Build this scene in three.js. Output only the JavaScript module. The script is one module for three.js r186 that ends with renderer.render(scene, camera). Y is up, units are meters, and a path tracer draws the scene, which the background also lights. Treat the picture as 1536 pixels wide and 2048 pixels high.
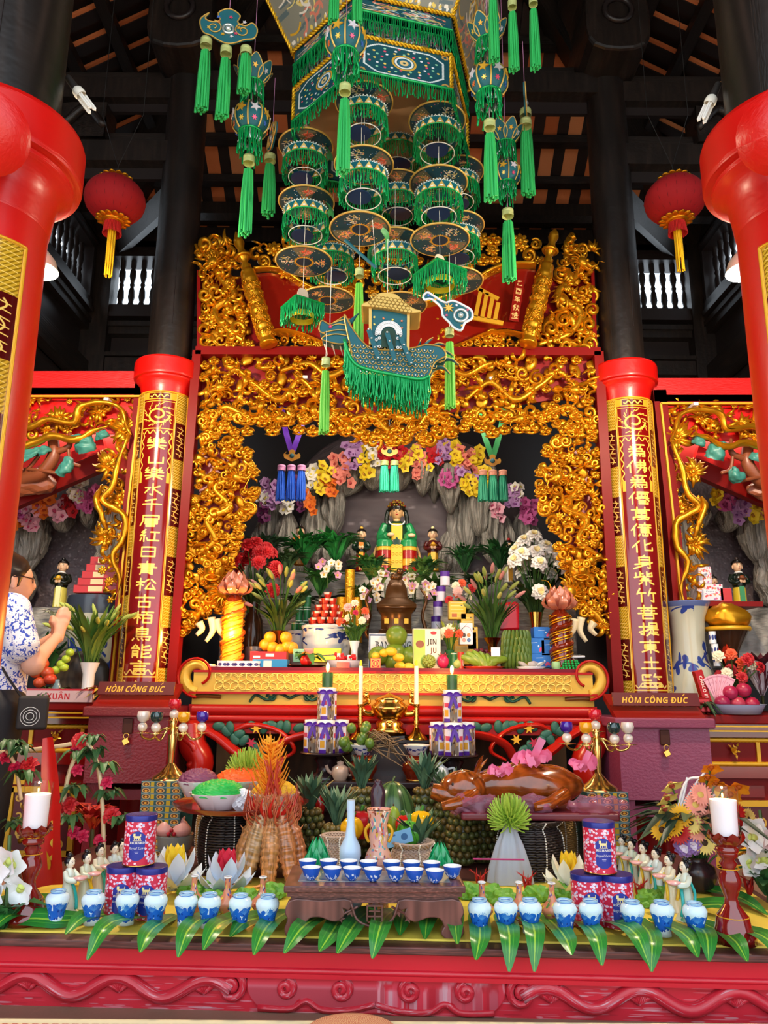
import*as THREE from 'three';
import{mergeGeometries}from 'three/addons/utils/BufferGeometryUtils.js';
import{RoundedBoxGeometry}from 'three/addons/geometries/RoundedBoxGeometry.js';
import{MarchingCubes}from 'three/addons/objects/MarchingCubes.js';
import{RectAreaLightUniformsLib}from 'three/addons/lights/RectAreaLightUniformsLib.js';
import{ImprovedNoise}from 'three/addons/math/ImprovedNoise.js';
// camera, sky, exposure
RectAreaLightUniformsLib.init();
const scene=new THREE.Scene();
const FOC=1539,PITCH=12.8*Math.PI / 180,ROLL=0.4*Math.PI / 180,EYE=new THREE.Vector3(0,0.92,0);
const camera=new THREE.PerspectiveCamera(2*Math.atan(1024 / FOC)*180 / Math.PI,0.75,0.05,80);
camera.position.copy(EYE);
camera.rotation.order='YXZ';
camera.rotation.set(PITCH,0,ROLL);
camera.updateMatrixWorld(true);
const renderer=new THREE.WebGLRenderer({antialias:true});
renderer.toneMapping=THREE.LinearToneMapping;
renderer.toneMappingExposure=0.93;
renderer.shadowMap.enabled=true;
scene.background=new THREE.Color().setRGB(2.3,2.6,2.9);
const sun=new THREE.DirectionalLight('#fff4e0',7);
sun.position.set(3,30,13);sun.target.position.set(0,0,5);sun.castShadow=true;
Object.assign(sun.shadow.camera,{left:-15,right:15,top:15,bottom:-15,near:1,far:60});sun.shadow.mapSize.set(2048,2048);
scene.add(sun,sun.target);
// helpers
let _s=12345;
const rnd=()=>{_s=(_s + 0x6d2b79f5)|0;let t=Math.imul(_s ^(_s>>>15),1|_s);t=(t + Math.imul(t ^(t>>>7),61|t))^ t;return((t ^(t>>>14))>>>0)/ 4294967296;};
const rr=(a,b)=>a +(b - a)*rnd(),pick=(a)=>a[Math.floor(rnd()*a.length)];
const PI=Math.PI,TAU=2*PI,D=PI / 180;
const V=(x,y,z)=>new THREE.Vector3(x,y,z);
function ray(px,py){return V((px - 768)/ FOC,(1024 - py)/ FOC,-1).transformDirection(camera.matrixWorld);}
function at(px,py,z){const d=ray(px,py);return EYE.clone().addScaledVector(d,z / -d.z);}
function atY(px,py,y){const d=ray(px,py);return EYE.clone().addScaledVector(d,(y - EYE.y)/ d.y);}
function atX(px,py,x){const d=ray(px,py);return EYE.clone().addScaledVector(d,x / d.x);}
const CF=V(0,0,-1).transformDirection(camera.matrixWorld);
const mpp=(p)=>p.clone().sub(EYE).dot(CF)/ FOC;
const noise=new ImprovedNoise();
const fbm=(x,y,z,o=4)=>{let s=0,a=0.5,f=1;for(let i=0;i<o;i++){s +=a*noise.noise(x*f,y*f,z*f);a*=0.5;f*=2;}return s;};
const mats={};
function hexLin(c){return new THREE.Color(c);}
function M(key,color,rough=0.5,metal=0,extra={}){
if(mats[key])return mats[key];
const phys=['clearcoat','transmission','sheen','ior','specularIntensity'].some((k)=>k in extra);
const m=new(phys?THREE.MeshPhysicalMaterial:THREE.MeshStandardMaterial)({color:hexLin(color),roughness:rough,metalness:metal,side:THREE.DoubleSide,...extra});
m.name=key;
return(mats[key]=m);
}
function idx(g){if(!g.index){const n=g.attributes.position.count,a=new Uint32Array(n);for(let i=0;i<n;i++)a[i]=i;g.setIndex(new THREE.BufferAttribute(a,1));}return g;}
function join(list){
list=list.flat(9).filter(Boolean);
if(list.length===1)return list[0];
const col=list.some((g)=>g.attributes.color);
for(const g of list){
idx(g);
for(const k of Object.keys(g.attributes))if(!['position','normal','uv','color'].includes(k))g.deleteAttribute(k);
const n=g.attributes.position.count;
if(!g.attributes.normal)g.computeVertexNormals();
if(!g.attributes.uv)g.setAttribute('uv',new THREE.BufferAttribute(new Float32Array(n*2),2));
if(col&&!g.attributes.color)g.setAttribute('color',new THREE.BufferAttribute(new Float32Array(n*3).fill(1),3));
g.morphAttributes={};
}
return mergeGeometries(list,false);
}
function tint(g,c){
const k=new THREE.Color(c),n=g.attributes.position.count,a=new Float32Array(n*3);
for(let i=0;i<n;i++){a[3*i]=k.r;a[3*i + 1]=k.g;a[3*i + 2]=k.b;}
g.setAttribute('color',new THREE.BufferAttribute(a,3));return g;
}
const _q=new THREE.Quaternion(),_e=new THREE.Euler();
function xf(g,p=[0,0,0],r=[0,0,0],s=1){
const sc=typeof s==='number'?V(s,s,s):V(...s),pos=p.isVector3?p:V(...p);
g.applyMatrix4(new THREE.Matrix4().compose(pos,_q.setFromEuler(_e.set(...r)),sc));return g;
}
const used={};
function numbered(n){if(!(n in used)){used[n]=0;return n;}used[n]++;return n + '_' + String(used[n]).padStart(3,'0');}
function mesh(name,g,m){const o=new THREE.Mesh(Array.isArray(g)?join(g):g,m);o.name=name;o.castShadow=o.receiveShadow=true;return o;}
function part(name,g,m,parent){const o=mesh(name,g,m);parent.add(o);return o;}
function partW(name,g,m,parent){
const o=mesh(name,g,m),q=V(0,0,0);let k=parent;while(k&&k !==scene){q.add(k.position);k=k.parent;}
o.geometry.translate(-q.x,-q.y,-q.z);parent.add(o);return o;
}
function tag(o,label,category,group,kind){o.userData.label=label;o.userData.category=category;if(group)o.userData.group=group;if(kind)o.userData.kind=kind;return o;}
function thing(name,label,category,pos=[0,0,0],turn=0,group,kind){
const o=new THREE.Group();o.name=numbered(name);if(pos.isVector3)o.position.copy(pos);else o.position.set(...pos);
o.rotation.y=turn;scene.add(o);return tag(o,label,category,group,kind);
}
function single(name,g,m,label,category,pos,turn=0,group,kind){const o=mesh(numbered(name),g,m);if(pos){if(pos.isVector3)o.position.copy(pos);else o.position.set(...pos);}o.rotation.y=turn;scene.add(o);return tag(o,label,category,group,kind);}
function struct(name,g,m,label){const o=mesh(name,g,m);o.userData.kind='structure';o.userData.label=label;scene.add(o);return o;}
function structGroup(name,label){const o=new THREE.Group();o.name=name;o.userData.kind='structure';o.userData.label=label;scene.add(o);return o;}
function dup(o,pos,turn=0,label,scale){const c=o.clone();c.name=numbered(o.name.replace(/_\d{3}$/,''));c.userData={...o.userData};if(label)c.userData.label=label;if(pos.isVector3)c.position.copy(pos);else c.position.set(...pos);c.rotation.y=turn;if(scale)c.scale.setScalar(scale);scene.add(c);return c;}
const box=(w,h,d,x=0,y=0,z=0,r)=>xf(new THREE.BoxGeometry(w,h,d),[x,y,z],r||[0,0,0]);
const rbox=(w,h,d,rad=0.005,x=0,y=0,z=0,r)=>xf(new RoundedBoxGeometry(w,h,d,2,rad),[x,y,z],r||[0,0,0]);
const cyl=(r1,r2,h,n=16,open=false)=>new THREE.CylinderGeometry(r1,r2,h,n,1,open);
const ball=(r,w=12,h=8)=>new THREE.SphereGeometry(r,w,h);
const torus=(R,r,n=24,m=6)=>new THREE.TorusGeometry(R,r,m,n);
const lathe=(pts,n=24)=>new THREE.LatheGeometry(pts.map(([a,b])=>new THREE.Vector2(Math.max(a,0.0001),b)),n);
function smoothPts(pts,n){const c=new THREE.CatmullRomCurve3(pts.map((p)=>(p.isVector3?p:V(...p))),false,'centripetal');return c.getPoints(n);}
function tube(pts,rad,seg=6,n=0,flat=1){
const P=n?smoothPts(pts,n):pts.map((p)=>(p.isVector3?p:V(...p))),N=P.length,rf=typeof rad==='function'?rad:()=>rad;
const pos=new Float32Array((N*(seg + 1))*3),uv=new Float32Array(N*(seg + 1)*2),ind=[];
let T=P[1].clone().sub(P[0]).normalize(),nx=Math.abs(T.y)<0.9?V(0,1,0).cross(T).normalize():V(1,0,0).cross(T).normalize(),k=0;
const by=V(0,0,0);
for(let i=0;i<N;i++){
const a=P[Math.max(0,i - 1)],b=P[Math.min(N - 1,i + 1)];T=b.clone().sub(a).normalize();
nx.addScaledVector(T,-nx.dot(T)).normalize();by.crossVectors(T,nx);
const r=rf(i /(N - 1));
for(let j=0;j<=seg;j++){const th=j / seg*TAU,c=Math.cos(th)*r,s=Math.sin(th)*r*flat;
uv[2*k]=j / seg;uv[2*k + 1]=i /(N - 1);
pos[3*k]=P[i].x + nx.x*c + by.x*s;pos[3*k + 1]=P[i].y + nx.y*c + by.y*s;pos[3*k + 2]=P[i].z + nx.z*c + by.z*s;k++;}
if(i)for(let j=0;j<seg;j++){const A=(i - 1)*(seg + 1)+ j,B=A + seg + 1;ind.push(A,A + 1,B,B,A + 1,B + 1);}
}
for(const e of[0,N - 1]){const o=e*(seg + 1);for(let j=1;j<seg - 1;j++)e?ind.push(o,o + j,o + j + 1):ind.push(o,o + j + 1,o + j);}
const g=new THREE.BufferGeometry();
g.setAttribute('position',new THREE.BufferAttribute(pos,3));g.setAttribute('uv',new THREE.BufferAttribute(uv,2));g.setIndex(ind);g.computeVertexNormals();
return g;
}
function bar(a,b,w,d=w){const A=a.isVector3?a:V(...a),B=b.isVector3?b:V(...b),L=A.distanceTo(B),g=new THREE.BoxGeometry(w,L,d);const m=new THREE.Matrix4().makeRotationFromQuaternion(_q.setFromUnitVectors(V(0,1,0),B.clone().sub(A).normalize()));m.setPosition(A.clone().add(B).multiplyScalar(0.5));return g.applyMatrix4(m);}
const rod=(a,b,r,n=6)=>tube([a,b],r,n);
function blade(pts,w,n=8,fold=0.25,up=V(0,0,1)){
const P=smoothPts(pts,n),N=P.length,pos=[],uv=[],ind=[],wf=typeof w==='function'?w:(t)=>w*Math.sin(PI*Math.min(1,t*0.92 + 0.08))**0.8;
for(let i=0;i<N;i++){
const T=P[Math.min(N - 1,i + 1)].clone().sub(P[Math.max(0,i - 1)]).normalize(),s=T.clone().cross(up).normalize(),nn=s.clone().cross(T),h=Math.max(0.0003,wf(i /(N - 1)));
for(const k of[-1,-0.5,0,0.5,1]){const q=P[i].clone().addScaledVector(s,k*h).addScaledVector(nn,Math.abs(k)*h*fold);pos.push(q.x,q.y,q.z);uv.push(k*0.5 + 0.5,i /(N - 1));}
if(i)for(let j=0;j<4;j++){const A=(i - 1)*5 + j,B=A + 5;ind.push(A,B,A + 1,B,B + 1,A + 1);}
}
const g=new THREE.BufferGeometry();g.setAttribute('position',new THREE.Float32BufferAttribute(pos,3));g.setAttribute('uv',new THREE.Float32BufferAttribute(uv,2));g.setIndex(ind);g.computeVertexNormals();return g;
}
function slab(pts,d,bev=0,holes=[],curve=6){
const s=new THREE.Shape(pts.map((p)=>new THREE.Vector2(p[0],p[1])));for(const h of holes)s.holes.push(new THREE.Path(h.map((p)=>new THREE.Vector2(p[0],p[1]))));
return new THREE.ExtrudeGeometry(s,{depth:d,bevelEnabled:bev>0,bevelSize:bev,bevelThickness:bev,bevelSegments:2,curveSegments:curve}).translate(0,0,-d / 2);
}
function loopPts(pts,n){const c=new THREE.CatmullRomCurve3(pts.map((p)=>V(p[0],p[1],0)),true,'centripetal');return c.getPoints(n).slice(0,-1).map((p)=>[p.x,p.y]);}
const circ=(r,n=20,x=0,y=0)=>Array.from({length:n},(_,i)=>[x + r*Math.cos(i / n*TAU),y + r*Math.sin(i / n*TAU)]);
function bump(g,amp,freq,seed=0){const p=g.attributes.position,n=g.attributes.normal;for(let i=0;i<p.count;i++){const x=p.getX(i),y=p.getY(i),z=p.getZ(i),k=amp*fbm(x*freq + seed,y*freq,z*freq);p.setXYZ(i,x + n.getX(i)*k,y + n.getY(i)*k,z + n.getZ(i)*k);}g.computeVertexNormals();return g;}
function canvasTex(w,h,draw,srgb=true,wrap=false){const c=document.createElement('canvas');c.width=w;c.height=h;const g=c.getContext('2d');draw(g,w,h);const t=new THREE.CanvasTexture(c);if(srgb)t.colorSpace=THREE.SRGBColorSpace;t.anisotropy=8;if(wrap)t.wrapS=t.wrapT=THREE.RepeatWrapping;return t;}
function noiseTex(n,fn,srgb=false){const d=new Uint8Array(n*n*4);for(let y=0;y<n;y++)for(let x=0;x<n;x++){const v=fn(x / n,y / n),k=4*(y*n + x);if(Array.isArray(v)){d[k]=v[0];d[k + 1]=v[1];d[k + 2]=v[2];}else d[k]=d[k + 1]=d[k + 2]=v*255;d[k + 3]=255;}const t=new THREE.DataTexture(d,n,n);t.wrapS=t.wrapT=THREE.RepeatWrapping;t.magFilter=THREE.LinearFilter;t.minFilter=THREE.LinearMipmapLinearFilter;t.generateMipmaps=true;if(srgb)t.colorSpace=THREE.SRGBColorSpace;t.needsUpdate=true;return t;}
const uvBox=(g,s=1)=>{const p=g.attributes.position,n=g.attributes.normal,u=new Float32Array(p.count*2);for(let i=0;i<p.count;i++){const ax=Math.abs(n.getX(i)),ay=Math.abs(n.getY(i)),az=Math.abs(n.getZ(i));const[a,b]=ay>ax&&ay>az?[p.getX(i),p.getZ(i)]:ax>az?[p.getZ(i),p.getY(i)]:[p.getX(i),p.getY(i)];u[2*i]=a*s;u[2*i + 1]=b*s;}g.setAttribute('uv',new THREE.BufferAttribute(u,2));return g;};
const woodTex=noiseTex(256,(u,v)=>{const g=0.5 + 0.5*Math.sin(40*(u + 0.12*noise.noise(u*4,v*1.2,3))+ 9*noise.noise(u*9,v*2,1)),f=0.5 + 0.5*noise.noise(u*60,v*4,7);return[90 + 70*g*f + 30*f,88 + 66*g*f + 28*f,86 + 62*g*f + 26*f];},true);
const grainBump=noiseTex(256,(u,v)=>0.5 + 0.35*noise.noise(u*30,v*30,2)+ 0.2*noise.noise(u*90,v*90,5));
const MAT={
darkWood:M('dark_wood','#4a3d38',0.42,0,{map:woodTex,bumpMap:grainBump,bumpScale:0.002}),
blackWood:M('black_wood','#241d1d',0.38),
tile:M('clay_tile','#d97a45',0.85,0,{bumpMap:grainBump,bumpScale:0.002}),
tile2:M('clay_tile_pale','#e08f5c',0.85,0,{bumpMap:grainBump,bumpScale:0.002}),
tile3:M('clay_tile_deep','#c06434',0.85,0,{bumpMap:grainBump,bumpScale:0.002}),
red:M('red_paint','#cc0c06',0.38,0,{clearcoat:0.25,clearcoatRoughness:0.25,bumpMap:grainBump,bumpScale:0.0015}),
redFlat:M('red_board','#a81410',0.35,0,{specularIntensity:0.5}),
lacquer:M('red_lacquer','#7d0c0a',0.14,0,{clearcoat:0.8,clearcoatRoughness:0.08}),
darkRed:M('dark_red_lacquer','#7a0c08',0.45,0,{specularIntensity:0.35}),
maroon:M('maroon_paint','#6e1728',0.4,0,{specularIntensity:0.4}),
gold:M('gold_leaf','#dc9a1c',0.3,0.78),
goldPaint:M('gold_paint','#e0a820',0.4,0.25),
brass:M('brass','#e0b25a',0.18,1),
white:M('white_porcelain','#e8ecf0',0.12,0,{clearcoat:0.6}),
stone:M('floor_stone','#8a6a58',0.6,0,{bumpMap:grainBump,bumpScale:0.002}),
};
// the room
struct('floor',uvBox(box(12,0.1,8,0,-0.05,-3.4)),MAT.stone,'dark reddish stone floor of the temple hall');
struct('ground',uvBox(box(40,0.1,26,0,-0.06,13.6)),M('courtyard_paving','#c9c0b2',0.8),'added unseen courtyard paving, pale to bounce sunlight into the hall');  // unseen courtyard, added pale so sunlight bounces up into the roof
const XL=-2.94,XR=3.18,ZB=-7,YE=5.4,XC=(XL + XR)/ 2,SL=0.577,HALF=(XR - XL)/ 2,YRIDGE=YE + SL*HALF,ZR=ZB + HALF,ZF=0.6;
const W0=4.55,W1=5.08;
function windowGroup(name,label,a,b,out,n){
const g=structGroup(name,label),d=b.clone().sub(a),L=d.length(),u=d.clone().normalize(),h=W1 - W0,ang=Math.atan2(-u.z,u.x);
g.position.copy(a);g.rotation.y=ang;
part('window_sill',[box(L + 0.1,0.09,0.22,L / 2,-0.045,0),box(L + 0.1,0.05,0.26,L / 2,-0.11,0)],MAT.blackWood,g);
part('window_frame',[box(L + 0.1,0.06,0.2,L / 2,h + 0.03,0),box(0.05,h,0.2,-0.025,h / 2,0),box(0.05,h,0.2,L + 0.025,h / 2,0),box(L + 0.1,0.03,0.24,L / 2,h + 0.075,0)],MAT.blackWood,g);
const bal=lathe([[0.03,0],[0.03,0.06],[0.022,0.08],[0.034,0.13],[0.03,0.2],[0.018,0.24],[0.026,0.265],[0.018,0.29],[0.034,0.36],[0.03,0.42],[0.02,0.44],[0.028,0.46],[0.028,h]].map(([r,y])=>[r,y]),10);
for(let i=0;i<n;i++){const o=part('baluster',bal,MAT.blackWood,g);o.position.set(L*(i + 0.55)/ n,0,0);}
return g;
}
function wallX(z,parts){return parts.map(([x0,x1,y0,y1])=>box(x1 - x0,y1 - y0,0.16,(x0 + x1)/ 2,(y0 + y1)/ 2,z));}
const wl=[-2.8,-1.85],wr=[2.2,3.03];
struct('wall_back',uvBox(join(wallX(ZB - 0.08,[[-5.4,5.6,0,W0],[XL - 0.16,XR + 0.16,W1,YE + 0.15],[XL - 0.16,wl[0],W0,W1],[wl[1],wr[0],W0,W1],[wr[1],XR + 0.16,W0,W1]])),0.8),MAT.blackWood,'black stained timber back wall of the shrine');
windowGroup('window_1','small clerestory window with black turned balusters beside the shorter lantern tassel',V(wl[0],W0,ZB),V(wl[1],W0,ZB),1,9);
windowGroup('window_2','small clerestory window with black turned balusters behind the longer lantern tassel',V(wr[0],W0,ZB),V(wr[1],W0,ZB),1,8);
for(const[side,x,n]of[['left',XL - 0.08,3],['right',XR + 0.08,4]]){
const zs=[-6.75,-3.9];
struct('wall_' + side,uvBox(join([box(0.16,W0 - 3.7,ZF - ZB,x,(W0 + 3.7)/ 2,(ZF + ZB)/ 2),box(0.16,YE + 0.15 - W1,ZF - ZB,x,(W1 + YE + 0.15)/ 2,(ZF + ZB)/ 2),box(0.16,W1 - W0,zs[0]- ZB,x,(W0 + W1)/ 2,(zs[0]+ ZB)/ 2),box(0.16,W1 - W0,ZF - zs[1],x,(W0 + W1)/ 2,(ZF + zs[1])/ 2)]),0.8),MAT.blackWood,'black timber clerestory wall of the ' + side + ' aisle');
windowGroup('window_' + n,'long clerestory window with dense black balusters over the ' + side + ' aisle',V(side==='left'?XL:XR,W0,zs[0]),V(side==='left'?XL:XR,W0,zs[1]),1,24);
const xi=side==='left'?XL + 0.03:XR - 0.03;
struct('trim_' + n,join([box(0.1,0.08,ZF - ZB,xi,4.3,(ZF + ZB)/ 2),box(0.14,0.05,ZF - ZB,xi,4.36,(ZF + ZB)/ 2),box(0.16,0.22,ZF - ZB,xi,3.82,(ZF + ZB)/ 2),box(0.1,0.1,ZF - ZB,xi,5.3,(ZF + ZB)/ 2)]),MAT.darkWood,'dark moulded rails along the ' + side + ' clerestory wall');
}
struct('trim_1',uvBox(join([box(XR - XL,0.07,0.1,XC,4.28,ZB + 0.05),box(XR - XL,0.05,0.16,XC,4.34,ZB + 0.05),box(XR - XL,0.14,0.14,XC,3.92,ZB + 0.05),box(XR - XL,0.04,0.18,XC,4.02,ZB + 0.05),box(XR - XL,0.16,0.16,XC,5.3,ZB + 0.06),box(XR - XL,0.04,0.2,XC,5.24,ZB + 0.06),box(0.3,1.6,0.2,XL + 0.1,4.6,ZB + 0.05),box(0.24,1.6,0.2,XR - 0.08,4.6,ZB + 0.05)])),MAT.darkWood,'dark moulded rails on the back wall');
for(const[side,x,s]of[['left',-5.3,-1],['right',5.5,1]]){
struct('wall_aisle_' + side,uvBox(box(0.16,3.8,ZF - ZB,x,1.9,(ZF + ZB)/ 2)),MAT.blackWood,'dark outer wall of the ' + side + ' aisle');
struct('ceiling_aisle_' + side,box(Math.abs(x -(s<0?XL:XR)),0.12,ZF - ZB,(x +(s<0?XL:XR))/ 2,3.72,(ZF + ZB)/ 2),MAT.blackWood,'dark boarded ceiling of the ' + side + ' aisle');
}
struct('wall_front',join([box(XR - XL + 0.4,2.1,0.16,XC,6.2,ZF)]),MAT.blackWood,'added unseen timber gable keeping front light off the roof');  // unseen gable, added to stop front light from brightening the roof
const roof=structGroup('ceiling','open hipped timber roof with clay tiles showing between black rafters');
const quad=(a,b,c,d,th)=>{const g=new THREE.BufferGeometry(),n=b.clone().sub(a).cross(d.clone().sub(a)).normalize().multiplyScalar(th),P=[a,b,c,d],Q=P.map((p)=>p.clone().add(n)),pos=[];const f=(w,x,y,z)=>{for(const p of[w,x,y,w,y,z])pos.push(p.x,p.y,p.z);};f(...P);f(...Q.slice().reverse());for(let i=0;i<4;i++)f(P[i],Q[i],Q[(i + 1)% 4],P[(i + 1)% 4]);g.setAttribute('position',new THREE.Float32BufferAttribute(pos,3));g.computeVertexNormals();return g;};
const apex=V(XC,YRIDGE,ZR),apexF=V(XC,YRIDGE,ZF + 0.1),cL=V(XL - 0.05,YE,ZB - 0.05),cR=V(XR + 0.05,YE,ZB - 0.05),fL=V(XL - 0.05,YE,ZF + 0.1),fR=V(XR + 0.05,YE,ZF + 0.1),UP=V(0,0.12,0);
for(const[n,a,b,c,d]of[['roof_boarding',cL,cR,apex.clone().add(V(0.001,0,0)),apex],['roof_boarding',fL,cL,apex,apexF],['roof_boarding',cR,fR,apexF,apex]])part(n,quad(a.clone().add(UP),b.clone().add(UP),c.clone().add(UP),d.clone().add(UP),0.06),MAT.blackWood,roof);
{
const tiles=[MAT.tile,MAT.tile,MAT.tile2,MAT.tile3],sp=0.225,ang=Math.atan(SL);
const raf=[],pur=[];
for(let x=XL + 0.06;x<XR;x +=sp){const a=Math.min(x - XL,XR - x,HALF - 0.02);if(a>0.15)raf.push(bar([x,YE + 0.02,ZB],[x,YE + 0.02 + SL*a,ZB + a],0.1,0.03));}
const purs=[0.16,0.5,0.83,1.17,1.52,1.87,2.22,2.57];
for(const a of purs)pur.push(box(XR - XL - 2*a,0.08,0.09,XC,YE + SL*a - 0.04,ZB + a));
for(let x=XL + 0.06;x<XR - sp;x +=sp)for(let k=0;k<purs.length;k++){
const a0=k?purs[k - 1]:0,a1=purs[k],lim=Math.min(x + sp / 2 - XL,XR - x - sp / 2);if(lim<a0 + 0.1)continue;const am=(a0 + a1)/ 2;
if(am>1.6)continue;
const o=part('clay_tile',xf(new THREE.BoxGeometry(0.125,0.022,(a1 - a0)/ Math.cos(ang)),[0,0,0],[-ang,0,0]),pick(tiles),roof);o.position.set(x + sp / 2,YE + SL*am + 0.025 + rr(-0.004,0.004),ZB + am);
}
for(const s of[-1,1]){
const xe=s<0?XL:XR;
for(const a of purs)pur.push(box(0.09,0.08,ZF - ZB - a,xe - s*a,YE + SL*a - 0.04,(ZF + ZB + a)/ 2));
for(let z=ZB + 0.15;z<-2.2;z +=sp){const a=Math.min(z - ZB,HALF);if(a>0.2)raf.push(bar([xe,YE + 0.02,z],[xe - s*a,YE + 0.02 + SL*a,z],0.03,0.1));}
for(let z=ZB + 0.5;z<-3.2;z +=sp)for(let k=1;k<6;k++){const a0=k?purs[k - 1]:0,a1=purs[k],am=(a0 + a1)/ 2;if(z - ZB<a0 + 0.1||z>-3.6&&am<1)continue;
const o=part('clay_tile',xf(new THREE.BoxGeometry((a1 - a0)/ Math.cos(ang),0.022,0.125),[0,0,0],[0,0,-s*ang]),pick(tiles),roof);o.position.set(xe - s*am,YE + SL*am + 0.025,z + sp / 2);}
pur.push(bar(s<0?cL:cR,apex,0.3,0.26).translate(0,-0.1,0));
}
part('rafter_set',raf,MAT.blackWood,roof);part('purlin_set',pur,MAT.darkWood,roof);
for(const n of['rafter_set','purlin_set'])roof.children.find((c)=>c.name===n).userData.kind='stuff';
}
const PL=at(340,735,4.7).x + 0.0,PRX=1.56,PZ=-4.7,PYTOP=2.95;
function beam(label,a,b,w,h,mould=1){const t=thing('timber_beam',label,'beam',a,0,null,'structure');partW('beam',uvBox(bar(a,b,w,h)),MAT.darkWood,t);if(mould){const up=V(0,h*0.5,0);partW('moulding',bar(a.clone().add(up),b.clone().add(up),w*1.25,0.035),MAT.darkWood,t);partW('moulding',bar(a.clone().sub(up),b.clone().sub(up),w*0.8,0.03),MAT.blackWood,t);}return t;}
const bb=(x0,x1,y,z)=>[V(x0,y,z),V(x1,y,z)];
for(const[s,x0,x1,nm]of[[-1,XL,PL,'left'],[1,XR,PRX,'right']]){
beam('dark lower tie beam running from the ' + nm + ' round post to the wall',V(x0,4.5,PZ),V(x1,4.5,PZ),0.16,0.2);
beam('dark upper tie beam running from the ' + nm + ' round post to the wall',V(x0,5.02,PZ),V(x1,5.02,PZ),0.16,0.16);
const t=thing('carved_block','worn carved wooden block between the two tie beams of the ' + nm + ' bay','bracket',[x0 +(x1 - x0)*0.45,4.6,PZ],0,null,'structure');
part('block',bump(new THREE.BoxGeometry(0.6,0.28,0.2,10,6,3),0.03,6),MAT.darkWood,t).position.y=0.14;
part('scroll',[tube([[-0.3,0.1,0.1],[-0.15,0.24,0.12],[0.02,0.1,0.12],[0.16,0.22,0.12],[0.3,0.08,0.1]],0.03,6,20)],MAT.darkWood,t);
beam('dark rear strut of the ' + nm + ' bay under the roof eave',V(x1,4.35,-4.75),V(x0*0.9,5.2,-6.9),0.12,0.14,0);
beam('steep dark brace from the ' + nm + ' clerestory wall to the roof corner',V(x0 - s*0.05,4.2,-5.2),V(x0 - s*0.05,5.4,-6.4),0.14,0.16,0);
}
beam('dark cross beam between the two round posts above the gilt board',...bb(PL,PRX,5.06,PZ),0.16,0.22);
beam('slim dark cross rail behind the hanging hats under the roof',...bb(XL,XR,5.25,-6.4),0.12,0.12,0);
for(const[x,nm]of[[PL,'left'],[PRX,'right']]){
const t=thing('carved_bracket','carved black roof bracket with red underside on the ' + nm + ' round post','bracket',[x,5.15,PZ + 0.1],0,null,'structure');
const o=loopPts([[-0.16,0],[0.16,0],[0.2,0.25],[0.16,0.5],[0.24,0.8],[0.2,1.1],[-0.2,1.1],[-0.24,0.8],[-0.16,0.5],[-0.2,0.25]],40);
part('body',slab(o,0.5,0.02),MAT.darkWood,t);part('carving',[xf(torus(0.09,0.02),[0,0.25,0.28]),xf(torus(0.07,0.02),[0,0.45,0.28]),tube([[-0.12,0.6,0.27],[0,0.75,0.29],[0.12,0.62,0.27],[0.1,0.85,0.28]],0.02,6,14)],MAT.blackWood,t);
part('red_panel',box(0.3,0.2,0.02,0,1.0,0.28),MAT.darkRed,t);
}
// lettering strokes (16 x 16 grid, two hex digits a point)
const GLYPH={
a:'301343 431656 d0b3e3 e3b6f6 8062 62a2a86862 65a5 1afa 888f 7b2e 9bee',b:'818d 363ded e6ed',c:'818f6e 26662c d496 87fe',d:'b133 17f7 828f',
e:'22e2e626 22290e 5668 c6a8 48d8dc4c48 888c 4ada 5dbdbf5f5d',f:'502353 531757 474e 2a1d 6a7d 93f3 c3cd 8dfd',g:'32d2dd3d32 37d7',h:'23d3 35d5 17f7 8087 494c3f 49c9cfae 4bcb 4dcd',
i:'1575 414f 4719 4769 a284 c2f6 b68ded d9fe',j:'14f4 8189 49c9cf4f49',k:'1575 414f 4719 4769 72f2 b2a5 85e5ee8e85 89e9',l:'8062 42c2c8 45c5 48c8 424b 4beb ebdfbe 1f2d 5d6f 8d9f',
m:'4115 1575 5276 282f 28686f 2b6b 2d6d 9197f7f5 e294 999ffffd ea9c',n:'7091 13f3 46c6 49c9 4bcbcf4f4b',
o:'e050 3243 7273 b2a4 25c5c828 58e8eb4b ebeece 852e 5d5e 7d8e adae',p:'4108 262f 73e3e676 7679f9 f9edcc a0aa7f d0df',q:'4108 262f 61f1 63e3e66663 9196 c1c6 58f8 9869 c8fb 7bcbcd7d7b 7d7fefed',
r:'13f3 5054 b0b4 45c5ca4a45 858d 47c7 2c2f 2cececdfbe 5f9e 9dae',s:'4108 262f a0a1 62f2 8384 d3c5 55f5 77d7db7b77 79d9 6d5f 8d8fcfcd acad ecfe',t:'5209 373f 919dfdfa e497',
u:'8062 42c2cfae 424a 45c5 48c8 1aca e80f',v:'1115 4045 4262 0675 9095d5d3 d193 8658 58a8 a84a 4aca 8a8f 5c3e bcee',w:'3016 2575 464f b098 a5f5 d5dfbe',
x:'13f3 5054 b0b4 8485 36d6 5758 b7a9 19f9 4bcbcf4f4b',y:'1575 414e2d 1b79 81e1e68681 84e4 78f8 b8be bbeb 9a8d6f 8cfe',z:'13f3 46c6ca4a46 48c8 818f 7b2e 9bee',A:'36d6 818d 1dfd',
B:'1171 1117 1777 3363 3353 a093 a3f3 c5d6 2a2e 2aeaee 6a6e aaae 0efe',C:'32c2 c235 35 393ded dbed',D:'11f1 6196 a1a6 24e4ee2e24 2beb',E:'4124 23d3 47d7 474b 0bfb 838f',F:'6032 0474 323f 3508 3579 a39 7 d3e7 b2a8 a88f a8ff',G:'2233 0535 353a 1ffe 9153 73d3 a0a6 56f6 78d8dc7c78',
};
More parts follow.
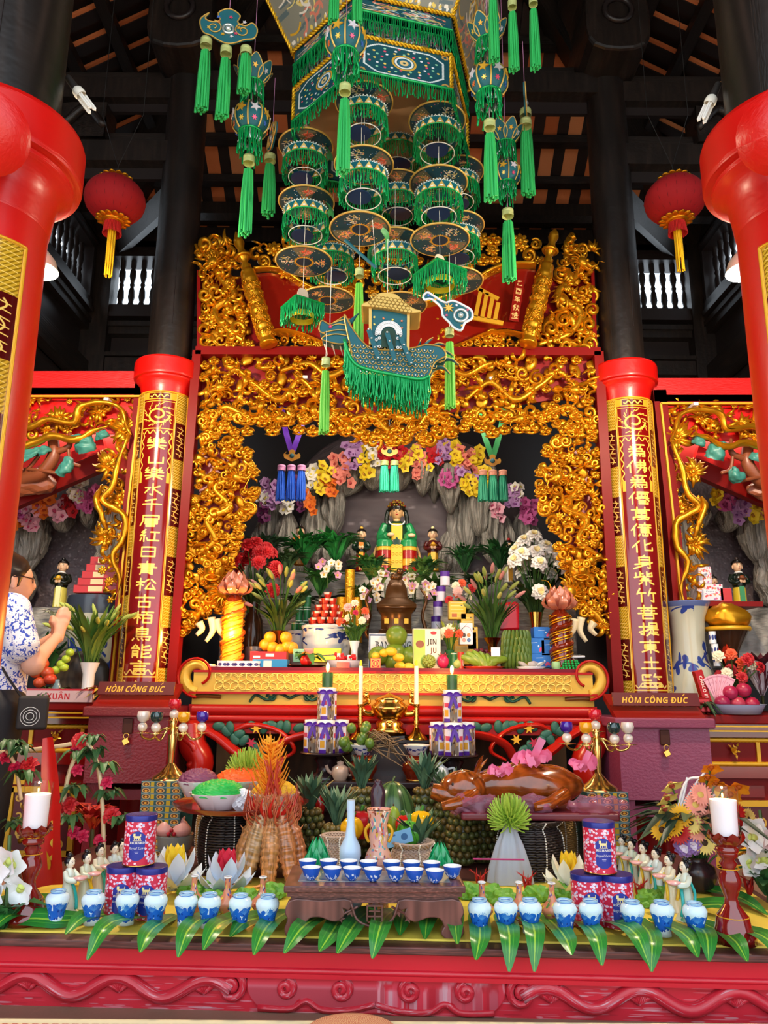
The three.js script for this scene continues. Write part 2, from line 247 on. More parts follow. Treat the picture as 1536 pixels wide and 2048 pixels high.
function glyph(g,key,x,y,w,h,lw){
g.lineWidth=lw;g.lineCap='round';g.lineJoin='round';
for(const s of GLYPH[key].split(' ')){if(s.length<4)continue;g.beginPath();for(let i=0;i + 1<s.length;i +=2){const X=x + parseInt(s[i],16)/ 15*w,Y=y + parseInt(s[i + 1],16)/ 15*h;i?g.lineTo(X,Y):g.moveTo(X,Y);}g.stroke();}
}
function squiggle(g,x0,y0,x1,y1,amp,n){g.beginPath();for(let i=0;i<=n*6;i++){const t=i /(n*6),k=Math.sin(t*n*PI)*amp;const X=x0 +(x1 - x0)*t +(y1 - y0===0?0:k),Y=y0 +(y1 - y0)*t +(y1 - y0===0?k:0);i?g.lineTo(X,Y):g.moveTo(X,Y);}g.stroke();}
function couplet(keys){
return canvasTex(420,2040,(g,w,h)=>{
g.fillStyle='#7a0a0a';g.fillRect(0,0,w,h);
const G='#e6bb3a';
for(const s of[0,1]){
const X=s?w - 92:8,W=84;
for(let k=0,y=8;y<h - 10;k++){const L=k % 2?250:200;
if(k % 2===0){g.fillStyle='#caa22c';g.fillRect(X,y,W,L);g.strokeStyle='#8a6a14';g.lineWidth=5;for(let q=0;q<L + W;q +=18){g.beginPath();g.moveTo(X + Math.max(0,q - L),y + Math.min(q,L));g.lineTo(X + Math.min(q,W),y + Math.max(0,q - W));g.stroke();}g.strokeStyle='#efd070';g.lineWidth=3;for(let q=9;q<L;q +=22){g.beginPath();g.moveTo(X + 6,y + q);g.lineTo(X + W - 8,y + q + 9);g.stroke();}}
else{g.fillStyle='#4c0707';g.fillRect(X,y,W,L);g.strokeStyle='#e8c865';g.lineWidth=7;squiggle(g,X + W / 2,y + 22,X + W / 2,y + L - 20,13,5);g.lineWidth=5;for(let q=30;q<L - 20;q +=30){g.beginPath();g.moveTo(X + 14,y + q);g.lineTo(X + W - 14,y + q + 12);g.stroke();}}
y +=L;}
g.strokeStyle='#f0cf60';g.lineWidth=6;g.strokeRect(X - 4,4,W + 8,h - 8);
}
g.strokeStyle=G;g.lineWidth=5;g.strokeRect(104,70,w - 208,190);g.strokeRect(104,262,w - 208,h - 262 - 180);g.strokeRect(104,h - 176,w - 208,170);
g.fillStyle='#caa22c';g.fillRect(96,8,w - 192,50);g.fillStyle='#5a0808';g.fillRect(140,14,w - 280,36);g.strokeStyle='#f0cf60';g.lineWidth=8;squiggle(g,150,32,w - 150,32,9,6);
g.lineWidth=13;g.strokeStyle='#ecc84c';g.beginPath();for(let i=0;i<60;i++){const t=i / 60,a=t*9,r=62*(1 - t*0.75);const X=w / 2 + r*1.25*Math.cos(a),Y=165 + r*Math.sin(a);i?g.lineTo(X,Y):g.moveTo(X,Y);}g.stroke();
g.lineWidth=6;for(let i=0;i<26;i++){const a=i / 26*TAU,r=46 + 12*(i % 3);g.beginPath();g.moveTo(w / 2 + r*1.2*Math.cos(a),165 + r*Math.sin(a));g.lineTo(w / 2 +(r + 24)*1.2*Math.cos(a + 0.2),165 +(r + 22)*Math.sin(a + 0.2));g.stroke();}
g.lineWidth=7;squiggle(g,112,285,w - 112,285,12,9);for(const s of[-1,1]){squiggle(g,w / 2 + s*90,300,w / 2 + s*90,560,8,8);g.fillStyle=G;g.fillRect(w / 2 + s*90 - 9,560,20,70);}
g.strokeStyle='#f7d860';const n=keys.length||1,y0=325,st=(h - 262 - 170 - y0 + 262)/ n;keys.split('').forEach((k,i)=>glyph(g,k,w / 2 - 62,y0 + i*st,124,st*0.78,10.5));
g.lineWidth=8;g.strokeStyle='#e8c865';squiggle(g,115,h - 205,w - 115,h - 205,14,7);g.lineWidth=9;for(let i=0;i<12;i++){const x=116 + i*16;squiggle(g,x,h - 155 +(i*37 % 60),x + 8,h - 55 -(i*23 % 40),12,3);}
});
}
function board(tex,x,z,r,y0,y1,span,turn,label){
const t=thing('couplet_board',label,'inscribed board',[x,y0,z]);const seg=28,g=new THREE.CylinderGeometry(r,r,y1 - y0,seg,1,true,-span / 2 + turn,span).translate(0,(y1 - y0)/ 2,0);
part('painted_face',g,new THREE.MeshPhysicalMaterial({map:tex,roughness:0.16,clearcoat:0.7,clearcoatRoughness:0.06,side:THREE.DoubleSide,name:'couplet_print'}),t);
const arc=(R,y)=>tube(Array.from({length:20},(_,i)=>{const a=-span / 2 + turn + span*i / 19;return[R*Math.sin(a),y,R*Math.cos(a)];}),0.006,6);
part('gilt_edge',[arc(r,0),arc(r,y1 - y0),...[-1,1].map((s)=>{const a=turn + s*span / 2;return tube([[r*Math.sin(a),0,r*Math.cos(a)],[r*Math.sin(a),y1 - y0,r*Math.cos(a)]],0.006,6);})],MAT.goldPaint,t);
return t;
}
const CRAD=0.15;
function column(x,z,r,ringR,top,label,postR,postTop,postLabel,ringH){
const t=thing('round_column',label,'column',[x,0,z]);
part('shaft',cyl(r,r*1.03,top,48).translate(0,top / 2,0),MAT.red,t);
const k=ringH / 0.2;
part('capital_ring',lathe([[r,top - 0.26*k],[r*1.02,top - 0.25*k],[r*1.06,top - 0.2*k],[r*1.12,top - 0.16*k],[ringR*0.86,top - 0.14*k],[ringR*0.9,top - 0.132*k],[ringR*0.902,top - 0.13*k],[ringR*0.902,top - 0.122*k],[ringR*0.91,top - 0.121*k],[ringR*0.985,top - 0.118*k],[ringR*0.99,top - 0.116*k],[ringR,top - 0.108*k],[ringR,top - 0.104*k],[ringR,top - 0.015*k],[ringR*0.999,top - 0.012*k],[ringR*0.98,top - 0.001],[ringR*0.97,top],[postR,top + 0.005]],48),MAT.red,t);
const p=thing('timber_post',postLabel,'post',[x,top,z]);part('shaft',uvBox(cyl(postR*0.96,postR,postTop - top,36).translate(0,(postTop - top)/ 2,0),0.7),MAT.darkWood,p);part('crack',box(0.004,0.5,0.01,postR*0.3,0.5,postR*0.94),MAT.blackWood,p);
return t;
}
const LX=-1.415,RX=1.556;
column(LX,PZ,CRAD,0.212,PYTOP,'red round column carrying the board whose second sign is a mountain',0.14,6.05,'tall dark timber post above the column nearest the praying woman\'s altar',0.2);
column(RX,PZ,CRAD,0.212,PYTOP,'red round column next to the large grey-blue porcelain floor vase',0.14,6.05,'tall dark timber post above the column beside the large porcelain floor vase',0.2);
column(-1.45,-2.5,0.205,0.305,2.92,'large red round column in front of the pine branch carving',0.2,6.05,'thick dark post with a bulb on a wire, above the column by the praying woman',0.3);
column(1.5,-2.5,0.205,0.305,2.94,'large red round column in front of the side altar with the gilt drawer front',0.2,6.05,'thick dark post with a bulb on a wire, above the column by the gilt altar',0.3);
board(couplet('abacdefghijklmn'),LX,PZ,CRAD + 0.012,0.80,2.72,2.5,0.02,'tall curved red lacquer board with fifteen gold signs beginning music, mountain');
board(couplet('opoqrstuvwxyzAB'),RX,PZ,CRAD + 0.012,0.74,2.70,2.5,-0.02,'tall curved red lacquer board with fifteen gold signs ending earth, mirror');
const vineTex=couplet('');
board(vineTex,-1.45,-2.5,0.217,0.5,2.4,2.3,0,'gilt bordered curved board on the large red column at the woman\'s side');
board(vineTex,1.5,-2.5,0.217,0.5,2.42,2.3,0,'gilt bordered curved board on the large red column at the drawer altar side');
for(const[px,x,s]of[[-28,-1.5,-1],[1566,1.55,1]]){const e=at(px,265,2.14),t=thing('round_beam','short round red beam end projecting over the ' +(s<0?'column by the praying woman':'column by the gilt altar'),'beam',e,0,null,'structure');partW('beam',tube([e.clone().lerp(V(x,2.93,-2.5),-0.16),e.clone().lerp(V(x,2.93,-2.5),-0.13),e.clone().lerp(V(x,2.93,-2.5),-0.05),e.clone().lerp(V(x,2.93,-2.5),0.1),V(x,2.93,-2.5)],(k)=>0.13*Math.min(1,0.3 + k*3),24),MAT.red,t);}
// gilt carving
class Carve{
constructor(root,z){this.root=root;this.z=z;this.buf={};}
P(x,y,d=0){return at(x,y,this.z - d);}
put(name,...g){(this.buf[name]||=[]).push(...g);}
flush(mat=MAT.gold){for(const[n,l]of Object.entries(this.buf)){if(['scroll_carving','tendril_carving','leaf_carving','border_carving'].includes(n)){(this.fine||=[]).push(...l);continue;}for(const g of l)partW(n,g,mat,this.root);}this.buf={};}
finish(mat=MAT.gold){this.flush(mat);if(this.fine)partW('foliage_carving',this.fine,mat,this.root).userData.kind='stuff';}
line(pts,th,seg=6,n=14,taper=true,flat=0.8){const k=0.0033;return tube(pts.map(([x,y,d])=>this.P(x,y,d||0)),taper?(t)=>Math.max(0.0012,th*k*(0.25 + 0.75*Math.sin(PI*Math.min(1,0.15 + t*0.85)))):th*k,seg,n,flat);}
spiral(x,y,r,dir=1,turns=1.6,a0=0,th=4){const p=[];const N=18;for(let i=0;i<=N;i++){const t=i / N,a=a0 + dir*turns*TAU*t,q=r*(1 - 0.88*t);p.push([x + q*Math.cos(a),y + q*Math.sin(a),0.012 + 0.03*t]);}return tube(p.map(([X,Y,d])=>this.P(X,Y,d)),(t)=>0.0033*th*(0.35 + 0.65*Math.sin(PI*(0.1 + 0.85*t))),6,0,0.9);}
tendril(x,y,ang,len,curl,th=3.2){const p=[];let X=x,Y=y,a=ang;const N=9;for(let i=0;i<=N;i++){p.push([X,Y,0.01 + 0.028*Math.sin(PI*i / N)]);a +=curl / N*(1 + i*0.25);X +=Math.cos(a)*len / N;Y +=Math.sin(a)*len / N;}return this.line(p,th,6,14);}
flower(x,y,r,n=7){const c=this.P(x,y,0.02),m=r*0.0031,out=[];for(let i=0;i<n;i++){const a=i / n*TAU;out.push(xf(ball(m*0.5,8,6),[c.x + Math.cos(a)*m*0.62,c.y + Math.sin(a)*m*0.62,c.z],[0,0,a],[1,0.62,0.4]));}out.push(xf(ball(m*0.34,10,7),[c.x,c.y,c.z + m*0.2]));out.push(xf(torus(m*0.36,m*0.1,14,5),[c.x,c.y,c.z + m*0.25]));return join(out);}
cloud(x,y,r){return join([this.spiral(x - r*0.5,y,r*0.55,1,1.5,PI,r*0.26),this.spiral(x + r*0.5,y,r*0.55,-1,1.5,0,r*0.26),this.spiral(x,y - r*0.5,r*0.5,1,1.4,0.5,r*0.24),this.line([[x - r,y + r*0.5,0],[x,y + r*0.65,0.03],[x + r,y + r*0.45,0]],r*0.2)]);}
fan(x,y,r,ang,n=6,sp=1.6){const out=[];for(let i=0;i<n;i++){const a=ang + sp*(i /(n - 1)- 0.5),c=rr(-0.6,0.6);out.push(this.tendril(x,y,a,r*rr(0.8,1.15),c,r*0.15));}return join(out);}
dragon(path,th,headAng){
const P=smoothPts(path.map(([x,y,d])=>this.P(x,y,(d||0.02)- 0.005)),60),k=0.0033*th,out=[tube(P,(t)=>k*(0.45 + 0.6*Math.sin(PI*Math.min(1,0.12 + 0.8*t)))*(1 + 0.14*Math.sin(t*190)),9,0)];
for(let i=2;i<58;i +=2){const T=P[i + 1].clone().sub(P[i - 1]).normalize(),nrm=V(-T.y,T.x,0).normalize(),r=k*(0.45 + 0.6*Math.sin(PI*Math.min(1,0.12 + 0.8*i / 60)));out.push(tube([P[i].clone().addScaledVector(nrm,r*0.8),P[i].clone().addScaledVector(nrm,r*1.7).addScaledVector(T,-r*0.8)],(t)=>r*0.33*(1.05 - t),5));}
const[hx,hy]=path[path.length - 1],c=this.P(hx,hy,0.06),s=k*1.5,q=[],ca=Math.cos(headAng),sa=-Math.sin(headAng);
const h=(gx,gy,gz,r,sx=1,sy=1)=>q.push(xf(ball(r*s,9,7),[(gx)*s,gy*s,gz*s],[0,0,0],[sx,sy,0.8]));
h(0,0,0,1,1.15,0.9);h(1.1,0.2,0.1,0.62,1.5,0.6);h(1.0,-0.45,0.05,0.5,1.5,0.45);h(1.75,0.35,0.2,0.32);h(0.45,0.55,0.55,0.3);h(0.45,0.55,-0.35,0.3);
for(let i=0;i<9;i++){const a=PI*(0.55 + 0.95*i / 8);q.push(tube([[Math.cos(a)*0.6*s,Math.sin(a)*0.6*s,0.1*s],[Math.cos(a)*1.5*s,Math.sin(a)*1.4*s,0.4*s],[Math.cos(a + 0.25)*2.3*s,Math.sin(a + 0.25)*2.1*s,0.2*s]],(t)=>0.26*s*(1.05 - t),5,7));}
for(const w of[-1,1])q.push(tube([[1.6*s,0.1*s,0.4*s],[2.2*s,(0.8 + w*0.3)*s,0.5*s],[2.0*s,(1.7*w)*s,0.4*s],[2.8*s,2.2*w*s,0.3*s]],(t)=>0.14*s*(1.1 - t),5,10));
const head=join(q);head.applyMatrix4(new THREE.Matrix4().set(ca,-sa*1,0,c.x,sa,ca,0,c.y,0,0,1,c.z,0,0,0,1));out.push(head);
return join(out);
}
fill(poly,sp,kinds,r0,r1,seed){
_s=seed;const inside=(x,y)=>{let c=false;for(let i=0,j=poly.length - 1;i<poly.length;j=i++){const[xi,yi]=poly[i],[xj,yj]=poly[j];if((yi>y)!==(yj>y)&&x<(xj - xi)*(y - yi)/(yj - yi)+ xi)c=!c;}return c;};
const xs=poly.map((p)=>p[0]),ys=poly.map((p)=>p[1]),pts=[];
for(let i=0;i<6000&&pts.length<700;i++){const x=rr(Math.min(...xs),Math.max(...xs)),y=rr(Math.min(...ys),Math.max(...ys));if(inside(x,y)&&pts.every((q)=>(q[0]- x)**2 +(q[1]- y)**2>sp*sp))pts.push([x,y]);}
for(const[x,y]of pts){const r=rr(r0,r1),k=pick(kinds);
if(k==='s')this.put('scroll_carving',this.spiral(x,y,r,rnd()<0.5?1:-1,rr(1.1,1.7),rr(0,TAU),r*0.36));
else if(k==='t')for(let i=0;i<3;i++)this.put('tendril_carving',this.tendril(x,y,rr(0,TAU),r*rr(1.5,2.6),rr(-2.4,2.4),r*rr(0.26,0.4)));
else if(k==='f')this.put('flower_carving',this.flower(x,y,r*0.8,6 + Math.floor(rnd()*3)));
else if(k==='c')this.put('cloud_carving',this.cloud(x,y,r));
else if(k==='b'){const c=this.P(x,y,-0.012),m=r*0.0033;this.put('scroll_carving',bump(xf(ball(m,9,7),c,[0,0,rr(0,3)],[1.3,0.8,0.4]),m*0.5,0.6 / m,x));}
else if(k==='n')this.put('leaf_carving',this.fan(x,y,r*1.5,rr(0,TAU),6,rr(1.4,2.6)));
}
this.flush();
}
}
const poly3=(pts,z,d,mat,name,root)=>{const W=pts.map(([x,y])=>at(x,y,z));const g=slab(W.map((p)=>[p.x,p.y]),d,0).translate(0,0,-z);return partW(name,g,mat,root);};
function railPx(pts,z,w,d){const P=pts.map(([x,y])=>at(x,y,z));const out=[];for(let i=1;i<P.length;i++)out.push(bar(P[i - 1],P[i],w,d));return join(out);}
{
const z=4.66,t=thing('carved_scroll_board','gilt openwork board shaped as an unrolled red scroll between two gold rollers','carved board',at(793,697,z));
const c=new Carve(t,z);
poly3([[401,545],[515,560],[548,697],[401,697]],z + 0.05,0.03,MAT.darkRed,'back_panel',t);poly3([[1184,545],[1075,560],[1040,697],[1190,697]],z + 0.05,0.03,MAT.darkRed,'back_panel',t);
poly3([[396,545],[402,545],[405,697],[396,697]],z,0.06,MAT.darkRed,'frame_stile',t);poly3([[1180,545],[1186,545],[1192,697],[1184,697]],z,0.06,MAT.darkRed,'frame_stile',t);
const top=[[508,548],[540,546],[565,552],[600,575],[650,600],[710,618],[790,625],[870,612],[930,588],[965,562],[1000,545],[1040,538],[1072,540]],bot=[[1045,662],[1010,657],[975,662],[930,682],[890,695],[840,700],[740,700],[690,694],[640,680],[600,664],[560,656],[535,660]];
{const pos=[],ind=[];const N=40;const tc=smoothPts(top.map(([x,y])=>[x,y,0]),N),bc=smoothPts(bot.slice().reverse().map(([x,y])=>[x,y,0]),N);
for(let i=0;i<=N;i++)for(let j=0;j<=4;j++){const k=j / 4,x=tc[i].x*(1 - k)+ bc[i].x*k,y=tc[i].y*(1 - k)+ bc[i].y*k,q=at(x,y,z - 0.03 - 0.05*Math.cos(i / N*TAU*2));pos.push(q.x,q.y,q.z);if(i&&j){const a=(i - 1)*5 + j - 1;ind.push(a,a + 1,a + 5,a + 1,a + 6,a + 5);}}
const g=new THREE.BufferGeometry();g.setAttribute('position',new THREE.Float32BufferAttribute(pos,3));g.setIndex(ind);g.computeVertexNormals();partW('scroll_sheet',g,M('scroll_lacquer','#8a1a10',0.12,0,{clearcoat:0.6,clearcoatRoughness:0.05}),t);}
const edge=(pts,s)=>{const P=smoothPts(pts.map(([x,y])=>[x,y,0]),40);c.put('scroll_border',tube(P.map((p,i)=>at(p.x,p.y + s*8,z - 0.05 - 0.05*Math.cos(i / 40*TAU*2))),0.042,6,0,0.25));for(let i=1;i<40;i +=1)c.put('border_carving',c.spiral(P[i].x,P[i].y + s*8,6,i % 2?1:-1,1.2,i,2.2));};
edge(top,-1);edge(bot,1);c.flush();
for(const[x0,y0,x1,y1,fx,fy,nm]of[[494,540,538,690,472,478,'bud'],[1094,528,1056,690,1110,472,'flame']]){
const a=at(x0,y0,z - 0.12),b=at(x1,y1,z - 0.12),f=at(fx,fy,z - 0.12),L=a.clone().sub(b);
const prof=[];const N=44;for(let i=0;i<=N;i++){const k=i / N;prof.push([0.056 + 0.004*Math.sin(k*60)+(k<0.1||k>0.86?0.004*Math.sin(k*260):0)-(k>0.92?0.02*(k - 0.92)/ 0.08:0),k*L.length()]);}
const q=new THREE.Quaternion().setFromUnitVectors(V(0,1,0),L.clone().normalize());
const put=(name,g)=>{g.applyQuaternion(q).translate(b.x,b.y,b.z);partW(name,g,MAT.gold,t);};
put('roller',lathe([[0.001,0],...prof,[0.001,L.length()]],20));
const bosses=[];_s=77;for(let i=0;i<90;i++){const k=rr(0.1,0.82),th=rr(-1.6,1.6);bosses.push(xf(torus(0.011,0.004,8,4),[0.058*Math.sin(th),k*L.length(),0.058*Math.cos(th)],[0,th,0]));}put('roller_relief',join(bosses));
const Lf=f.clone().sub(b).length();
put('finial',join([lathe([[0.03,L.length()- 0.02],[0.035,L.length()+ 0.03],[0.02,L.length()+ 0.05],[0.03,L.length()+ 0.08],[0.05,L.length()+ 0.1],[0.03,L.length()+ 0.12],[0.022,L.length()+ 0.16],[0.035,L.length()+ 0.2],[0.03,L.length()+ 0.23],[0.005,Lf + 0.05]],14),xf(torus(0.045,0.012,16,6),[0,L.length()+ 0.1,0],[PI / 2,0,0])]));
}
c.put('dragon_carving',c.dragon([[500,690],[455,660],[430,620],[470,590],[440,555],[425,525]],8,2.4),c.dragon([[1075,690],[1140,665],[1160,625],[1115,590],[1150,555],[1165,525]],8,0.7));c.flush();
for(const q of[[[402,490],[455,470],[468,540],[505,692],[402,695]],[[1186,490],[1130,470],[1120,540],[1092,692],[1188,695]]])c.fill(q,32,['b'],10,14,18);
c.fill([[402,490],[455,470],[468,540],[505,692],[402,695]],17,'tnscfnst'.split(''),10,19,11);
c.fill([[1186,490],[1130,470],[1120,540],[1092,692],[1188,695]],17,'tnscfnst'.split(''),10,19,12);
c.fill([[500,490],[620,480],[790,492],[960,478],[1090,490],[1085,520],[960,535],[880,580],[790,600],[700,595],[620,560],[520,535]],22,'tscfsfc'.split(''),11,18,13);
for(const[x,y,r]of[[548,498,17],[585,492,15],[960,478,18],[1040,482,17],[985,500,14],[880,490,16],[660,492,16]])c.put('rose_carving',c.flower(x,y,r,8),c.spiral(x,y,r*0.6,1,1.5,0,4));c.flush();
c.fill([[560,668],[640,690],[600,696],[550,694]],13,'cst'.split(''),8,13,14);c.fill([[930,690],[990,668],[1040,668],[1045,694]],13,'cst'.split(''),8,13,15);
c.fill([[840,620],[905,605],[880,690],[830,690]],16,'fst'.split(''),9,15,16);
const S=at(975,612,z - 0.11),bars=[];for(let i=0;i<4;i++){bars.push(xf(new THREE.BoxGeometry(0.026,0.2 - 0.025*i,0.012),[-0.062 + i*0.042,0.01 - i*0.012,0]));}bars.push(box(0.24,0.03,0.012,0.0,-0.1,0),box(0.06,0.03,0.012,-0.12,-0.085,0,[0,0,0.5]),box(0.15,0.026,0.012,-0.01,0.085,0,[0,0,-0.32]));partW('gold_sign',join(bars).rotateZ(-0.2).translate(S.x,S.y,S.z),MAT.goldPaint,t);
const tx=canvasTex(64,320,(g,w,h)=>{g.fillStyle='#8a1a10';g.fillRect(0,0,w,h);g.strokeStyle='#f2d68a';'CDEFG'.split('').forEach((k,i)=>glyph(g,k,12,8 + i*62,42,46,5));});
c.finish();
const q=at(1034,600,z - 0.1);const pl=partW('sign_strip',new THREE.BoxGeometry(0.06,0.3,0.004).rotateZ(-0.17).translate(q.x,q.y,q.z),new THREE.MeshStandardMaterial({map:tx,roughness:0.2,name:'sign_strip_print'}),t);
}
{
const z=4.65,t=thing('carved_altar_screen','gilt dragon and cloud openwork screen in a dark red frame over the main altar','carved screen',at(793,1320,z));
const c=new Carve(t,z);
partW('frame_rail',railPx([[394,706],[1198,708]],z,0.055,0.09),MAT.darkRed,t);
partW('frame_post',railPx([[397,706],[342,1420]],z,0.055,0.09),MAT.darkRed,t);partW('frame_post',railPx([[1194,708],[1236,1440]],z,0.06,0.09),MAT.darkRed,t);
const lint=[[406,718],[1188,720],[1196,862],[1140,866],[1090,842],[1040,846],[1000,838],[945,850],[900,868],[850,884],[790,892],[735,884],[690,866],[640,842],[575,852],[530,842],[480,848],[450,866],[400,866]];
poly3([[406,718],[1188,720],[1192,800],[1110,800],[1000,815],[860,830],[720,830],[590,815],[480,805],[402,800]],z + 0.06,0.02,M('screen_back_red','#8f0d12',0.4),'back_panel',t);
const dr=[[[640,800,.02],[600,760],[560,800],[510,770],[470,740],[440,775]],[[930,800],[980,765],[1030,800],[1080,770],[1120,745],[1150,780]],[[560,742],[620,728],[660,752],[700,735],[730,752]],[[1050,740],[980,728],[930,750],[890,735],[860,752]],[[700,850],[740,830],[780,862],[800,835]],[[900,845],[860,825],[830,858],[815,838]],[[420,850],[450,815],[500,835],[560,838]],[[1170,850],[1140,815],[1090,830],[1040,838]]];
const ha=[2.9,0.2,0.3,2.9,0.4,2.8,0.1,3.0];dr.forEach((p,i)=>{c.put('dragon_carving',c.dragon(p,6.5,ha[i]));c.flush();});
c.fill(lint,34,['b'],10,15,20);
c.fill(lint,19,'ttnscscnt'.split(''),8,17,21);
c.fill(lint.filter(([,y])=>y>800).concat([[402,830],[1190,830]]).sort((a,b)=>Math.atan2(a[1]- 845,a[0]- 795)- Math.atan2(b[1]- 845,b[0]- 795)),24,['c'],11,16,22);
for(const[x,y]of[[415,858],[450,862],[490,845],[530,838],[572,848],[610,842],[650,842],[690,862],[735,880],[790,888],[850,880],[900,864],[945,846],[1000,836],[1045,842],[1090,840],[1140,860],[1180,858]])c.put('cloud_carving',c.cloud(x,y - 6,15));c.flush();
for(const m of[0,1]){
const X=(x,y)=>(m?1590 - x +(y - 860)*-0.012:x),pm=(l)=>l.map(([x,y])=>[X(x,y),y]);
const cheek=pm([[398,870],[450,868],[490,888],[508,935],[512,985],[500,1025],[478,1065],[470,1105],[458,1140],[450,1180],[465,1205],[430,1225],[400,1240],[360,1275],[358,1262],[372,1150],[384,1000]]);
poly3(pm([[404,900],[470,900],[495,940],[495,1010],[460,1060],[440,1120],[392,1120]]),z + 0.06,0.02,M('screen_back_red','#8f0d12',0.4),'back_panel',t);
c.put('dragon_carving',c.dragon(pm([[395,1110],[430,1080],[415,1040],[460,1015],[430,975],[475,955]]),7,m?2.9:0.3));c.put('dragon_carving',c.dragon(pm([[400,1160],[440,1150],[425,1190],[450,1185]]),10,m?2.9:0.2));c.flush();
c.fill(cheek,28,['b'],9,13,35 + m);
c.fill(cheek,16,'ttscscnfs'.split(''),8,15,31 + m);
for(const[x,y]of[[500,905],[512,945],[512,985],[503,1020],[484,1055],[474,1095],[462,1130],[480,880]])c.put('cloud_carving',c.cloud(X(x,y)+(m?6:-6),y,13));c.flush();
const q=at(X(428,1140),1140,z - 0.06),lion=[xf(ball(0.07,12,9),q,[0,0,0],[0.9,1,0.7])];for(const s of[-1,1]){lion.push(xf(ball(0.022,8,6),[q.x + s*0.03,q.y + 0.025,q.z + 0.05]),xf(ball(0.028,8,6),[q.x + s*0.065,q.y + 0.055,q.z + 0.02]),xf(torus(0.02,0.008,12,5),[q.x + s*0.03,q.y + 0.028,q.z + 0.058]));}lion.push(xf(ball(0.025,8,6),[q.x,q.y - 0.01,q.z + 0.06]),xf(torus(0.035,0.01,14,5),[q.x,q.y - 0.05,q.z + 0.045],[0.3,0,0],[1.2,0.5,1]));partW('lion_mask_carving',lion,MAT.gold,t);
for(const[a,b,d]of[[[423,1235],[425,1262],[412,1283]],[[398,1245],[404,1258],[393,1270]],[[436,1238],[440,1262],[452,1276]]].map((l)=>l))partW('tusk',tube([a,b,d].map(([x,y])=>at(X(x,y),y,z - 0.08)),(k)=>0.024*(1.05 - 0.6*k),8,10),M('cream_tusk','#e8d9b0',0.35),t);
c.put('tail_carving',c.line(pm([[450,1200,0.05],[415,1215,0.06],[390,1235,0.05],[372,1262,0.04],[352,1278,0.03]]),11,8,20),c.cloud(X(405,1215),1215,15),c.cloud(X(378,1250),1250,13));c.flush();
}
c.finish();
}
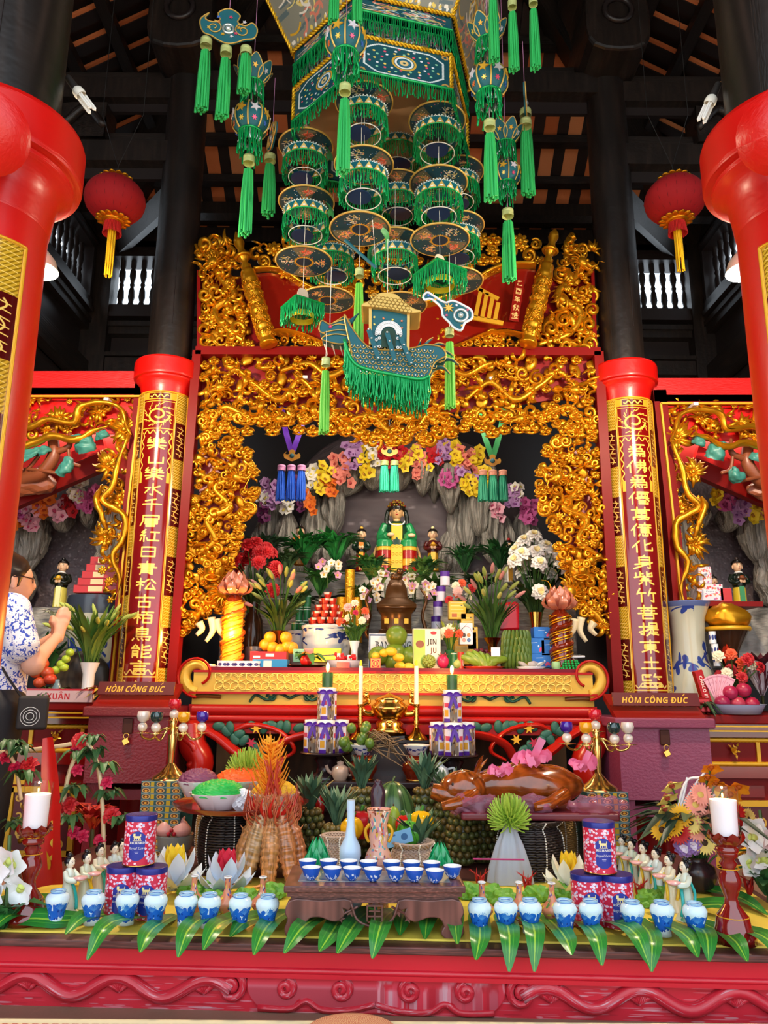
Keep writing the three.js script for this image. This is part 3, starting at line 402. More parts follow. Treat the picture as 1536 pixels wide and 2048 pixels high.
for(const m of[0,1]){
const z=4.75,nm=m?'the large porcelain vase':'the praying woman',t=thing('carved_side_screen','red side bay frame with gilt lotus vine carving above ' + nm,'carved screen',at(m?1420:170,1300,z));
const c=new Carve(t,z),X=(x,y=0)=>(m?1602 - x -(y - 800)*0.0:x),Y=(y)=>y +(m?14:0),pm=(l)=>l.map(([x,y,d])=>[X(x,y),Y(y),d||0]);
partW('top_rail',railPx(pm([[-60,771],[300,771]]),z,0.16,0.1),MAT.red,t);
partW('inner_rail',railPx(pm([[-60,786],[286,786]]),z - 0.02,0.05,0.06),MAT.darkRed,t);
partW('post',railPx(pm(m?[[287,770],[262,1000],[228,1410]]:[[287,770],[265,1000],[232,1410]]),z - 0.01,0.085,0.08),MAT.darkRed,t);
partW('gilt_line',railPx(pm([[-60,793],[281,793],[258,1000],[220,1400]]),z - 0.06,0.012,0.02),MAT.goldPaint,t);
poly3(pm([[-60,790],[280,790],[278,850],[240,868],[-60,868]]).map(([x,y])=>[x,y]),z + 0.03,0.02,MAT.red,'back_panel',t);
poly3(pm([[-40,1010],[215,905],[222,935],[-40,1050]]).map(([x,y])=>[x,y]),z + 0.2,0.06,MAT.darkRed,'gable_board',t);
poly3(pm([[-40,985],[208,880],[214,903],[-40,1008]]).map(([x,y])=>[x,y]),z + 0.22,0.06,MAT.red,'gable_board',t);
poly3(pm([[-60,868],[278,850],[262,1000],[215,905],[-40,985]]).map(([x,y])=>[x,y]),z + 0.3,0.02,MAT.darkRed,'rear_panel',t);
const bark=M('pine_bark','#8a4a2c',0.35),pine=M('pine_needle_green','#3f8a80',0.4),BP=(l)=>pm(l).map(([x,y,d])=>at(x,y,z + 0.1 - d));
partW('branch',[tube(BP([[10,985],[45,960,0.05],[85,945,0.1],[108,910,0.12],[106,870,0.1],[112,850,0.08]]),(k)=>0.045*(1.1 - 0.4*k),10,24),tube(BP([[30,965],[55,940,0.1],[78,912,0.12]]),0.012,7,12),tube(BP([[50,938,0.1],[90,942,0.14],[122,948,0.14]]),0.012,7,12),tube(BP([[110,905,0.12],[138,892,0.14],[140,865,0.12]]),(k)=>0.022*(1.1 - 0.5*k),8,12),tube(BP([[136,895,0.14],[142,925,0.14],[160,932,0.14]]),0.011,7,12),bump(xf(new THREE.IcosahedronGeometry(0.11,3),BP([[45,965,0.02]])[0],[0,0,0],[1.9,0.8,0.6]),0.05,8)],bark,t);
for(const[x,y,w,h,a]of[[88,905,14,9,0.4],[62,912,24,10,0.5],[172,895,18,22,0.2],[128,940,11,21,-0.6],[205,873,12,10,0.3],[40,925,20,8,0.6],[150,878,10,6,0.3]]){const p=BP([[x,y,0.16]])[0],k=mpp(p);partW('pine_tuft',bump(xf(new THREE.SphereGeometry(1,26,16,0,TAU,0,1.9),p,[0.5,0,m?-a:a],[w*k*1.1,h*k*1.2,0.05]),0.05,16),pine,t);}
c.put('vine_carving',...[c.line(pm([[-20,860,0.06],[60,855,0.08],[95,838,0.1],[150,845,0.1],[160,815,0.12],[200,805,0.12],[240,815,0.1],[252,850,0.1],[262,870,0.1]]),7,8,40,true,0.9),c.line(pm([[258,870,0.1],[235,930,0.12],[225,975,0.12],[205,1000,0.12],[248,1030,0.1],[246,1080,0.1],[225,1110,0.12],[240,1160,0.1],[230,1200,0.1]]),7,8,40,true,0.9),c.line(pm([[200,980,0.1],[193,1000,0.12],[203,1030,0.12],[212,1060,0.1]]),8,7,20),c.line(pm([[25,905,0.08],[70,885,0.1],[110,872,0.12],[150,880,0.12],[190,860,0.1],[215,853,0.1]]),9,8,30)].map((g)=>bump(g,0.02,16)));c.flush();
for(const[x,y,r]of[[250,860,30],[217,930,24],[120,838,22],[200,822,22],[212,1075,24],[60,800,16],[215,790,20],[240,1000,18],[95,862,14],[225,1010,18],[240,1130,20]]){c.put('lotus_carving',c.flower(X(x),Y(y),r*0.7,8),c.fan(X(x),Y(y),r*1.3,m?0:PI,7,2.8),c.fan(X(x),Y(y),r*1.2,-PI / 2,6,2.4));}
c.flush();
c.fill(pm([[40,795],[278,795],[270,850],[180,850],[120,862],[50,880]]).map(([x,y])=>[x,y]),21,'ttntfs'.split(''),8,15,51 + m);
c.fill(pm([[235,870],[272,870],[258,1000],[240,1200],[205,1200],[200,1010],[215,930]]).map(([x,y])=>[x,y]),20,'ttnsft'.split(''),8,15,53 + m);
c.finish();
}
// the hanging green ceremonial lantern
const GR={teal:M('teal_velvet','#0e5f6b',0.6),tealDeep:M('teal_deep','#0b4852',0.6),foil:M('green_foil','#12a558',0.22,0.35),foilDark:M('green_foil_dark','#0b7a45',0.25,0.35),thread:M('green_thread','#2fb55c',0.55),threadLime:M('lime_thread','#6fc943',0.55),cap:M('tassel_cap','#c9d38a',0.35,0.2),ribbon:M('green_ribbon','#3f9a5a',0.4),string:M('white_string','#e6e6dc',0.6),pinkString:M('pink_string','#c98ab4',0.6),rope:M('gold_rope','#e8b51e',0.35,0.5),silver:M('silver_bead','#d9e6e0',0.18,0.7),trim:M('gold_trim','#d9b45c',0.4,0.3),foam:M('cream_foam','#d9c3a8',0.7),tan:M('tan_board','#b98f66',0.7)};
function foilFringe(line,len,n,thick=0.0028,jag=0.25,closed=false){
const c=new THREE.CatmullRomCurve3(line.map((p)=>(p.isVector3?p:V(...p))),closed,'centripetal'),out=[];
for(let i=0;i<n;i++){const p=c.getPointAt(closed?i / n:i /(n - 1)),L=len*rr(1 - jag,1);const w=thick*rr(0.8,1.4);out.push(tube([p,p.clone().add(V(rr(-1,1)*w,-L*0.35,rr(-1,1)*w)),p.clone().add(V(rr(-1,1)*w*2,-L*0.7,rr(-1,1)*w*2)),p.clone().add(V(rr(-1,1)*w*2,-L,rr(-1,1)*w*2))],(t)=>w*(0.7 + 0.5*Math.abs(Math.sin(t*9 + i))),4));}
return join(out);
}
function tasselGeo(len,r){const s=[];const n=26;for(let i=0;i<n;i++){const a=i*2.4,q=r*Math.sqrt(i / n);const x=q*Math.cos(a),z=q*Math.sin(a),L=len*rr(0.95,1.03);s.push(tube([[x*0.7,-r*3.2,z*0.7],[x,-L*0.5,z],[x*1.15 + rr(-1,1)*r*0.1,-L,z*1.15]],r*0.24,4));}return join(s);}
_s=5;const TASSEL={long:tasselGeo(0.24,0.0145),cap:lathe([[0.0005,0],[0.009,-0.002],[0.0145,-0.008],[0.0145,-0.02],[0.013,-0.023],[0.0145,-0.026],[0.0145,-0.046]],12)};
function tassel(parent,p,len,r,thread=GR.thread,cap=GR.cap){const o=part('tassel',TASSEL.long,thread,parent);o.position.copy(p);o.scale.set(r / 0.0145,len / 0.24,r / 0.0145);const c=mesh('tassel_cap',TASSEL.cap,cap);c.scale.set(1.05,0.7*0.24 / len*Math.min(1.4,r / 0.0145),1.05);o.add(c);return o;}
function starFlower(r,n=5,t=0.25){const pts=[];for(let i=0;i<n*2;i++){const a=i /(n*2)*TAU,q=i % 2?r*0.42:r;pts.push([q*Math.cos(a),q*Math.sin(a)]);}return slab(pts,r*t,0);}
const SEQ=['#e8b23a','#e9e4ee','#e2557a','#4a78d8','#ef7a3a','#f4d25a'].map((c,i)=>M('sequin_' + i,c,0.25,0.2));
const hatTex=canvasTex(512,512,(g)=>{g.fillStyle='#2c3f42';g.fillRect(0,0,512,512);g.fillStyle='#123f52';g.beginPath();g.arc(256,256,240,0,TAU);g.fill();g.fillStyle='#6d6a55';for(const s of[0,1]){g.beginPath();g.arc(256,256,240,s*PI + 0.2,s*PI + 1.1);g.lineTo(256,256);g.fill();}
g.lineWidth=15;g.strokeStyle='#c8901e';g.beginPath();g.arc(256,256,78,0,TAU);g.stroke();g.fillStyle='#0d2c48';g.beginPath();g.arc(256,256,66,0,TAU);g.fill();g.strokeStyle='#e0b040';g.lineWidth=6;for(let i=0;i<26;i++){const a=i / 26*TAU;g.beginPath();g.moveTo(256 + 80*Math.cos(a),256 + 80*Math.sin(a));g.lineTo(256 + 98*Math.cos(a),256 + 98*Math.sin(a));g.stroke();}
let k=3;const R=()=>((k=(k*16807)% 2147483647)/ 2147483647);
for(const[a,c1,c2]of[[0.6,'#e88878','#f0b060'],[2.3,'#d8d0c0','#c8b870'],[3.9,'#e88878','#e05030'],[5.4,'#e8a070','#f4d080']]){const cx=256 + 160*Math.cos(a),cy=256 + 160*Math.sin(a);for(let i=0;i<26;i++){g.strokeStyle=R()<0.5?c1:c2;g.lineWidth=5 + 6*R();g.beginPath();const x=cx +(R()- 0.5)*90,y=cy +(R()- 0.5)*80;g.moveTo(x,y);g.quadraticCurveTo(x +(R()- 0.5)*60,y +(R()- 0.5)*60,x +(R()- 0.5)*60,y +(R()- 0.5)*60);g.stroke();}}
for(let i=0;i<60;i++){const a=R()*TAU,r=100 + 130*R();g.fillStyle=['#f0e8d8','#e0506a','#f0d060','#70a0e0'][i % 4];g.beginPath();g.arc(256 + r*Math.cos(a),256 + r*Math.sin(a),5,0,TAU);g.fill();}});
const panelTex=(v)=>canvasTex(512,320,(g,w,h)=>{let k=11 + v;const R=()=>((k=(k*16807)% 2147483647)/ 2147483647);
g.fillStyle=v===1?'#8c8a7a':'#0d4f5c';g.fillRect(0,0,w,h);if(v===1){g.fillStyle='#5f6f70';for(let i=0;i<60;i++)g.fillRect(R()*w,R()*h,60,10);}
if(v===0){g.strokeStyle='#dfe9ea';g.setLineDash([3,10]);g.lineCap='round';g.lineWidth=13;g.beginPath();g.moveTo(120,34);g.lineTo(392,34);g.bezierCurveTo(430,50,440,70,470,90);g.lineTo(470,230);g.bezierCurveTo(440,250,430,270,392,286);g.lineTo(120,286);g.bezierCurveTo(82,270,72,250,42,230);g.lineTo(42,90);g.bezierCurveTo(72,70,82,50,120,34);g.stroke();g.setLineDash([]);
for(const[r,c,lw]of[[62,'#d8a83a',12],[46,'#e8eef0',12],[30,'#2a6a8a',10],[16,'#e6c888',16]]){g.strokeStyle=c;g.lineWidth=lw;g.setLineDash(r>40?[6,5]:[]);g.beginPath();g.arc(256,160,r,0,TAU);g.stroke();}g.setLineDash([]);
for(let i=0;i<44;i++){const a=i / 44*TAU,q=92 + 26*(i % 3);g.fillStyle=['#e0506a','#8fd0a8','#f0d060','#e8e8f0'][i % 4];g.beginPath();g.arc(256 + q*1.35*Math.cos(a),160 + q*0.8*Math.sin(a),8,0,TAU);g.fill();}for(const[x,y]of[[30,30],[482,30],[30,290],[482,290]])for(let i=0;i<8;i++){const a=i / 8*TAU;g.fillStyle='#c89a50';g.beginPath();g.arc(x + 15*Math.cos(a),y + 15*Math.sin(a),7,0,TAU);g.fill();}}
else{const C=v===1?['#e0a828','#e8e0d0','#d8806a','#c9c0a0','#e6d080']:['#e8e0d0','#c8a040','#b8c868','#d8806a','#88b0c8'];for(let i=0;i<90;i++){g.strokeStyle=C[Math.floor(R()*5)];g.lineWidth=5 + 10*R();const x=80 + R()*(w - 160),y=60 + R()*(h - 120),a=R()*TAU;g.beginPath();g.moveTo(x,y);g.quadraticCurveTo(x + 60*Math.cos(a),y + 40*Math.sin(a),x + 70*Math.cos(a + 0.9),y + 50*Math.sin(a + 0.9));g.stroke();}for(let i=0;i<50;i++){g.fillStyle=['#f2ead8','#e0506a','#f0d060','#80a8e0'][i % 4];g.beginPath();g.arc(R()*w,(i % 2?18:h - 18)+(R()- 0.5)*16,7,0,TAU);g.fill();}}});
const panelMats=[0,1,2].map((v)=>new THREE.MeshStandardMaterial({map:panelTex(v),roughness:0.45,side:THREE.DoubleSide,name:'lantern_panel_' + v}));
{
const H0=3.76,v0=atY(595,240,H0),v1=atY(712,142,H0),v2=atY(893,185,H0);
const cen=v0.clone().add(v2).sub(v1),R0=cen.distanceTo(v1),a1=Math.atan2(v1.x - cen.x,v1.z - cen.z);
const t=thing('palace_lantern','huge hexagonal teal and green lantern with embroidered panels and gold ropes','lantern',cen);
const ring=(R,y)=>Array.from({length:6},(_,i)=>V(R*Math.sin(a1 + i*PI / 3),y,R*Math.cos(a1 + i*PI / 3)));
const tiers=[[R0,0,R0,0.2,0,'lower_panel'],[R0*0.9,0.2,R0*0.9,0.34,2,'frieze_panel'],[R0*1.02,0.34,R0*1.02,0.42,2,'middle_panel'],[R0*1.04,0.42,R0*1.5,0.86,1,'flared_panel']];
tiers.forEach(([ra,ya,rb,yb,v,nm],ti)=>{
const A=ring(ra,ya),B=ring(rb,yb);
for(let i=0;i<6;i++){const j=(i + 1)% 6,g=new THREE.BufferGeometry(),q=[A[i],A[j],B[j],B[i]],nn=A[j].clone().sub(A[i]).cross(B[i].clone().sub(A[i])).normalize().multiplyScalar(0.012),q2=q.map((p)=>p.clone().sub(nn)),pos=[];const uv=[];const put=(P,U)=>{for(const k of[0,1,2,0,2,3]){pos.push(P[k].x,P[k].y,P[k].z);uv.push(...U[k]);}};const U=[[0,0],[1,0],[1,1],[0,1]];put(q,U);put(q2.slice().reverse(),U);
g.setAttribute('position',new THREE.Float32BufferAttribute(pos,3));g.setAttribute('uv',new THREE.Float32BufferAttribute(uv,2));g.computeVertexNormals();part(nm,g,v===0&&i % 2===1?panelMats[0]:panelMats[v===0?(i===0?0:2):v],t);}
});
const twist=(a,b)=>{const out=[];const L=a.distanceTo(b),d=b.clone().sub(a).normalize(),u=d.clone().cross(V(0.3,1,0.2)).normalize(),w=d.clone().cross(u),n=Math.ceil(L / 0.006);for(const ph of[0,PI]){const P=[];for(let i=0;i<=n;i++){const th=i*0.9 + ph;P.push(a.clone().lerp(b,i / n).addScaledVector(u,0.006*Math.cos(th)).addScaledVector(w,0.006*Math.sin(th)));}out.push(tube(P,0.006,5));}return join(out);};
for(const[R,y]of[[R0 + 0.006,0.2],[R0*1.04 + 0.006,0.42]]){const q=ring(R,y);for(let i=0;i<6;i++)part('gold_rope',twist(q[i],q[(i + 1)% 6]),GR.rope,t);}
{const q0=ring(R0 + 0.005,0),q1=ring(R0 + 0.005,0.2),q2=ring(R0*1.04,0.42),q3=ring(R0*1.5,0.86);for(let i=0;i<6;i++){part('corner_rope',twist(q0[i],q1[i]),GR.rope,t);part('corner_rope',twist(q2[i],q3[i]),GR.rope,t);}}
part('underside',slab(ring(R0*0.96,0).map((p)=>[p.x,-p.z]),0.01).rotateX(-PI / 2).translate(0,0.12,0),GR.tan,t);
const silver=[],green=[],edge=[];
for(const[R,y,len,m]of[[R0 + 0.01,0.0,0.1,green],[R0*1.03,0.34,0.13,green],[R0*0.94,0.33,0.1,silver]]){const q=ring(R,y);for(let i=0;i<6;i++){m.push(foilFringe([q[i],q[(i + 1)% 6]],len,46,0.0028,0.3));edge.push(tube([q[i],q[(i + 1)% 6]],0.007,6));}}
part('foil_fringe',green,GR.foil,t).userData.kind='stuff';part('bead_fringe',silver,GR.silver,t).userData.kind='stuff';part('tinsel_edge',edge,GR.foil,t).userData.kind='stuff';
part('hanger',[rod([0,0.86,0],[0,3.4,0],0.01),...ring(R0*1.4,0.86).map((p)=>rod(p,[0,1.5,0],0.004))],GR.string,t);
part('top_plate',slab(ring(R0*1.5,0).map((p)=>[p.x,-p.z]),0.012).rotateX(-PI / 2).translate(0,0.87,0),GR.tealDeep,t);
var LANT={cen,R0,ring,H0,base:t};
}
{
const R=0.143,hatU=new THREE.MeshStandardMaterial({map:hatTex,roughness:0.4,side:THREE.DoubleSide,name:'hat_underside'});
const zig=canvasTex(512,64,(g)=>{g.fillStyle='#0e5f6b';g.fillRect(0,0,512,64);for(let i=0;i<16;i++){g.fillStyle=i % 2?'#e8c878':'#cfa850';g.beginPath();g.moveTo(i*32,62);g.lineTo(i*32 + 16,8);g.lineTo(i*32 + 32,62);g.fill();g.fillStyle='#eef4f2';g.beginPath();g.arc(i*32 + 16,44,6,0,TAU);g.fill();}g.fillStyle='#e8eeea';for(let i=0;i<64;i++){g.beginPath();g.arc(i*8 + 4,4,3.4,0,TAU);g.fill();}});
zig.wrapS=THREE.RepeatWrapping;const zm=new THREE.MeshStandardMaterial({map:zig,roughness:0.35,side:THREE.DoubleSide,name:'hat_band'});
const discG=cyl(R,R,0.006,40),rimG=torus(R,0.005,48,6).rotateX(PI / 2),under=new THREE.CircleGeometry(R*0.985,40).rotateX(PI / 2).translate(0,-0.0035,0);
_s=9;const circle=(r,y,n=16)=>Array.from({length:n},(_,i)=>V(r*Math.cos(i / n*TAU),y,r*Math.sin(i / n*TAU)));
const fr=foilFringe(circle(R*0.82,-0.105),0.1,74,0.0026,0.35,true),fr2=foilFringe(circle(R*0.5,-0.06),0.05,26,0.002,0.4,true),beads=join(circle(R*0.83,-0.058,44).map((p)=>xf(ball(0.005,6,5),p)));
const band=new THREE.CylinderGeometry(R*0.82,R*0.82,0.046,40,1,true).translate(0,-0.082,0),lowRing=torus(R*0.82,0.004,40,6).rotateX(PI / 2).translate(0,-0.105,0),baseRing=torus(R*0.6,0.0025,36,6).rotateX(PI / 2).translate(0,-0.19,0);
function hat(px,py,z,drum,label,turn,rib,sc=1){
const t=thing('palm_hat',label,'hat',at(px,py,z),turn,'flat hats hanging under the lantern');t.scale.setScalar(sc);
part('crown_disc',discG,GR.tealDeep,t);part('painted_underside',under,hatU,t);part('gilt_rim',rimG,GR.trim,t);
if(drum){part('zigzag_band',band,zm,t);part('pearl_row',beads,GR.silver,t);part('band_edge',lowRing,GR.foil,t);part('foil_fringe',fr,GR.foil,t).userData.kind='stuff';part('inner_fringe',fr2,GR.foilDark,t).userData.kind='stuff';part('lower_hoop',baseRing,GR.string,t);part('lower_disc',cyl(R*0.4,R*0.4,0.005,30).translate(0,-0.185,-R*0.15),M('hat_navy','#0d2f5a',0.5),t);}
part('string',rod([0,0.004,0],[0,0.32 / sc,0],0.0012,5),GR.string,t);
if(rib){const s=rib;part('ribbon',[blade([[s*0.05,-0.004,0.09],[s*0.055,-0.05,0.115],[s*0.03,-0.1,0.12]],()=>0.014,6,0.1),blade([[s*0.05,-0.004,0.09],[s*0.075,-0.045,0.11],[s*0.07,-0.085,0.115]],()=>0.013,6,0.1)],GR.ribbon,t);}
}
const L='gold rimmed hanging hat, ';
const rows=[[612,293,3.55,1,L + 'uppermost of the string ending above the small square fringe parasol',1,1],[613,405,3.55,1,L + 'second of the string ending above the small square fringe parasol',1,1],[608,523,3.55,0,L + 'lowest of the string, directly above the small square fringe parasol',1,0],
[728,205,3.3,1,L + 'uppermost of the string behind the middle round lantern',2,1],[728,330,3.3,1,L + 'second of the string behind the middle round lantern',2,1],[720,458,3.3,0,L + 'lowest of the string crossed by a teal rod',2,-1],
[874,243,3.4,1,L + 'uppermost of the string ending above the larger fringe parasol',3,-1],[877,367,3.4,1,L + 'second of the string ending above the larger fringe parasol',3,1],[880,480,3.4,0,L + 'lowest of the string, directly above the larger fringe parasol',3,0],
[795,275,3.75,1,L + 'uppermost of the rear string over the boat pavilion',4,0],[795,372,3.75,1,L + 'second of the rear string over the boat pavilion',4,0],[790,486,3.6,1,L + 'large fringed one just over the boat pavilion roof',4,1],
[665,490,3.8,1,L + 'fringed one behind the teal rod with a bead band',5,0],[655,600,3.75,0,L + 'low one beside the dragon boat head',5,0],[915,345,3.75,1,L + 'half hidden upper one of the rear outer string',6,0],[915,452,3.75,1,L + 'half hidden second one of the rear outer string',6,-1],[800,610,3.8,0,L + 'lowest one tucked behind the boat pavilion roof',5,0],[912,562,3.75,0,L + 'low one behind the larger fringe parasol',5,0]];
for(const r of rows)hat(...r);
}
for(const[px,py,z,w,lab]of[[605,612,3.5,1,'small square green foil parasol beside the gold roller, over the red scroll'],[880,545,3.35,1.15,'larger square green foil parasol above the teal lute']]){
const t=thing('fringe_parasol',lab,'ornament',at(px,py,z),0.6),s=0.078*w;_s=31;
const c=[[-s,0,-s],[s,0,-s],[s,0,s],[-s,0,s]].map((p)=>V(...p));
part('roof_plate',new THREE.ConeGeometry(s*1.42,0.03,4).rotateY(PI / 4).translate(0,0.017,0),GR.tealDeep,t);part('tinsel_edge',c.map((p,i)=>tube([p,c[(i + 1)% 4]],0.006,6)),GR.foil,t);
part('foil_fringe',c.map((p,i)=>foilFringe([p,c[(i + 1)% 4]],0.1*w,24,0.0026,0.3)),GR.foil,t).userData.kind='stuff';
part('yellow_band',new THREE.CylinderGeometry(s*0.75,s*0.75,0.03,24,1,true).translate(0,-0.06,0),M('yellow_satin','#e8d020',0.4),t);part('side_wing',[slab(loopPts([[0,0],[0.03,0.04],[0.02,0.09],[-0.02,0.09],[-0.03,0.04]],20),0.004,0).translate(0,0.0,0)],GR.foam,t);part('string',rod([0,0.03,0],[0,0.75,0],0.0012,5),GR.string,t);
}
function bulb(parent,y,r,fl=1){
const segs=[];const gore=8;part('bulb',lathe([[r*0.5,r*0.75],[r*0.85,r*0.5],[r,0],[r*0.85,-r*0.5],[r*0.55,-r*0.75]],24).translate(0,y,0),GR.teal,parent);
for(let i=0;i<gore;i++){const a=i / gore*TAU;segs.push(tube(Array.from({length:7},(_,k)=>{const q=-0.85 + 1.7*k / 6,R=r*1.02*Math.sqrt(Math.max(0.1,1 - q*q*0.72));return[R*Math.sin(a),y + q*r*0.88,R*Math.cos(a)];}),r*0.045,5));}part('gold_rib',segs,GR.trim,parent);
for(let i=0;i<gore;i++){const a=(i + 0.5)/ gore*TAU;part('sequin_flower',xf(starFlower(r*0.3,5),[r*0.99*Math.sin(a),y + r*0.18,r*0.99*Math.cos(a)],[0.0,a,0]),SEQ[i % 2?0:1],parent);part('sequin_flower',xf(starFlower(r*0.16,6),[r*0.9*Math.sin(a),y - r*0.4,r*0.9*Math.cos(a)],[0.4,a,0]),SEQ[2 + i % 4],parent);}
const c=(R,Y)=>Array.from({length:12},(_,i)=>V(R*Math.cos(i / 12*TAU),Y,R*Math.sin(i / 12*TAU)));
part('bead_fringe',foilFringe(c(r*0.55,y - r*0.7),r*0.75,26,r*0.035,0.1,true),GR.silver,parent).userData.kind='stuff';part('foil_fringe',foilFringe(c(r*0.6,y - r*0.75),r*2.1*fl,30,r*0.045,0.5,true),GR.foil,parent).userData.kind='stuff';part('tinsel_edge',torus(r*0.6,r*0.07,24,6).rotateX(PI / 2).translate(0,y - r*0.75,0),GR.foil,parent);
}
function lotusTop(parent,y,r,n=7){for(let i=0;i<n;i++){const a=i / n*TAU + 0.3,o=new THREE.Group();const g=slab(loopPts([[0,0],[r*0.42,r*0.5],[r*0.3,r*1.0],[0,r*1.35],[-r*0.3,r*1.0],[-r*0.42,r*0.5]],24),r*0.05,0).rotateX(0.55).translate(0,0,r*0.35).rotateY(a).translate(0,y,0);part('lotus_petal',g,GR.teal,parent);const e=loopPts([[0,0],[r*0.42,r*0.5],[r*0.3,r*1.0],[0,r*1.35],[-r*0.3,r*1.0],[-r*0.42,r*0.5]],24);e.push(e[0]);part('petal_edge',tube(e.map((p)=>[p[0],p[1],0]),r*0.035,5).rotateX(0.55).translate(0,0,r*0.35).rotateY(a).translate(0,y,0),GR.trim,parent);part('sequin_flower',xf(starFlower(r*0.16,5),[0,r*0.75,r*0.04]).rotateX(0.55).translate(0,0,r*0.35).rotateY(a).translate(0,y,0),SEQ[i % 6],parent);}const c=(R,Y)=>Array.from({length:12},(_,i)=>V(R*Math.cos(i / 12*TAU),Y,R*Math.sin(i / 12*TAU)));part('cup_fringe',foilFringe(c(r*0.5,y),r*0.9,26,r*0.04,0.2,true),GR.silver,parent).userData.kind='stuff';part('foil_fringe',foilFringe(c(r*0.56,y - r*0.05),r*1.5,26,r*0.05,0.4,true),GR.foil,parent).userData.kind='stuff';part('cup_rim',torus(r*0.55,r*0.06,20,6).rotateX(PI / 2).translate(0,y,0),GR.foil,parent);}
function ornament(label,px,z,lotusY,bulbY,tasselY,tasselEnd,lotusR=26,bulbR=38,thread){
const b=at(px,bulbY,z),k=mpp(b),t=thing('lotus_lantern_string',label,'ornament',b,0,'lantern strings hanging round the palace lantern');
if(lotusY)lotusTop(t,at(px,lotusY,z).y - b.y,lotusR*k);
bulb(t,0,bulbR*k,0.8);
const tp=at(px,tasselY,z),te=at(px,tasselEnd,z);tassel(t,V(0,tp.y - b.y,0),tp.y - te.y,11*k,thread);
part('string',rod([0,at(px,(lotusY||bulbY)- 420,z).y - b.y,0],[0,tp.y - b.y,0],0.0015,5),GR.pinkString,t);
}
ornament('teal bulb lantern string with lotus cup hanging over the left gold roller',502,3.2,170,243,311,468,38,37);
ornament('teal bulb lantern string with long tassel in front of the middle hats',692,2.75,0,85,168,345,26,40);
ornament('teal bulb lantern string with lotus cup nearest the embroidered medallion panel',977,3.0,85,165,240,398,38,38);
ornament('small teal bulb lantern string with lotus cup over the right gold roller',1013,3.5,290,350,418,560,34,28);
function cloudPts(s){return loopPts([[-1,-0.1],[-1.02,0.25],[-0.72,0.55],[-0.86,0.3],[-0.6,0.18],[-0.32,0.3],[-0.4,0.6],[0,0.85],[0.4,0.6],[0.32,0.3],[0.6,0.18],[0.86,0.35],[1.05,0.1],[0.95,-0.3],[0.6,-0.42],[0.3,-0.6],[0,-0.68],[-0.3,-0.6],[-0.6,-0.42],[-0.85,-0.35]].map(([x,y])=>[x*s,y*s]),70);}
function cloudPlaque(label,px,py,z,sPx,turn,tas,group){
const b=at(px,py,z),k=mpp(b),s=sPx*k,t=thing('cloud_plaque',label,'ornament',b,turn,group),e=cloudPts(s);
part('cloud_board',slab(e,0.01,0),GR.teal,t);const ee=[...e,e[0]];part('gold_edge',[tube(ee.map((p)=>[p[0],p[1],0.006]),0.0035,5)],GR.trim,t);
for(const d of[-1,1])part('scroll_trim',tube(Array.from({length:22},(_,i)=>{const q=i / 21,a=d*q*9 + PI / 2,r=s*0.3*(1 - q*0.85);return[d*s*0.52 + r*Math.cos(a),-0.05*s + r*Math.sin(a),0.008];}),0.003,5),GR.trim,t);
part('medallion',[xf(torus(s*0.19,s*0.05,20,6),[0,-0.05*s,0.008]),xf(ball(s*0.11,10,8),[0,-0.05*s,0.008])],GR.silver,t);for(let i=0;i<9;i++){const a=i / 9*TAU;part('sequin_flower',xf(starFlower(s*0.08,5),[s*(0.75*Math.cos(a))*(i % 2?1:0.5),s*(0.05 + 0.42*Math.sin(a)),0.009]),SEQ[i % 6],t);}
for(const[tx,ty,te]of tas){const p=at(tx,ty,z).sub(b),q=at(tx,te,z).sub(b);tassel(t,V(p.x,p.y,0),p.y - q.y,11*k,GR.thread);}
part('string',rod([0,0.8*s,0],[0,0.8*s + 0.3,0],0.0014,5),GR.pinkString,t);return t;
}
cloudPlaque('teal cloud-shaped plaque with two gold spirals and three long green tassels',457,58,3.0,54,0.15,[[414,82,225],[453,94,235],[492,90,180]]);
{const z=2.85,b=at(1030,-30,z),t=thing('tassel_row','row of long bright green tassels hanging in the upper corner beside the medallion panel','tassels',b);for(const[x,y0,y1]of[[985,-40,122],[1024,0,140],[1066,-6,137]]){const p=at(x,y0,z).sub(b),q=at(x,y1,z).sub(b);tassel(t,V(p.x,p.y,0),p.y - q.y,0.019);}part('rail',rod([at(960,-45,z).x - b.x,0.03,0],[at(1090,-45,z).x - b.x,0.03,0],0.006),GR.trim,t);}
{const z=2.7,b=at(700,-30,z),t=thing('tassel_pair','pair of short green tassels hanging in front of the lantern front corner','tassels',b);for(const[x,y0,y1]of[[670,-60,45],[716,-60,48]]){const p=at(x,y0,z).sub(b),q=at(x,y1,z).sub(b);tassel(t,V(p.x,p.y,0),p.y - q.y,0.019);}part('rail',rod([-0.07,0.05,0],[0.06,0.05,0],0.006),GR.trim,t);}
cloudPlaque('dark cloud plaque turned edge-on with two green tassels near the outer bulb string',1050,205,3.5,40,1.35,[[1062,210,345],[1042,245,395]]);
cloudPlaque('dark cloud plaque turned edge-on with a green tassel behind the tall lotus string',545,275,3.6,36,-1.2,[[530,300,420]]);
for(const[x,y0,y1,z,lab]of[[719,536,705,3.25,'lime green tassel hanging in front of the boat pavilion roller'],[652,714,865,3.05,'thin lime green tassel below the dragon boat head'],[899,655,815,3.2,'lime green tassel hanging below the teal lute']]){const p=at(x,y0,z),q=at(x,y1,z),t=thing('hanging_tassel',lab,'tassel',p);tassel(t,V(0,0,0),p.y - q.y,8.5*mpp(p),GR.threadLime);part('string',rod([0,0,0],[0,z>3.2?1.2:0.12,0],0.0013,5),GR.string,t);}
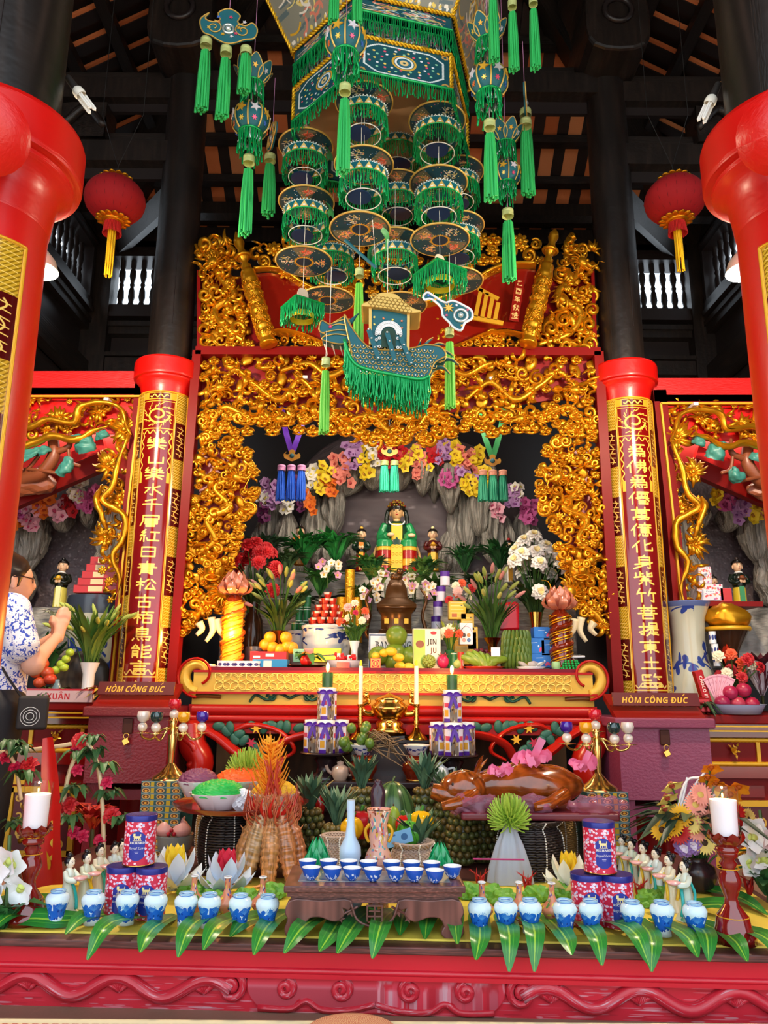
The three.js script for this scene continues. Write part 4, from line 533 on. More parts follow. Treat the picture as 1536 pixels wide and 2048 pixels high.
{const a=at(690,480,3.2),b=at(752,536,3.2),t=thing('teal_rod','short teal rod hanging slantwise under the middle hats','ornament',a);partW('rod',rod(a,b,0.008,8),GR.teal,t);partW('string',rod(b,at(745,440,3.2),0.0012,5),GR.string,t);}
{const b=at(905,625,3.15),k=mpp(b),t=thing('lute_ornament','small teal lute-shaped ornament edged in white','ornament',b);const o=[[-58,34],[-50,42],[-40,36],[-14,20],[0,24],[22,14],[38,2],[38,-14],[24,-24],[16,-40],[2,-34],[-8,-22],[-20,-8],[-22,8],[-44,28],[-56,26]].map(([x,y])=>[x*k,y*k]),e=loopPts(o,60);
part('body',slab(e,0.012,0),GR.teal,t);part('white_edge',tube([...e,e[0]].map((p)=>[p[0],p[1],0.006]),0.0055,6),M('white_piping','#eef2f4',0.5),t);part('rosette',[xf(torus(13*k,3.4*k,20,6),[16*k,-8*k,0.009]),xf(ball(6*k,10,8),[16*k,-8*k,0.008])],GR.silver,t);part('gold_flower',xf(starFlower(11*k,8),[-8*k,8*k,0.009]),SEQ[0],t);for(const[x,y,c]of[[-35,26,0],[-48,35,3],[30,4,2],[8,14,1],[18,-30,0],[-12,-8,2]])part('sequin_flower',xf(starFlower(3.5*k,5),[x*k,y*k,0.009]),SEQ[c],t);part('string',rod([-5*k,20*k,0],[-5*k,20*k + 0.25,0],0.0012,5),GR.string,t);}
{
const z=3.1,b=at(775,770,z),k=mpp(b),t=thing('dragon_boat','teal dragon boat ornament with scaled hull, gold pavilion and green foil fringe','ornament',b);
const L=(l)=>l.map(([x,y])=>{const p=at(x,y,z).sub(b);return[p.x,p.y];});
const hullPx=[[700,695],[690,640],[704,665],[740,705],[790,710],[830,705],[850,700],[880,705],[890,720],[868,735],[856,760],[842,766],[790,758],[740,748],[712,738]];
const hull=loopPts(L(hullPx),80);part('hull',slab(hull,0.1,0),GR.teal,t);part('hull_edge',[-0.052,0.052].map((d)=>tube([...hull,hull[0]].map((p)=>[p[0],p[1],d]),0.0035,5)),GR.trim,t);
const sc=[],bd=[];for(let r=0;r<6;r++)for(let x=704 +(r % 2)*6;x<872;x +=12){const y=701 + r*10 +(x - 704)*0.07;if(x<715&&r>3||x>852&&r>3)continue;const p=L([[x,y]])[0];sc.push(tube(Array.from({length:7},(_,i)=>{const a=PI + PI*i / 6;return[p[0]+ 6*k*Math.cos(a),p[1]+ 7.5*k*Math.sin(a)+ 2*k,0.053];}),0.0016,4));bd.push(xf(ball(2.1*k,6,5),[p[0],p[1],0.053]));}part('scale_trim',sc,GR.trim,t).userData.kind='stuff';part('scale_beads',bd,GR.silver,t).userData.kind='stuff';
const head=loopPts(L([[640,668],[645,648],[660,655],[675,648],[690,640],[700,652],[704,668],[698,690],[682,694],[660,690],[645,684],[652,676]]),60);part('dragon_head',slab(head,0.06,0),GR.teal,t);part('head_trim',[tube([...head,head[0]].map((p)=>[p[0],p[1],0.032]),0.003,5),...[[648,672,700,668],[648,680,695,678],[660,660,695,658],[670,652,700,645]].map(([x0,y0,x1,y1])=>{const q=L([[x0,y0],[(x0 + x1)/ 2,y0 - 5],[x1,y1]]);return tube(q.map((p)=>[p[0],p[1],0.034]),0.0028,5,10);})],GR.trim,t);for(let i=0;i<5;i++){const q=L([[690 + i*3,655 - i*2],[698 + i*4,642 - i*3],[712 + i*2,634 - i*2]]);part('mane',tube(q.map((p)=>[p[0],p[1],0]),(u)=>0.012*(1.05 - u),6,8,0.5),GR.teal,t);}
part('beard',[650,665,680,692].map((x)=>{const q=L([[x,690],[x + 6,712]]);return tube(q.map((p)=>[p[0],p[1],0]),(u)=>0.014*(1.05 - u),6,0,0.4);}),GR.foam,t);part('dragon_eye',xf(ball(4*k,8,6),[...L([[662,660]])[0],0.032]),SEQ[2],t);
const tail=loopPts(L([[825,735],[835,708],[855,700],[875,700],[890,715],[888,726],[872,730],[858,745],[840,765]]),50);part('tail',slab(tail,0.05,0),GR.teal,t);part('tail_trim',[tube([...tail,tail[0]].map((p)=>[p[0],p[1],0.028]),0.003,5),...Array.from({length:8},(_,i)=>{const p=L([[846 +(i % 4)*11,712 + Math.floor(i / 4)*14]])[0];return xf(torus(5*k,0.0016,10,4),[p[0],p[1],0.028]);})],GR.trim,t);
for(const[x0,y0,x1,y1]of[[832,705,842,680],[842,700,866,678],[855,698,892,692],[868,705,908,715],[880,720,918,732],[868,735,900,750]]){const q=L([[x0,y0],[(x0 + x1)/ 2 + 3,(y0 + y1)/ 2 - 6],[x1,y1]]);part('tail_flame',tube(q.map((p)=>[p[0],p[1],0]),(u)=>0.022*(1.05 - u),6,10,0.35),GR.teal,t);part('flame_trim',tube(q.map((p)=>[p[0],p[1]+ 0.004,0.008]),0.0025,5,10),GR.trim,t);}
const cab=L([[741,630],[817,642],[815,712],[741,700]]);part('pavilion',slab(cab,0.12,0),GR.teal,t);part('pavilion_post',[[741,630,741,702],[816,641,815,714]].map(([x0,y0,x1,y1])=>{const q=L([[x0,y0],[x1,y1]]);return bar([...q[0],0.065],[...q[1],0.065],0.012,0.012);}),GR.trim,t);
const arch=(r)=>{const p=[];for(let i=0;i<=12;i++){const a=PI - PI*i / 12;p.push([777 + r*Math.cos(a),682 - r*Math.sin(a)]);}p.unshift([777 - r,706]);p.push([777 + r,708]);return L(p);};part('arch_opening',slab(arch(14),0.125,0),M('dark_green_void','#123a26',0.6),t);for(const r of[18,24])part('pearl_arch',smoothPts(arch(r).map((p)=>[p[0],p[1],0.066]),r + 4).map((p)=>xf(torus(2.4*k,1.1*k,8,5),p)),M('pearl_white','#eef0ee',0.3),t);for(let i=0;i<8;i++)part('sequin_flower',xf(starFlower(3*k,5),[...L([[749 +(i % 4)*18,648 +(i % 4)*2.5 +(i>3?14:0)]])[0],0.064]),SEQ[i % 2?4:5],t);
const rf=loopPts(L([[726,628],[745,618],[760,606],[790,608],[806,622],[826,636],[838,640],[822,642],[780,634],[745,630]]),50);part('roof',slab(rf,0.16,0.004),GR.trim,t);part('roof_tiles',Array.from({length:40},(_,i)=>{const p=L([[742 +(i % 10)*8 +(Math.floor(i / 10)% 2)*4,612 + Math.floor(i / 10)*6 +(i % 10)*1.2]])[0];return xf(torus(4*k,0.0014,8,4),[p[0],p[1],0.085]);}),M('roof_scale_gold','#a8883c',0.4,0.4),t).userData.kind='stuff';const fin=loopPts(L([[752,608],[765,600],[773,592],[782,598],[795,610]]),30);part('roof_crest',[slab(fin,0.05,0)],GR.teal,t);part('crest_scroll',[[748,600],[802,612],[832,636]].map(([x,y],j)=>tube(Array.from({length:16},(_,i)=>{const a=i*0.5*(j?-1:1),r=8*k*(1 - i / 20),p=L([[x,y]])[0];return[p[0]+ r*Math.cos(a),p[1]+ r*Math.sin(a),0.03];}),0.003,5)),GR.trim,t);
for(const[x0,y0,x1,y1]of[[738,676,758,735],[774,682,790,740],[800,690,822,745]]){const q=L([[x0,y0],[x1,y1]]);const o=part('oar',bar([...q[0],0.08],[...q[1],0.08],9*k,0.008),GR.teal,t);part('oar_stud',[0,0.3,0.6,0.95].map((u)=>xf(ball(2.4*k,8,6),[q[0][0]+(q[1][0]- q[0][0])*u,q[0][1]+(q[1][1]- q[0][1])*u,0.086])),GR.silver,t);}
_s=41;const low=L([[690,690],[700,722],[714,740],[740,750],[790,760],[842,768],[857,762]]);part('foil_fringe',[-0.05,0,0.052].map((d)=>foilFringe(low.map((p)=>V(p[0],p[1],d)),0.14,75,0.003,0.35)),GR.foil,t).userData.kind='stuff';part('tinsel_edge',tube(low.map((p)=>[p[0],p[1],0.055]),0.008,6,30),GR.foil,t);
for(const[x,y]of[[775,592],[660,650]]){const p=L([[x,y]])[0];part('string',rod([p[0],p[1],0],[p[0],p[1]+ 0.28,0],0.0013,5),GR.string,t);}
}
function redLantern(px,py,z,lab,tl){
const b=at(px,py,z),k=mpp(b),t=thing('red_lantern',lab,'lantern',b),r=59*k;
const prof=[];for(let i=0;i<=16;i++){const a=-PI / 2 + PI*i / 16;prof.push([Math.max(0.25*r,r*Math.cos(a)),0.78*r*Math.sin(a)]);}part('cloth_shade',lathe(prof,40),M('red_cloth','#a00614',0.8),t);const ribs=[];for(let i=0;i<20;i++){const a=i / 20*TAU;ribs.push(tube(prof.filter((_,j)=>j % 2===0).map(([R,y])=>[R*1.004*Math.sin(a),y,R*1.004*Math.cos(a)]),0.0016,4));}part('shade_rib',ribs,M('red_cloth_seam','#7a040e',0.8),t);
for(const s of[-1,1]){const pet=[];for(let i=0;i<14;i++){const a=i / 14*TAU;pet.push(xf(ball(0.02,8,6),[0.42*r*Math.sin(a),s*0.76*r,0.42*r*Math.cos(a)],[0,a,0],[1,0.45,1.5]));}pet.push(xf(torus(0.3*r,0.012,24,6),[0,s*0.8*r,0],[PI / 2,0,0]),xf(cyl(0.27*r,0.27*r,0.03,20),[0,s*0.8*r,0]));part(s<0?'gilt_base':'gilt_top',pet,MAT.gold,t);}
const n=40,red=[];for(let i=0;i<n;i++){const a=i / n*TAU;red.push(tube([[0.24*r*Math.sin(a),-0.8*r,0.24*r*Math.cos(a)],[0.3*r*Math.sin(a),-1.3*r,0.3*r*Math.cos(a)]],0.0035,4));}part('red_fringe',red,M('red_thread','#c8201e',0.6),t);
const yl=[];for(let i=0;i<22;i++){const a=i*2.4,q=0.12*r*Math.sqrt(i / 22);yl.push(tube([[q*Math.sin(a),-1.1*r,q*Math.cos(a)],[q*Math.sin(a),-(i<14?tl:tl + 0.45)*r,q*Math.cos(a)]],0.0055,4));}part('yellow_tassel',yl,M('yellow_thread','#f0c010',0.55),t);
part('wire',[rod([0,0.8*r,0],[0,1.3*r,0],0.002,5),rod([0,1.3*r,0],[-0.12,1.3*r + 0.35,0],0.002,5),rod([0,1.3*r,0],[0.12,1.3*r + 0.35,0],0.002,5),rod([-0.12,1.3*r + 0.35,0],[-0.12,2.2,0],0.002,5),rod([0.12,1.3*r + 0.35,0],[0.12,2.2,0],0.002,5)],M('black_wire','#202020',0.6),t);
}
redLantern(230,400,3.9,'round red cloth lantern with gilt collar and orange yellow tassel beside the bulb wire post',2.4);
redLantern(1350,400,3.9,'round red cloth lantern with gilt collar and lemon yellow tassel over the porcelain vase bay',2.2);
for(const[px,py,ex,ey,wx,wy,z,lab,s]of[[160,188,178,212,0,35,2.62,'white stick bulb in a black socket on a brown cord, by the orange tasselled lantern',1],[1420,205,1405,238,1536,78,2.62,'white stick bulb in a black socket on a brown cord, by the lemon tasselled lantern',-1]]){
const a=at(px,py,z),e=at(ex,ey,z),t=thing('stick_bulb',lab,'bulb',a),d=e.clone().sub(a).normalize(),q=new THREE.Quaternion().setFromUnitVectors(V(0,-1,0),d),put=(n,g,m)=>part(n,g.applyQuaternion(q),m,t);
put('socket',cyl(0.014,0.016,0.07,14).translate(0,0.06,0),M('bakelite','#2a2624',0.5));put('ballast',lathe([[0.014,0.03],[0.022,0.02],[0.024,0],[0.02,-0.012]],16),M('bulb_base','#ece8dc',0.4));
const legs=[];for(const[x,w]of[[-0.012,-0.008],[0.012,-0.008],[0,0.012]])legs.push(tube([[x - 0.004,-0.01,w],[x - 0.004,-0.085,w],[x,-0.092,w],[x + 0.004,-0.085,w],[x + 0.004,-0.01,w]],0.0042,7));put('glass_tube',join(legs),M('bulb_glass','#f6f4ee',0.2));
const w0=at(wx,wy,z - 0.1),s0=a.clone().addScaledVector(d,-0.09);partW('cord',tube([s0,s0.clone().add(V(-s*0.02,0.02,0)),s0.clone().lerp(w0,0.5).add(V(0,-0.015,0)),w0],0.004,6,16),M('brown_cord','#8a5a30',0.6),t);
}
for(const[px,py,z,lab]of[[72,532,3.25,'lit white pendant lamp half hidden by the column at the woman\'s side'],[1496,535,3.25,'lit white pendant lamp half hidden by the column at the vase side']]){
const b=at(px,py,z),t=thing('pendant_lamp',lab,'lamp',b);part('lamp_shade',lathe([[0.02,0.09],[0.05,0.075],[0.085,0.03],[0.1,-0.02]],28),M('enamel_shade','#f2ead8',0.4),t);part('lamp_bulb',xf(ball(0.05,16,12),[0,-0.005,0],[0,0,0],[1.5,0.7,1.5]),M('lamp_glow','#fff6e0',0.4,0,{emissive:new THREE.Color('#fff0d0'),emissiveIntensity:6}),t);part('cord',rod([0,0.09,0],[0,2.2,0],0.004),M('black_wire','#202020',0.6),t);
const l=new THREE.PointLight('#ffe9c8',14,0,2);l.position.set(0,-0.06,0);l.castShadow=true;l.shadow.radius=3;t.add(l);
}
// main altar table
const AZ=4.35,ATOP=at(372,1345,AZ).y + 0.015;
const vc=(key,rough=0.4,metal=0,extra={})=>M(key,'#ffffff',rough,metal,{vertexColors:true,...extra});
const PAINT=vc('figure_paint',0.25,0.05),PETAL=vc('petal',0.6),FRUIT=vc('fruit_skin',0.35),LEAF=vc('leaf_green',0.45);
{
const a=at(372,1345,AZ),b=at(1200,1345,AZ),y1=a.y,w=b.x - a.x,cx=(a.x + b.x)/ 2,Yp=(py)=>at(780,py,AZ).y - 0;
const t=thing('altar_table','long red altar table with gold lattice front, scroll ends and carved legs','altar',[cx,0,-AZ]);
const hgt=Yp(1345)- Yp(1386),yb=Yp(1386),gp=M('altar_gold','#d9ac3c',0.4,0.2),rp=MAT.redFlat;
part('table_top',box(w - 0.02,0.03,0.85,0,yb + hgt + 0.01,-0.42),MAT.maroon,t);
part('front_board',box(w - 0.1,hgt,0.05,0,yb + hgt / 2,0),gp,t);part('red_edge',[box(w - 0.06,0.012,0.07,0,yb - 0.004,0),box(w - 0.1,0.012,0.07,0,yb + hgt,0)],rp,t);
const mot=(s)=>join([0,1,2,3].map((i)=>tube([[0,0,0],[s*0.42,s*0.12,0.004],[s*0.48,s*0.48,0.004],[s*0.12,s*0.42,0.004],[0,0,0]],0.0036,5,18).rotateZ(i*PI / 2)).concat([tube([[-s*0.5,s*0.5,0],[0,s*0.3,0.003],[s*0.5,s*0.5,0]],0.003,5,8),tube([[-s*0.5,-s*0.5,0],[0,-s*0.3,0.003],[s*0.5,-s*0.5,0]],0.003,5,8),xf(torus(s*0.09,0.003,12,5),[0,0,0.004])])),mg=mot(0.088),n=23;
const back=M('altar_lattice','#f0cf62',0.35,0.25);for(let i=0;i<n;i++){const o=part('lattice_motif',mg,back,t);o.position.set((i -(n - 1)/ 2)*(w - 0.34)/ n,yb + hgt / 2,0.028);}
for(const s of[-1,1]){const g=[],p=[];const N=26;for(let i=0;i<=N;i++){const q=i / N,an=-PI / 2 + s*0 + q*4.6*1.25,r=0.092*(1 - 0.72*q);p.push([s*(w / 2 - 0.07 + r*Math.cos(an)),yb + 0.092 + r*Math.sin(an),0]);}part('scroll_end',tube(p,(q)=>0.036*(1 - 0.4*q),10,0,1).translate(0,0,0),gp,t);part('scroll_edge',tube(p.map((q,i)=>{const an=-PI / 2 + i / N*5.75,r=0.092*(1 - 0.72*i / N)+ 0.03;return[s*(w / 2 - 0.07 + r*Math.cos(an)),yb + 0.092 + r*Math.sin(an),0.03];}),0.008,6),rp,t);}
const y2=Yp(1411),y3=Yp(1440),y4=Yp(1455);
part('yellow_frieze',box(w - 0.08,yb - y2,0.05,0,(yb + y2)/ 2 - 0.004,-0.03),gp,t);
const green=M('carved_green','#1f5a48',0.45);for(const[px,s]of[[580,1],[980,-1]]){const c=at(px,1397,AZ).x - cx;for(const d of[-1,1])part('green_scroll',[tube([[c,y2 + 0.035,0],[c + d*0.07,y2 + 0.06,0.004],[c + d*0.12,y2 + 0.025,0.004],[c + d*0.19,y2 + 0.05,0.004],[c + d*0.22,y2 + 0.015,0]],0.016,7,24,0.5),tube(Array.from({length:14},(_,i)=>{const an=i*0.55,r=0.028*(1 - i / 18);return[c + d*(0.1 + r*Math.cos(an)),y2 + 0.04 + r*Math.sin(an),0.006];}),0.008,6)],green,t);}
for(const s of[-1,1])part('frieze_tip',tube([[s*(w / 2 - 0.2),y2 + 0.04,0.0],[s*(w / 2 - 0.1),y2 + 0.045,0.012],[s*(w / 2 - 0.05),y2 + 0.04,0]],0.012,6,12),M('frieze_brown','#7a4a18',0.5),t);
part('moulding',[xf(cyl(0.03,0.03,w - 0.1,16).rotateZ(PI / 2),[0,y2 - 0.03,0],[0,0,0],[1,1,1]),xf(cyl(0.02,0.02,w - 0.04,16).rotateZ(PI / 2),[0,y2 - 0.075,0.01]),box(w - 0.06,y2 - y4,0.06,0,(y2 + y4)/ 2,-0.02)],rp,t);
part('red_board',box(w - 0.12,0.05,0.04,0,y4 - 0.01,0),MAT.redFlat,t);
const branch=M('apron_red','#b01a10',0.25),Lx=(px,py,d=0)=>{const p=at(px,py,AZ);return[p.x - cx,p.y,d];};
for(const m of[0,1]){const X=(x)=>(m?1570 - x:x),l=(a)=>a.map(([x,y,d])=>Lx(X(x),y,d||0));
part('apron_branch',[tube(l([[395,1450],[440,1475,0.02],[470,1500,0.03],[505,1520,0.03]]),0.045,8,18,0.6),tube(l([[540,1520],[560,1490,0.03],[590,1475,0.03],[625,1468,0.02]]),0.035,8,18,0.6),tube(l([[470,1462],[500,1450,0.02],[560,1462,0.03],[590,1500,0.03],[560,1520,0.02]]),(q)=>0.03*(1.1 - 0.6*q),8,18,0.6)],branch,t);
const lf=xf(ball(1,10,7),[0,0,0],[0,0,0],[0.036,0.024,0.012]);let k=0;for(const[x,y]of[[440,1452],[462,1455],[480,1468],[472,1478],[490,1480],[508,1452],[530,1455],[545,1450],[575,1453],[600,1455],[510,1492],[525,1500],[455,1462],[560,1453],[620,1452]]){const o=part('apron_leaf',lf,green,t);o.position.set(...Lx(X(x),y,0.03));o.rotation.z=(k++*1.7)% 3;}
for(const[x,y,c]of[[515,1456,'y'],[505,1485,'r'],[540,1478,'y']]){const o=part('apron_blossom',starFlower(0.03,6,0.5),c==='y'?MAT.goldPaint:M('rose_red','#b0183c',0.5),t);o.position.set(...Lx(X(x),y,0.04));}
const p=l([[382,1450],[388,1490,0.03],[405,1520,0.04],[392,1565,0.05],[375,1600,0.06],[360,1690,0.06]]);part('cabriole_leg',[tube(p,(q)=>0.095*(1.05 - 0.35*q),12,26,0.8),tube(l([[370,1470,0.09],[395,1490,0.11],[400,1515,0.1],[385,1530,0.1]]),0.018,7,14)],branch,t);
}
part('back_planks',box(w - 0.1,y4,0.03,0,y4 / 2,-0.7),M('altar_back_planks','#b08a64',0.7,0,{map:woodTex}),t);part('rear_leg',[-1,1].map((s)=>box(0.1,y4,0.1,s*(w / 2 - 0.1),y4 / 2,-0.75)),rp,t);  // brown wooden planks closing the back of the altar
}
const onA=(px,z)=>{const p=at(px,1338,z);p.y=ATOP + 0.012;return p;};
const kA=(z)=>(z*0.975 + 0.02)/ FOC;
// figures
function headGeo(r,skin){const g=new THREE.SphereGeometry(r,20,16),p=g.attributes.position;for(let i=0;i<p.count;i++){let x=p.getX(i),y=p.getY(i),z=p.getZ(i);x*=0.86 - 0.12*Math.max(0,-y / r);y*=1.08;if(z>0)z*=0.9;p.setXYZ(i,x,y,z);}g.computeVertexNormals();return tint(g,skin);}
function face(r,skin){const out=[headGeo(r,skin)];out.push(tint(xf(ball(r*0.16,8,6),[0,-r*0.08,r*0.9],[0,0,0],[0.7,1.3,1]),skin));for(const s of[-1,1])out.push(tint(xf(ball(r*0.3,8,8),[s*r*0.85,-r*0.2,0],[0,0,0],[0.35,1.25,0.6]),skin),tint(xf(ball(r*0.13,8,6),[s*r*0.32,r*0.1,r*0.82],[0,0,0],[1.3,0.45,0.5]),'#1a1210'),tint(tube([[s*r*0.14,r*0.32,r*0.86],[s*r*0.34,r*0.38,r*0.82],[s*r*0.52,r*0.3,r*0.72]],r*0.03,5,6),'#221610'));out.push(tint(xf(ball(r*0.15,8,6),[0,-r*0.45,r*0.8],[0,0,0],[1.2,0.5,0.5]),'#b01c20'));out.push(tint(cyl(r*0.42,r*0.5,r*0.7,12).translate(0,-r*1.15,-r*0.05),skin));return join(out);}
const SKIN='#f0c39a';
function attendant(px,topY,botY,z,label,c){
const b=at(px,botY,z),h=at(px,topY,z).y - b.y,t=thing('attendant_statue',label,'statue',b),u=h / 8;
part('skirt',tint(lathe([[1.05*u,0],[1.0*u,1.2*u],[0.95*u,3*u],[0.85*u,3.4*u]],20),c.skirt),PAINT,t);part('front_panel',tint(xf(box(0.8*u,3.3*u,0.1*u,0,1.7*u,0.98*u)),c.panel),PAINT,t);
part('robe',tint(lathe([[0.9*u,3.2*u],[1.05*u,3.6*u],[1.1*u,4.6*u],[0.95*u,5.3*u],[0.4*u,5.75*u]],20),c.robe),PAINT,t);
for(const s of[-1,1])part('sleeve',tint(tube([[s*1.0*u,5.2*u,0],[s*1.4*u,4.3*u,0.3*u],[s*1.0*u,3.9*u,0.9*u],[s*0.35*u,4.1*u,1.3*u]],(q)=>u*(0.42 - 0.1*q),10,14),c.robe),PAINT,t);
part('collar',tint(xf(torus(0.55*u,0.16*u,18,6),[0,5.5*u,0.15*u],[1.2,0,0]),c.collar),PAINT,t);part('hands',tint(join([xf(ball(0.32*u,8,6),[-0.25*u,4.1*u,1.35*u]),xf(ball(0.32*u,8,6),[0.25*u,4.1*u,1.35*u])]),SKIN),PAINT,t);part('offering',tint(c.book?box(0.9*u,1.1*u,0.25*u,0.0,4.6*u,1.3*u):join([xf(lathe([[0.2*u,0],[0.8*u,0.3*u],[0.75*u,0.35*u]],14),[0,4.2*u,1.35*u]),xf(ball(0.4*u,10,8),[0,4.7*u,1.35*u])]),c.off),PAINT,t);
const hd=part('head',face(0.92*u,SKIN),PAINT,t);hd.position.set(0,6.75*u,0);const hair=mesh('hair',tint(join([xf(new THREE.SphereGeometry(0.98*u,18,10,0,TAU,0,1.25),[0,0.12*u,-0.12*u]),xf(ball(0.95*u,14,10),[0,0.05*u,-0.22*u],[0,0,0],[0.9,0.95,0.85])]),'#15100e'),PAINT);hd.add(hair);const orn=mesh('hair_knot',tint(xf(ball(0.33*u,10,8),[0,1.15*u,0]),c.knot),PAINT);hd.add(orn);
return t;
}
attendant(722,1055,1142,5.75,'small standing statue in black and red robe holding an orange tablet',{skirt:'#a01812',panel:'#f0b020',robe:'#0e2a1c',collar:'#1c1c18',book:1,off:'#e8821c',knot:'#e0b040'});
attendant(866,1055,1142,5.75,'small standing statue in dark red robe holding a dish of gold',{skirt:'#b08018',panel:'#e0b02c',robe:'#4a1010',collar:'#e8c890',book:0,off:'#d89a20',knot:'#f0e0a0'});
attendant(1020,1078,1165,5.6,'small statue in white and red tunic half hidden behind the white bouquet',{skirt:'#e8e4dc',panel:'#e0a030',robe:'#1c5a38',collar:'#b01c20',book:0,off:'#f0e8d8',knot:'#a01c18'});
attendant(598,1050,1130,5.7,'small orange draped statue beside green creeper on the rock',{skirt:'#c87818',panel:'#e8b040',robe:'#c86a18',collar:'#e8c890',book:1,off:'#d89028',knot:'#1c1410'});
attendant(118,1117,1215,5.1,'statue in black cap and yellow robe standing by the red carton pyramid',{skirt:'#e8d860',panel:'#f4eca0',robe:'#14180f',collar:'#e8e4dc',book:0,off:'#f0b830',knot:'#101010'});
attendant(1482,1117,1215,5.1,'statue with tall hair bun and yellow green robe above the gilt dish',{skirt:'#e0c030',panel:'#2c8a48',robe:'#101c14',collar:'#e8e4dc',book:0,off:'#8a4a28',knot:'#2a1c18'});
attendant(1432,1150,1225,5.2,'statue in gold and green robe with raised hands behind the striped cartons',{skirt:'#1c7a44',panel:'#d89a30',robe:'#c88a28',collar:'#b01c20',book:0,off:'#2c8a48',knot:'#1c1814'});
{
const z=5.85,b=at(793,1150,z),h=at(793,998,z).y - b.y,u=h / 10.2,t=thing('seated_goddess_statue','large seated statue in green and gold robes with dark jewelled crown','statue',b);
part('throne',tint(join([rbox(6*u,3.6*u,0.8*u,0.1*u,0,1.8*u,-1.6*u),rbox(5.2*u,2.6*u,3*u,0.2*u,0,1.3*u,-0.6*u)]),'#8a1a14'),PAINT,t);
for(const s of[-1,1])part('throne_arm',tint(tube([[s*2.9*u,0.4*u,0.9*u],[s*3.0*u,2.2*u,0.9*u],[s*2.8*u,3.2*u,0.5*u],[s*2.4*u,4.2*u,0]],0.16*u,8,14),'#d8b070'),PAINT,t);
for(const s of[-1,1]){const x=s*1.55*u;[[0,1.0,'#a01410'],[1.0,1.9,'#d8a028'],[1.9,3.0,'#a01410'],[3.0,3.5,'#e0b030'],[3.5,4.2,'#1c8a4c']].forEach(([y0,y1,c])=>part('robe_band',tint(xf(lathe([[1.12*u,y0*u],[1.1*u,(y0 + y1)/ 2*u],[1.06*u,y1*u]],18),[x,0,0.9*u]),c),PAINT,t));part('knee',tint(xf(ball(1.15*u,14,10),[x,4.0*u,0.8*u],[0,0,0],[1,0.8,1]),'#1c8a4c'),PAINT,t);part('shoe',tint(xf(ball(0.5*u,10,8),[x,0.2*u,1.9*u],[0,0,0],[0.8,0.7,1.3]),'#d8a028'),PAINT,t);}
part('gold_apron',tint(join([rbox(1.5*u,3.7*u,0.3*u,0.08*u,0,1.85*u,1.75*u),...Array.from({length:12},(_,i)=>xf(torus(0.18*u,0.05*u,10,5),[((i % 3)- 1)*0.5*u,(0.5 + Math.floor(i / 3))*u,1.93*u]))]),'#f0c030'),PAINT,t);
part('torso',tint(xf(lathe([[1.6*u,3.6*u],[1.65*u,4.6*u],[1.5*u,6.0*u],[1.35*u,6.7*u],[0.5*u,7.2*u]],22),[0,0,0],[0,0,0],[1,1,0.8]),'#0f3a24'),PAINT,t);part('gold_front',tint(xf(rbox(1.5*u,2.3*u,0.5*u,0.2*u,0,5.5*u,1.05*u)),'#ecbc34'),PAINT,t);
for(const s of[-1,1]){part('sleeve',tint(tube([[s*1.45*u,6.6*u,0],[s*2.0*u,5.4*u,0.3*u],[s*2.1*u,4.6*u,0.9*u],[s*1.2*u,4.9*u,1.7*u]],(q)=>u*(0.62 - 0.12*q),10,16),s<0?'#1a7a44':'#1c8a4c'),PAINT,t);part('hand',tint(xf(ball(0.42*u,10,8),[s*(s<0?0.8:1.9)*u,(s<0?5.0:4.9)*u,1.9*u],[0,0,0],[1.2,0.7,0.8]),SKIN),PAINT,t);}
part('necklace',tint(join(Array.from({length:26},(_,i)=>{const a=PI*(i / 25)+ PI;return xf(ball(0.12*u,6,5),[1.0*u*Math.cos(a),6.9*u + 0.55*u*Math.sin(a),1.0*u + 0.25*u*Math.sin(a + PI)]);})),'#dfe4ea'),M('silver_paint','#ffffff',0.2,0.5,{vertexColors:true}),t);
const hd=part('head',face(1.0*u,'#f0bd80'),PAINT,t);hd.position.set(0,8.35*u,0.15*u);const crown=[];crown.push(tint(xf(new THREE.SphereGeometry(1.2*u,20,12,0,TAU,0,1.75),[0,0.4*u,-0.3*u]),'#241c10'));for(let k=0;k<3;k++)for(let i=0;i<11;i++){const a=-1.5 + 3*i / 10,e=0.35 + 0.4*k;crown.push(tint(xf(ball(0.15*u,8,6),[1.2*u*Math.sin(a)*Math.cos(e),0.4*u + 1.2*u*Math.sin(e),-0.3*u + 1.2*u*Math.cos(a)*Math.cos(e)]),(i + k)% 3?'#b8902c':'#8a1c18'));}for(const s of[-1,1])crown.push(tint(tube([[s*1.1*u,0.3*u,-0.2*u],[s*1.35*u,-0.9*u,-0.1*u],[s*1.2*u,-2.2*u,0]],0.3*u,7,8),'#14201a'));const cr=mesh('crown',join(crown),PAINT);hd.add(cr);
}
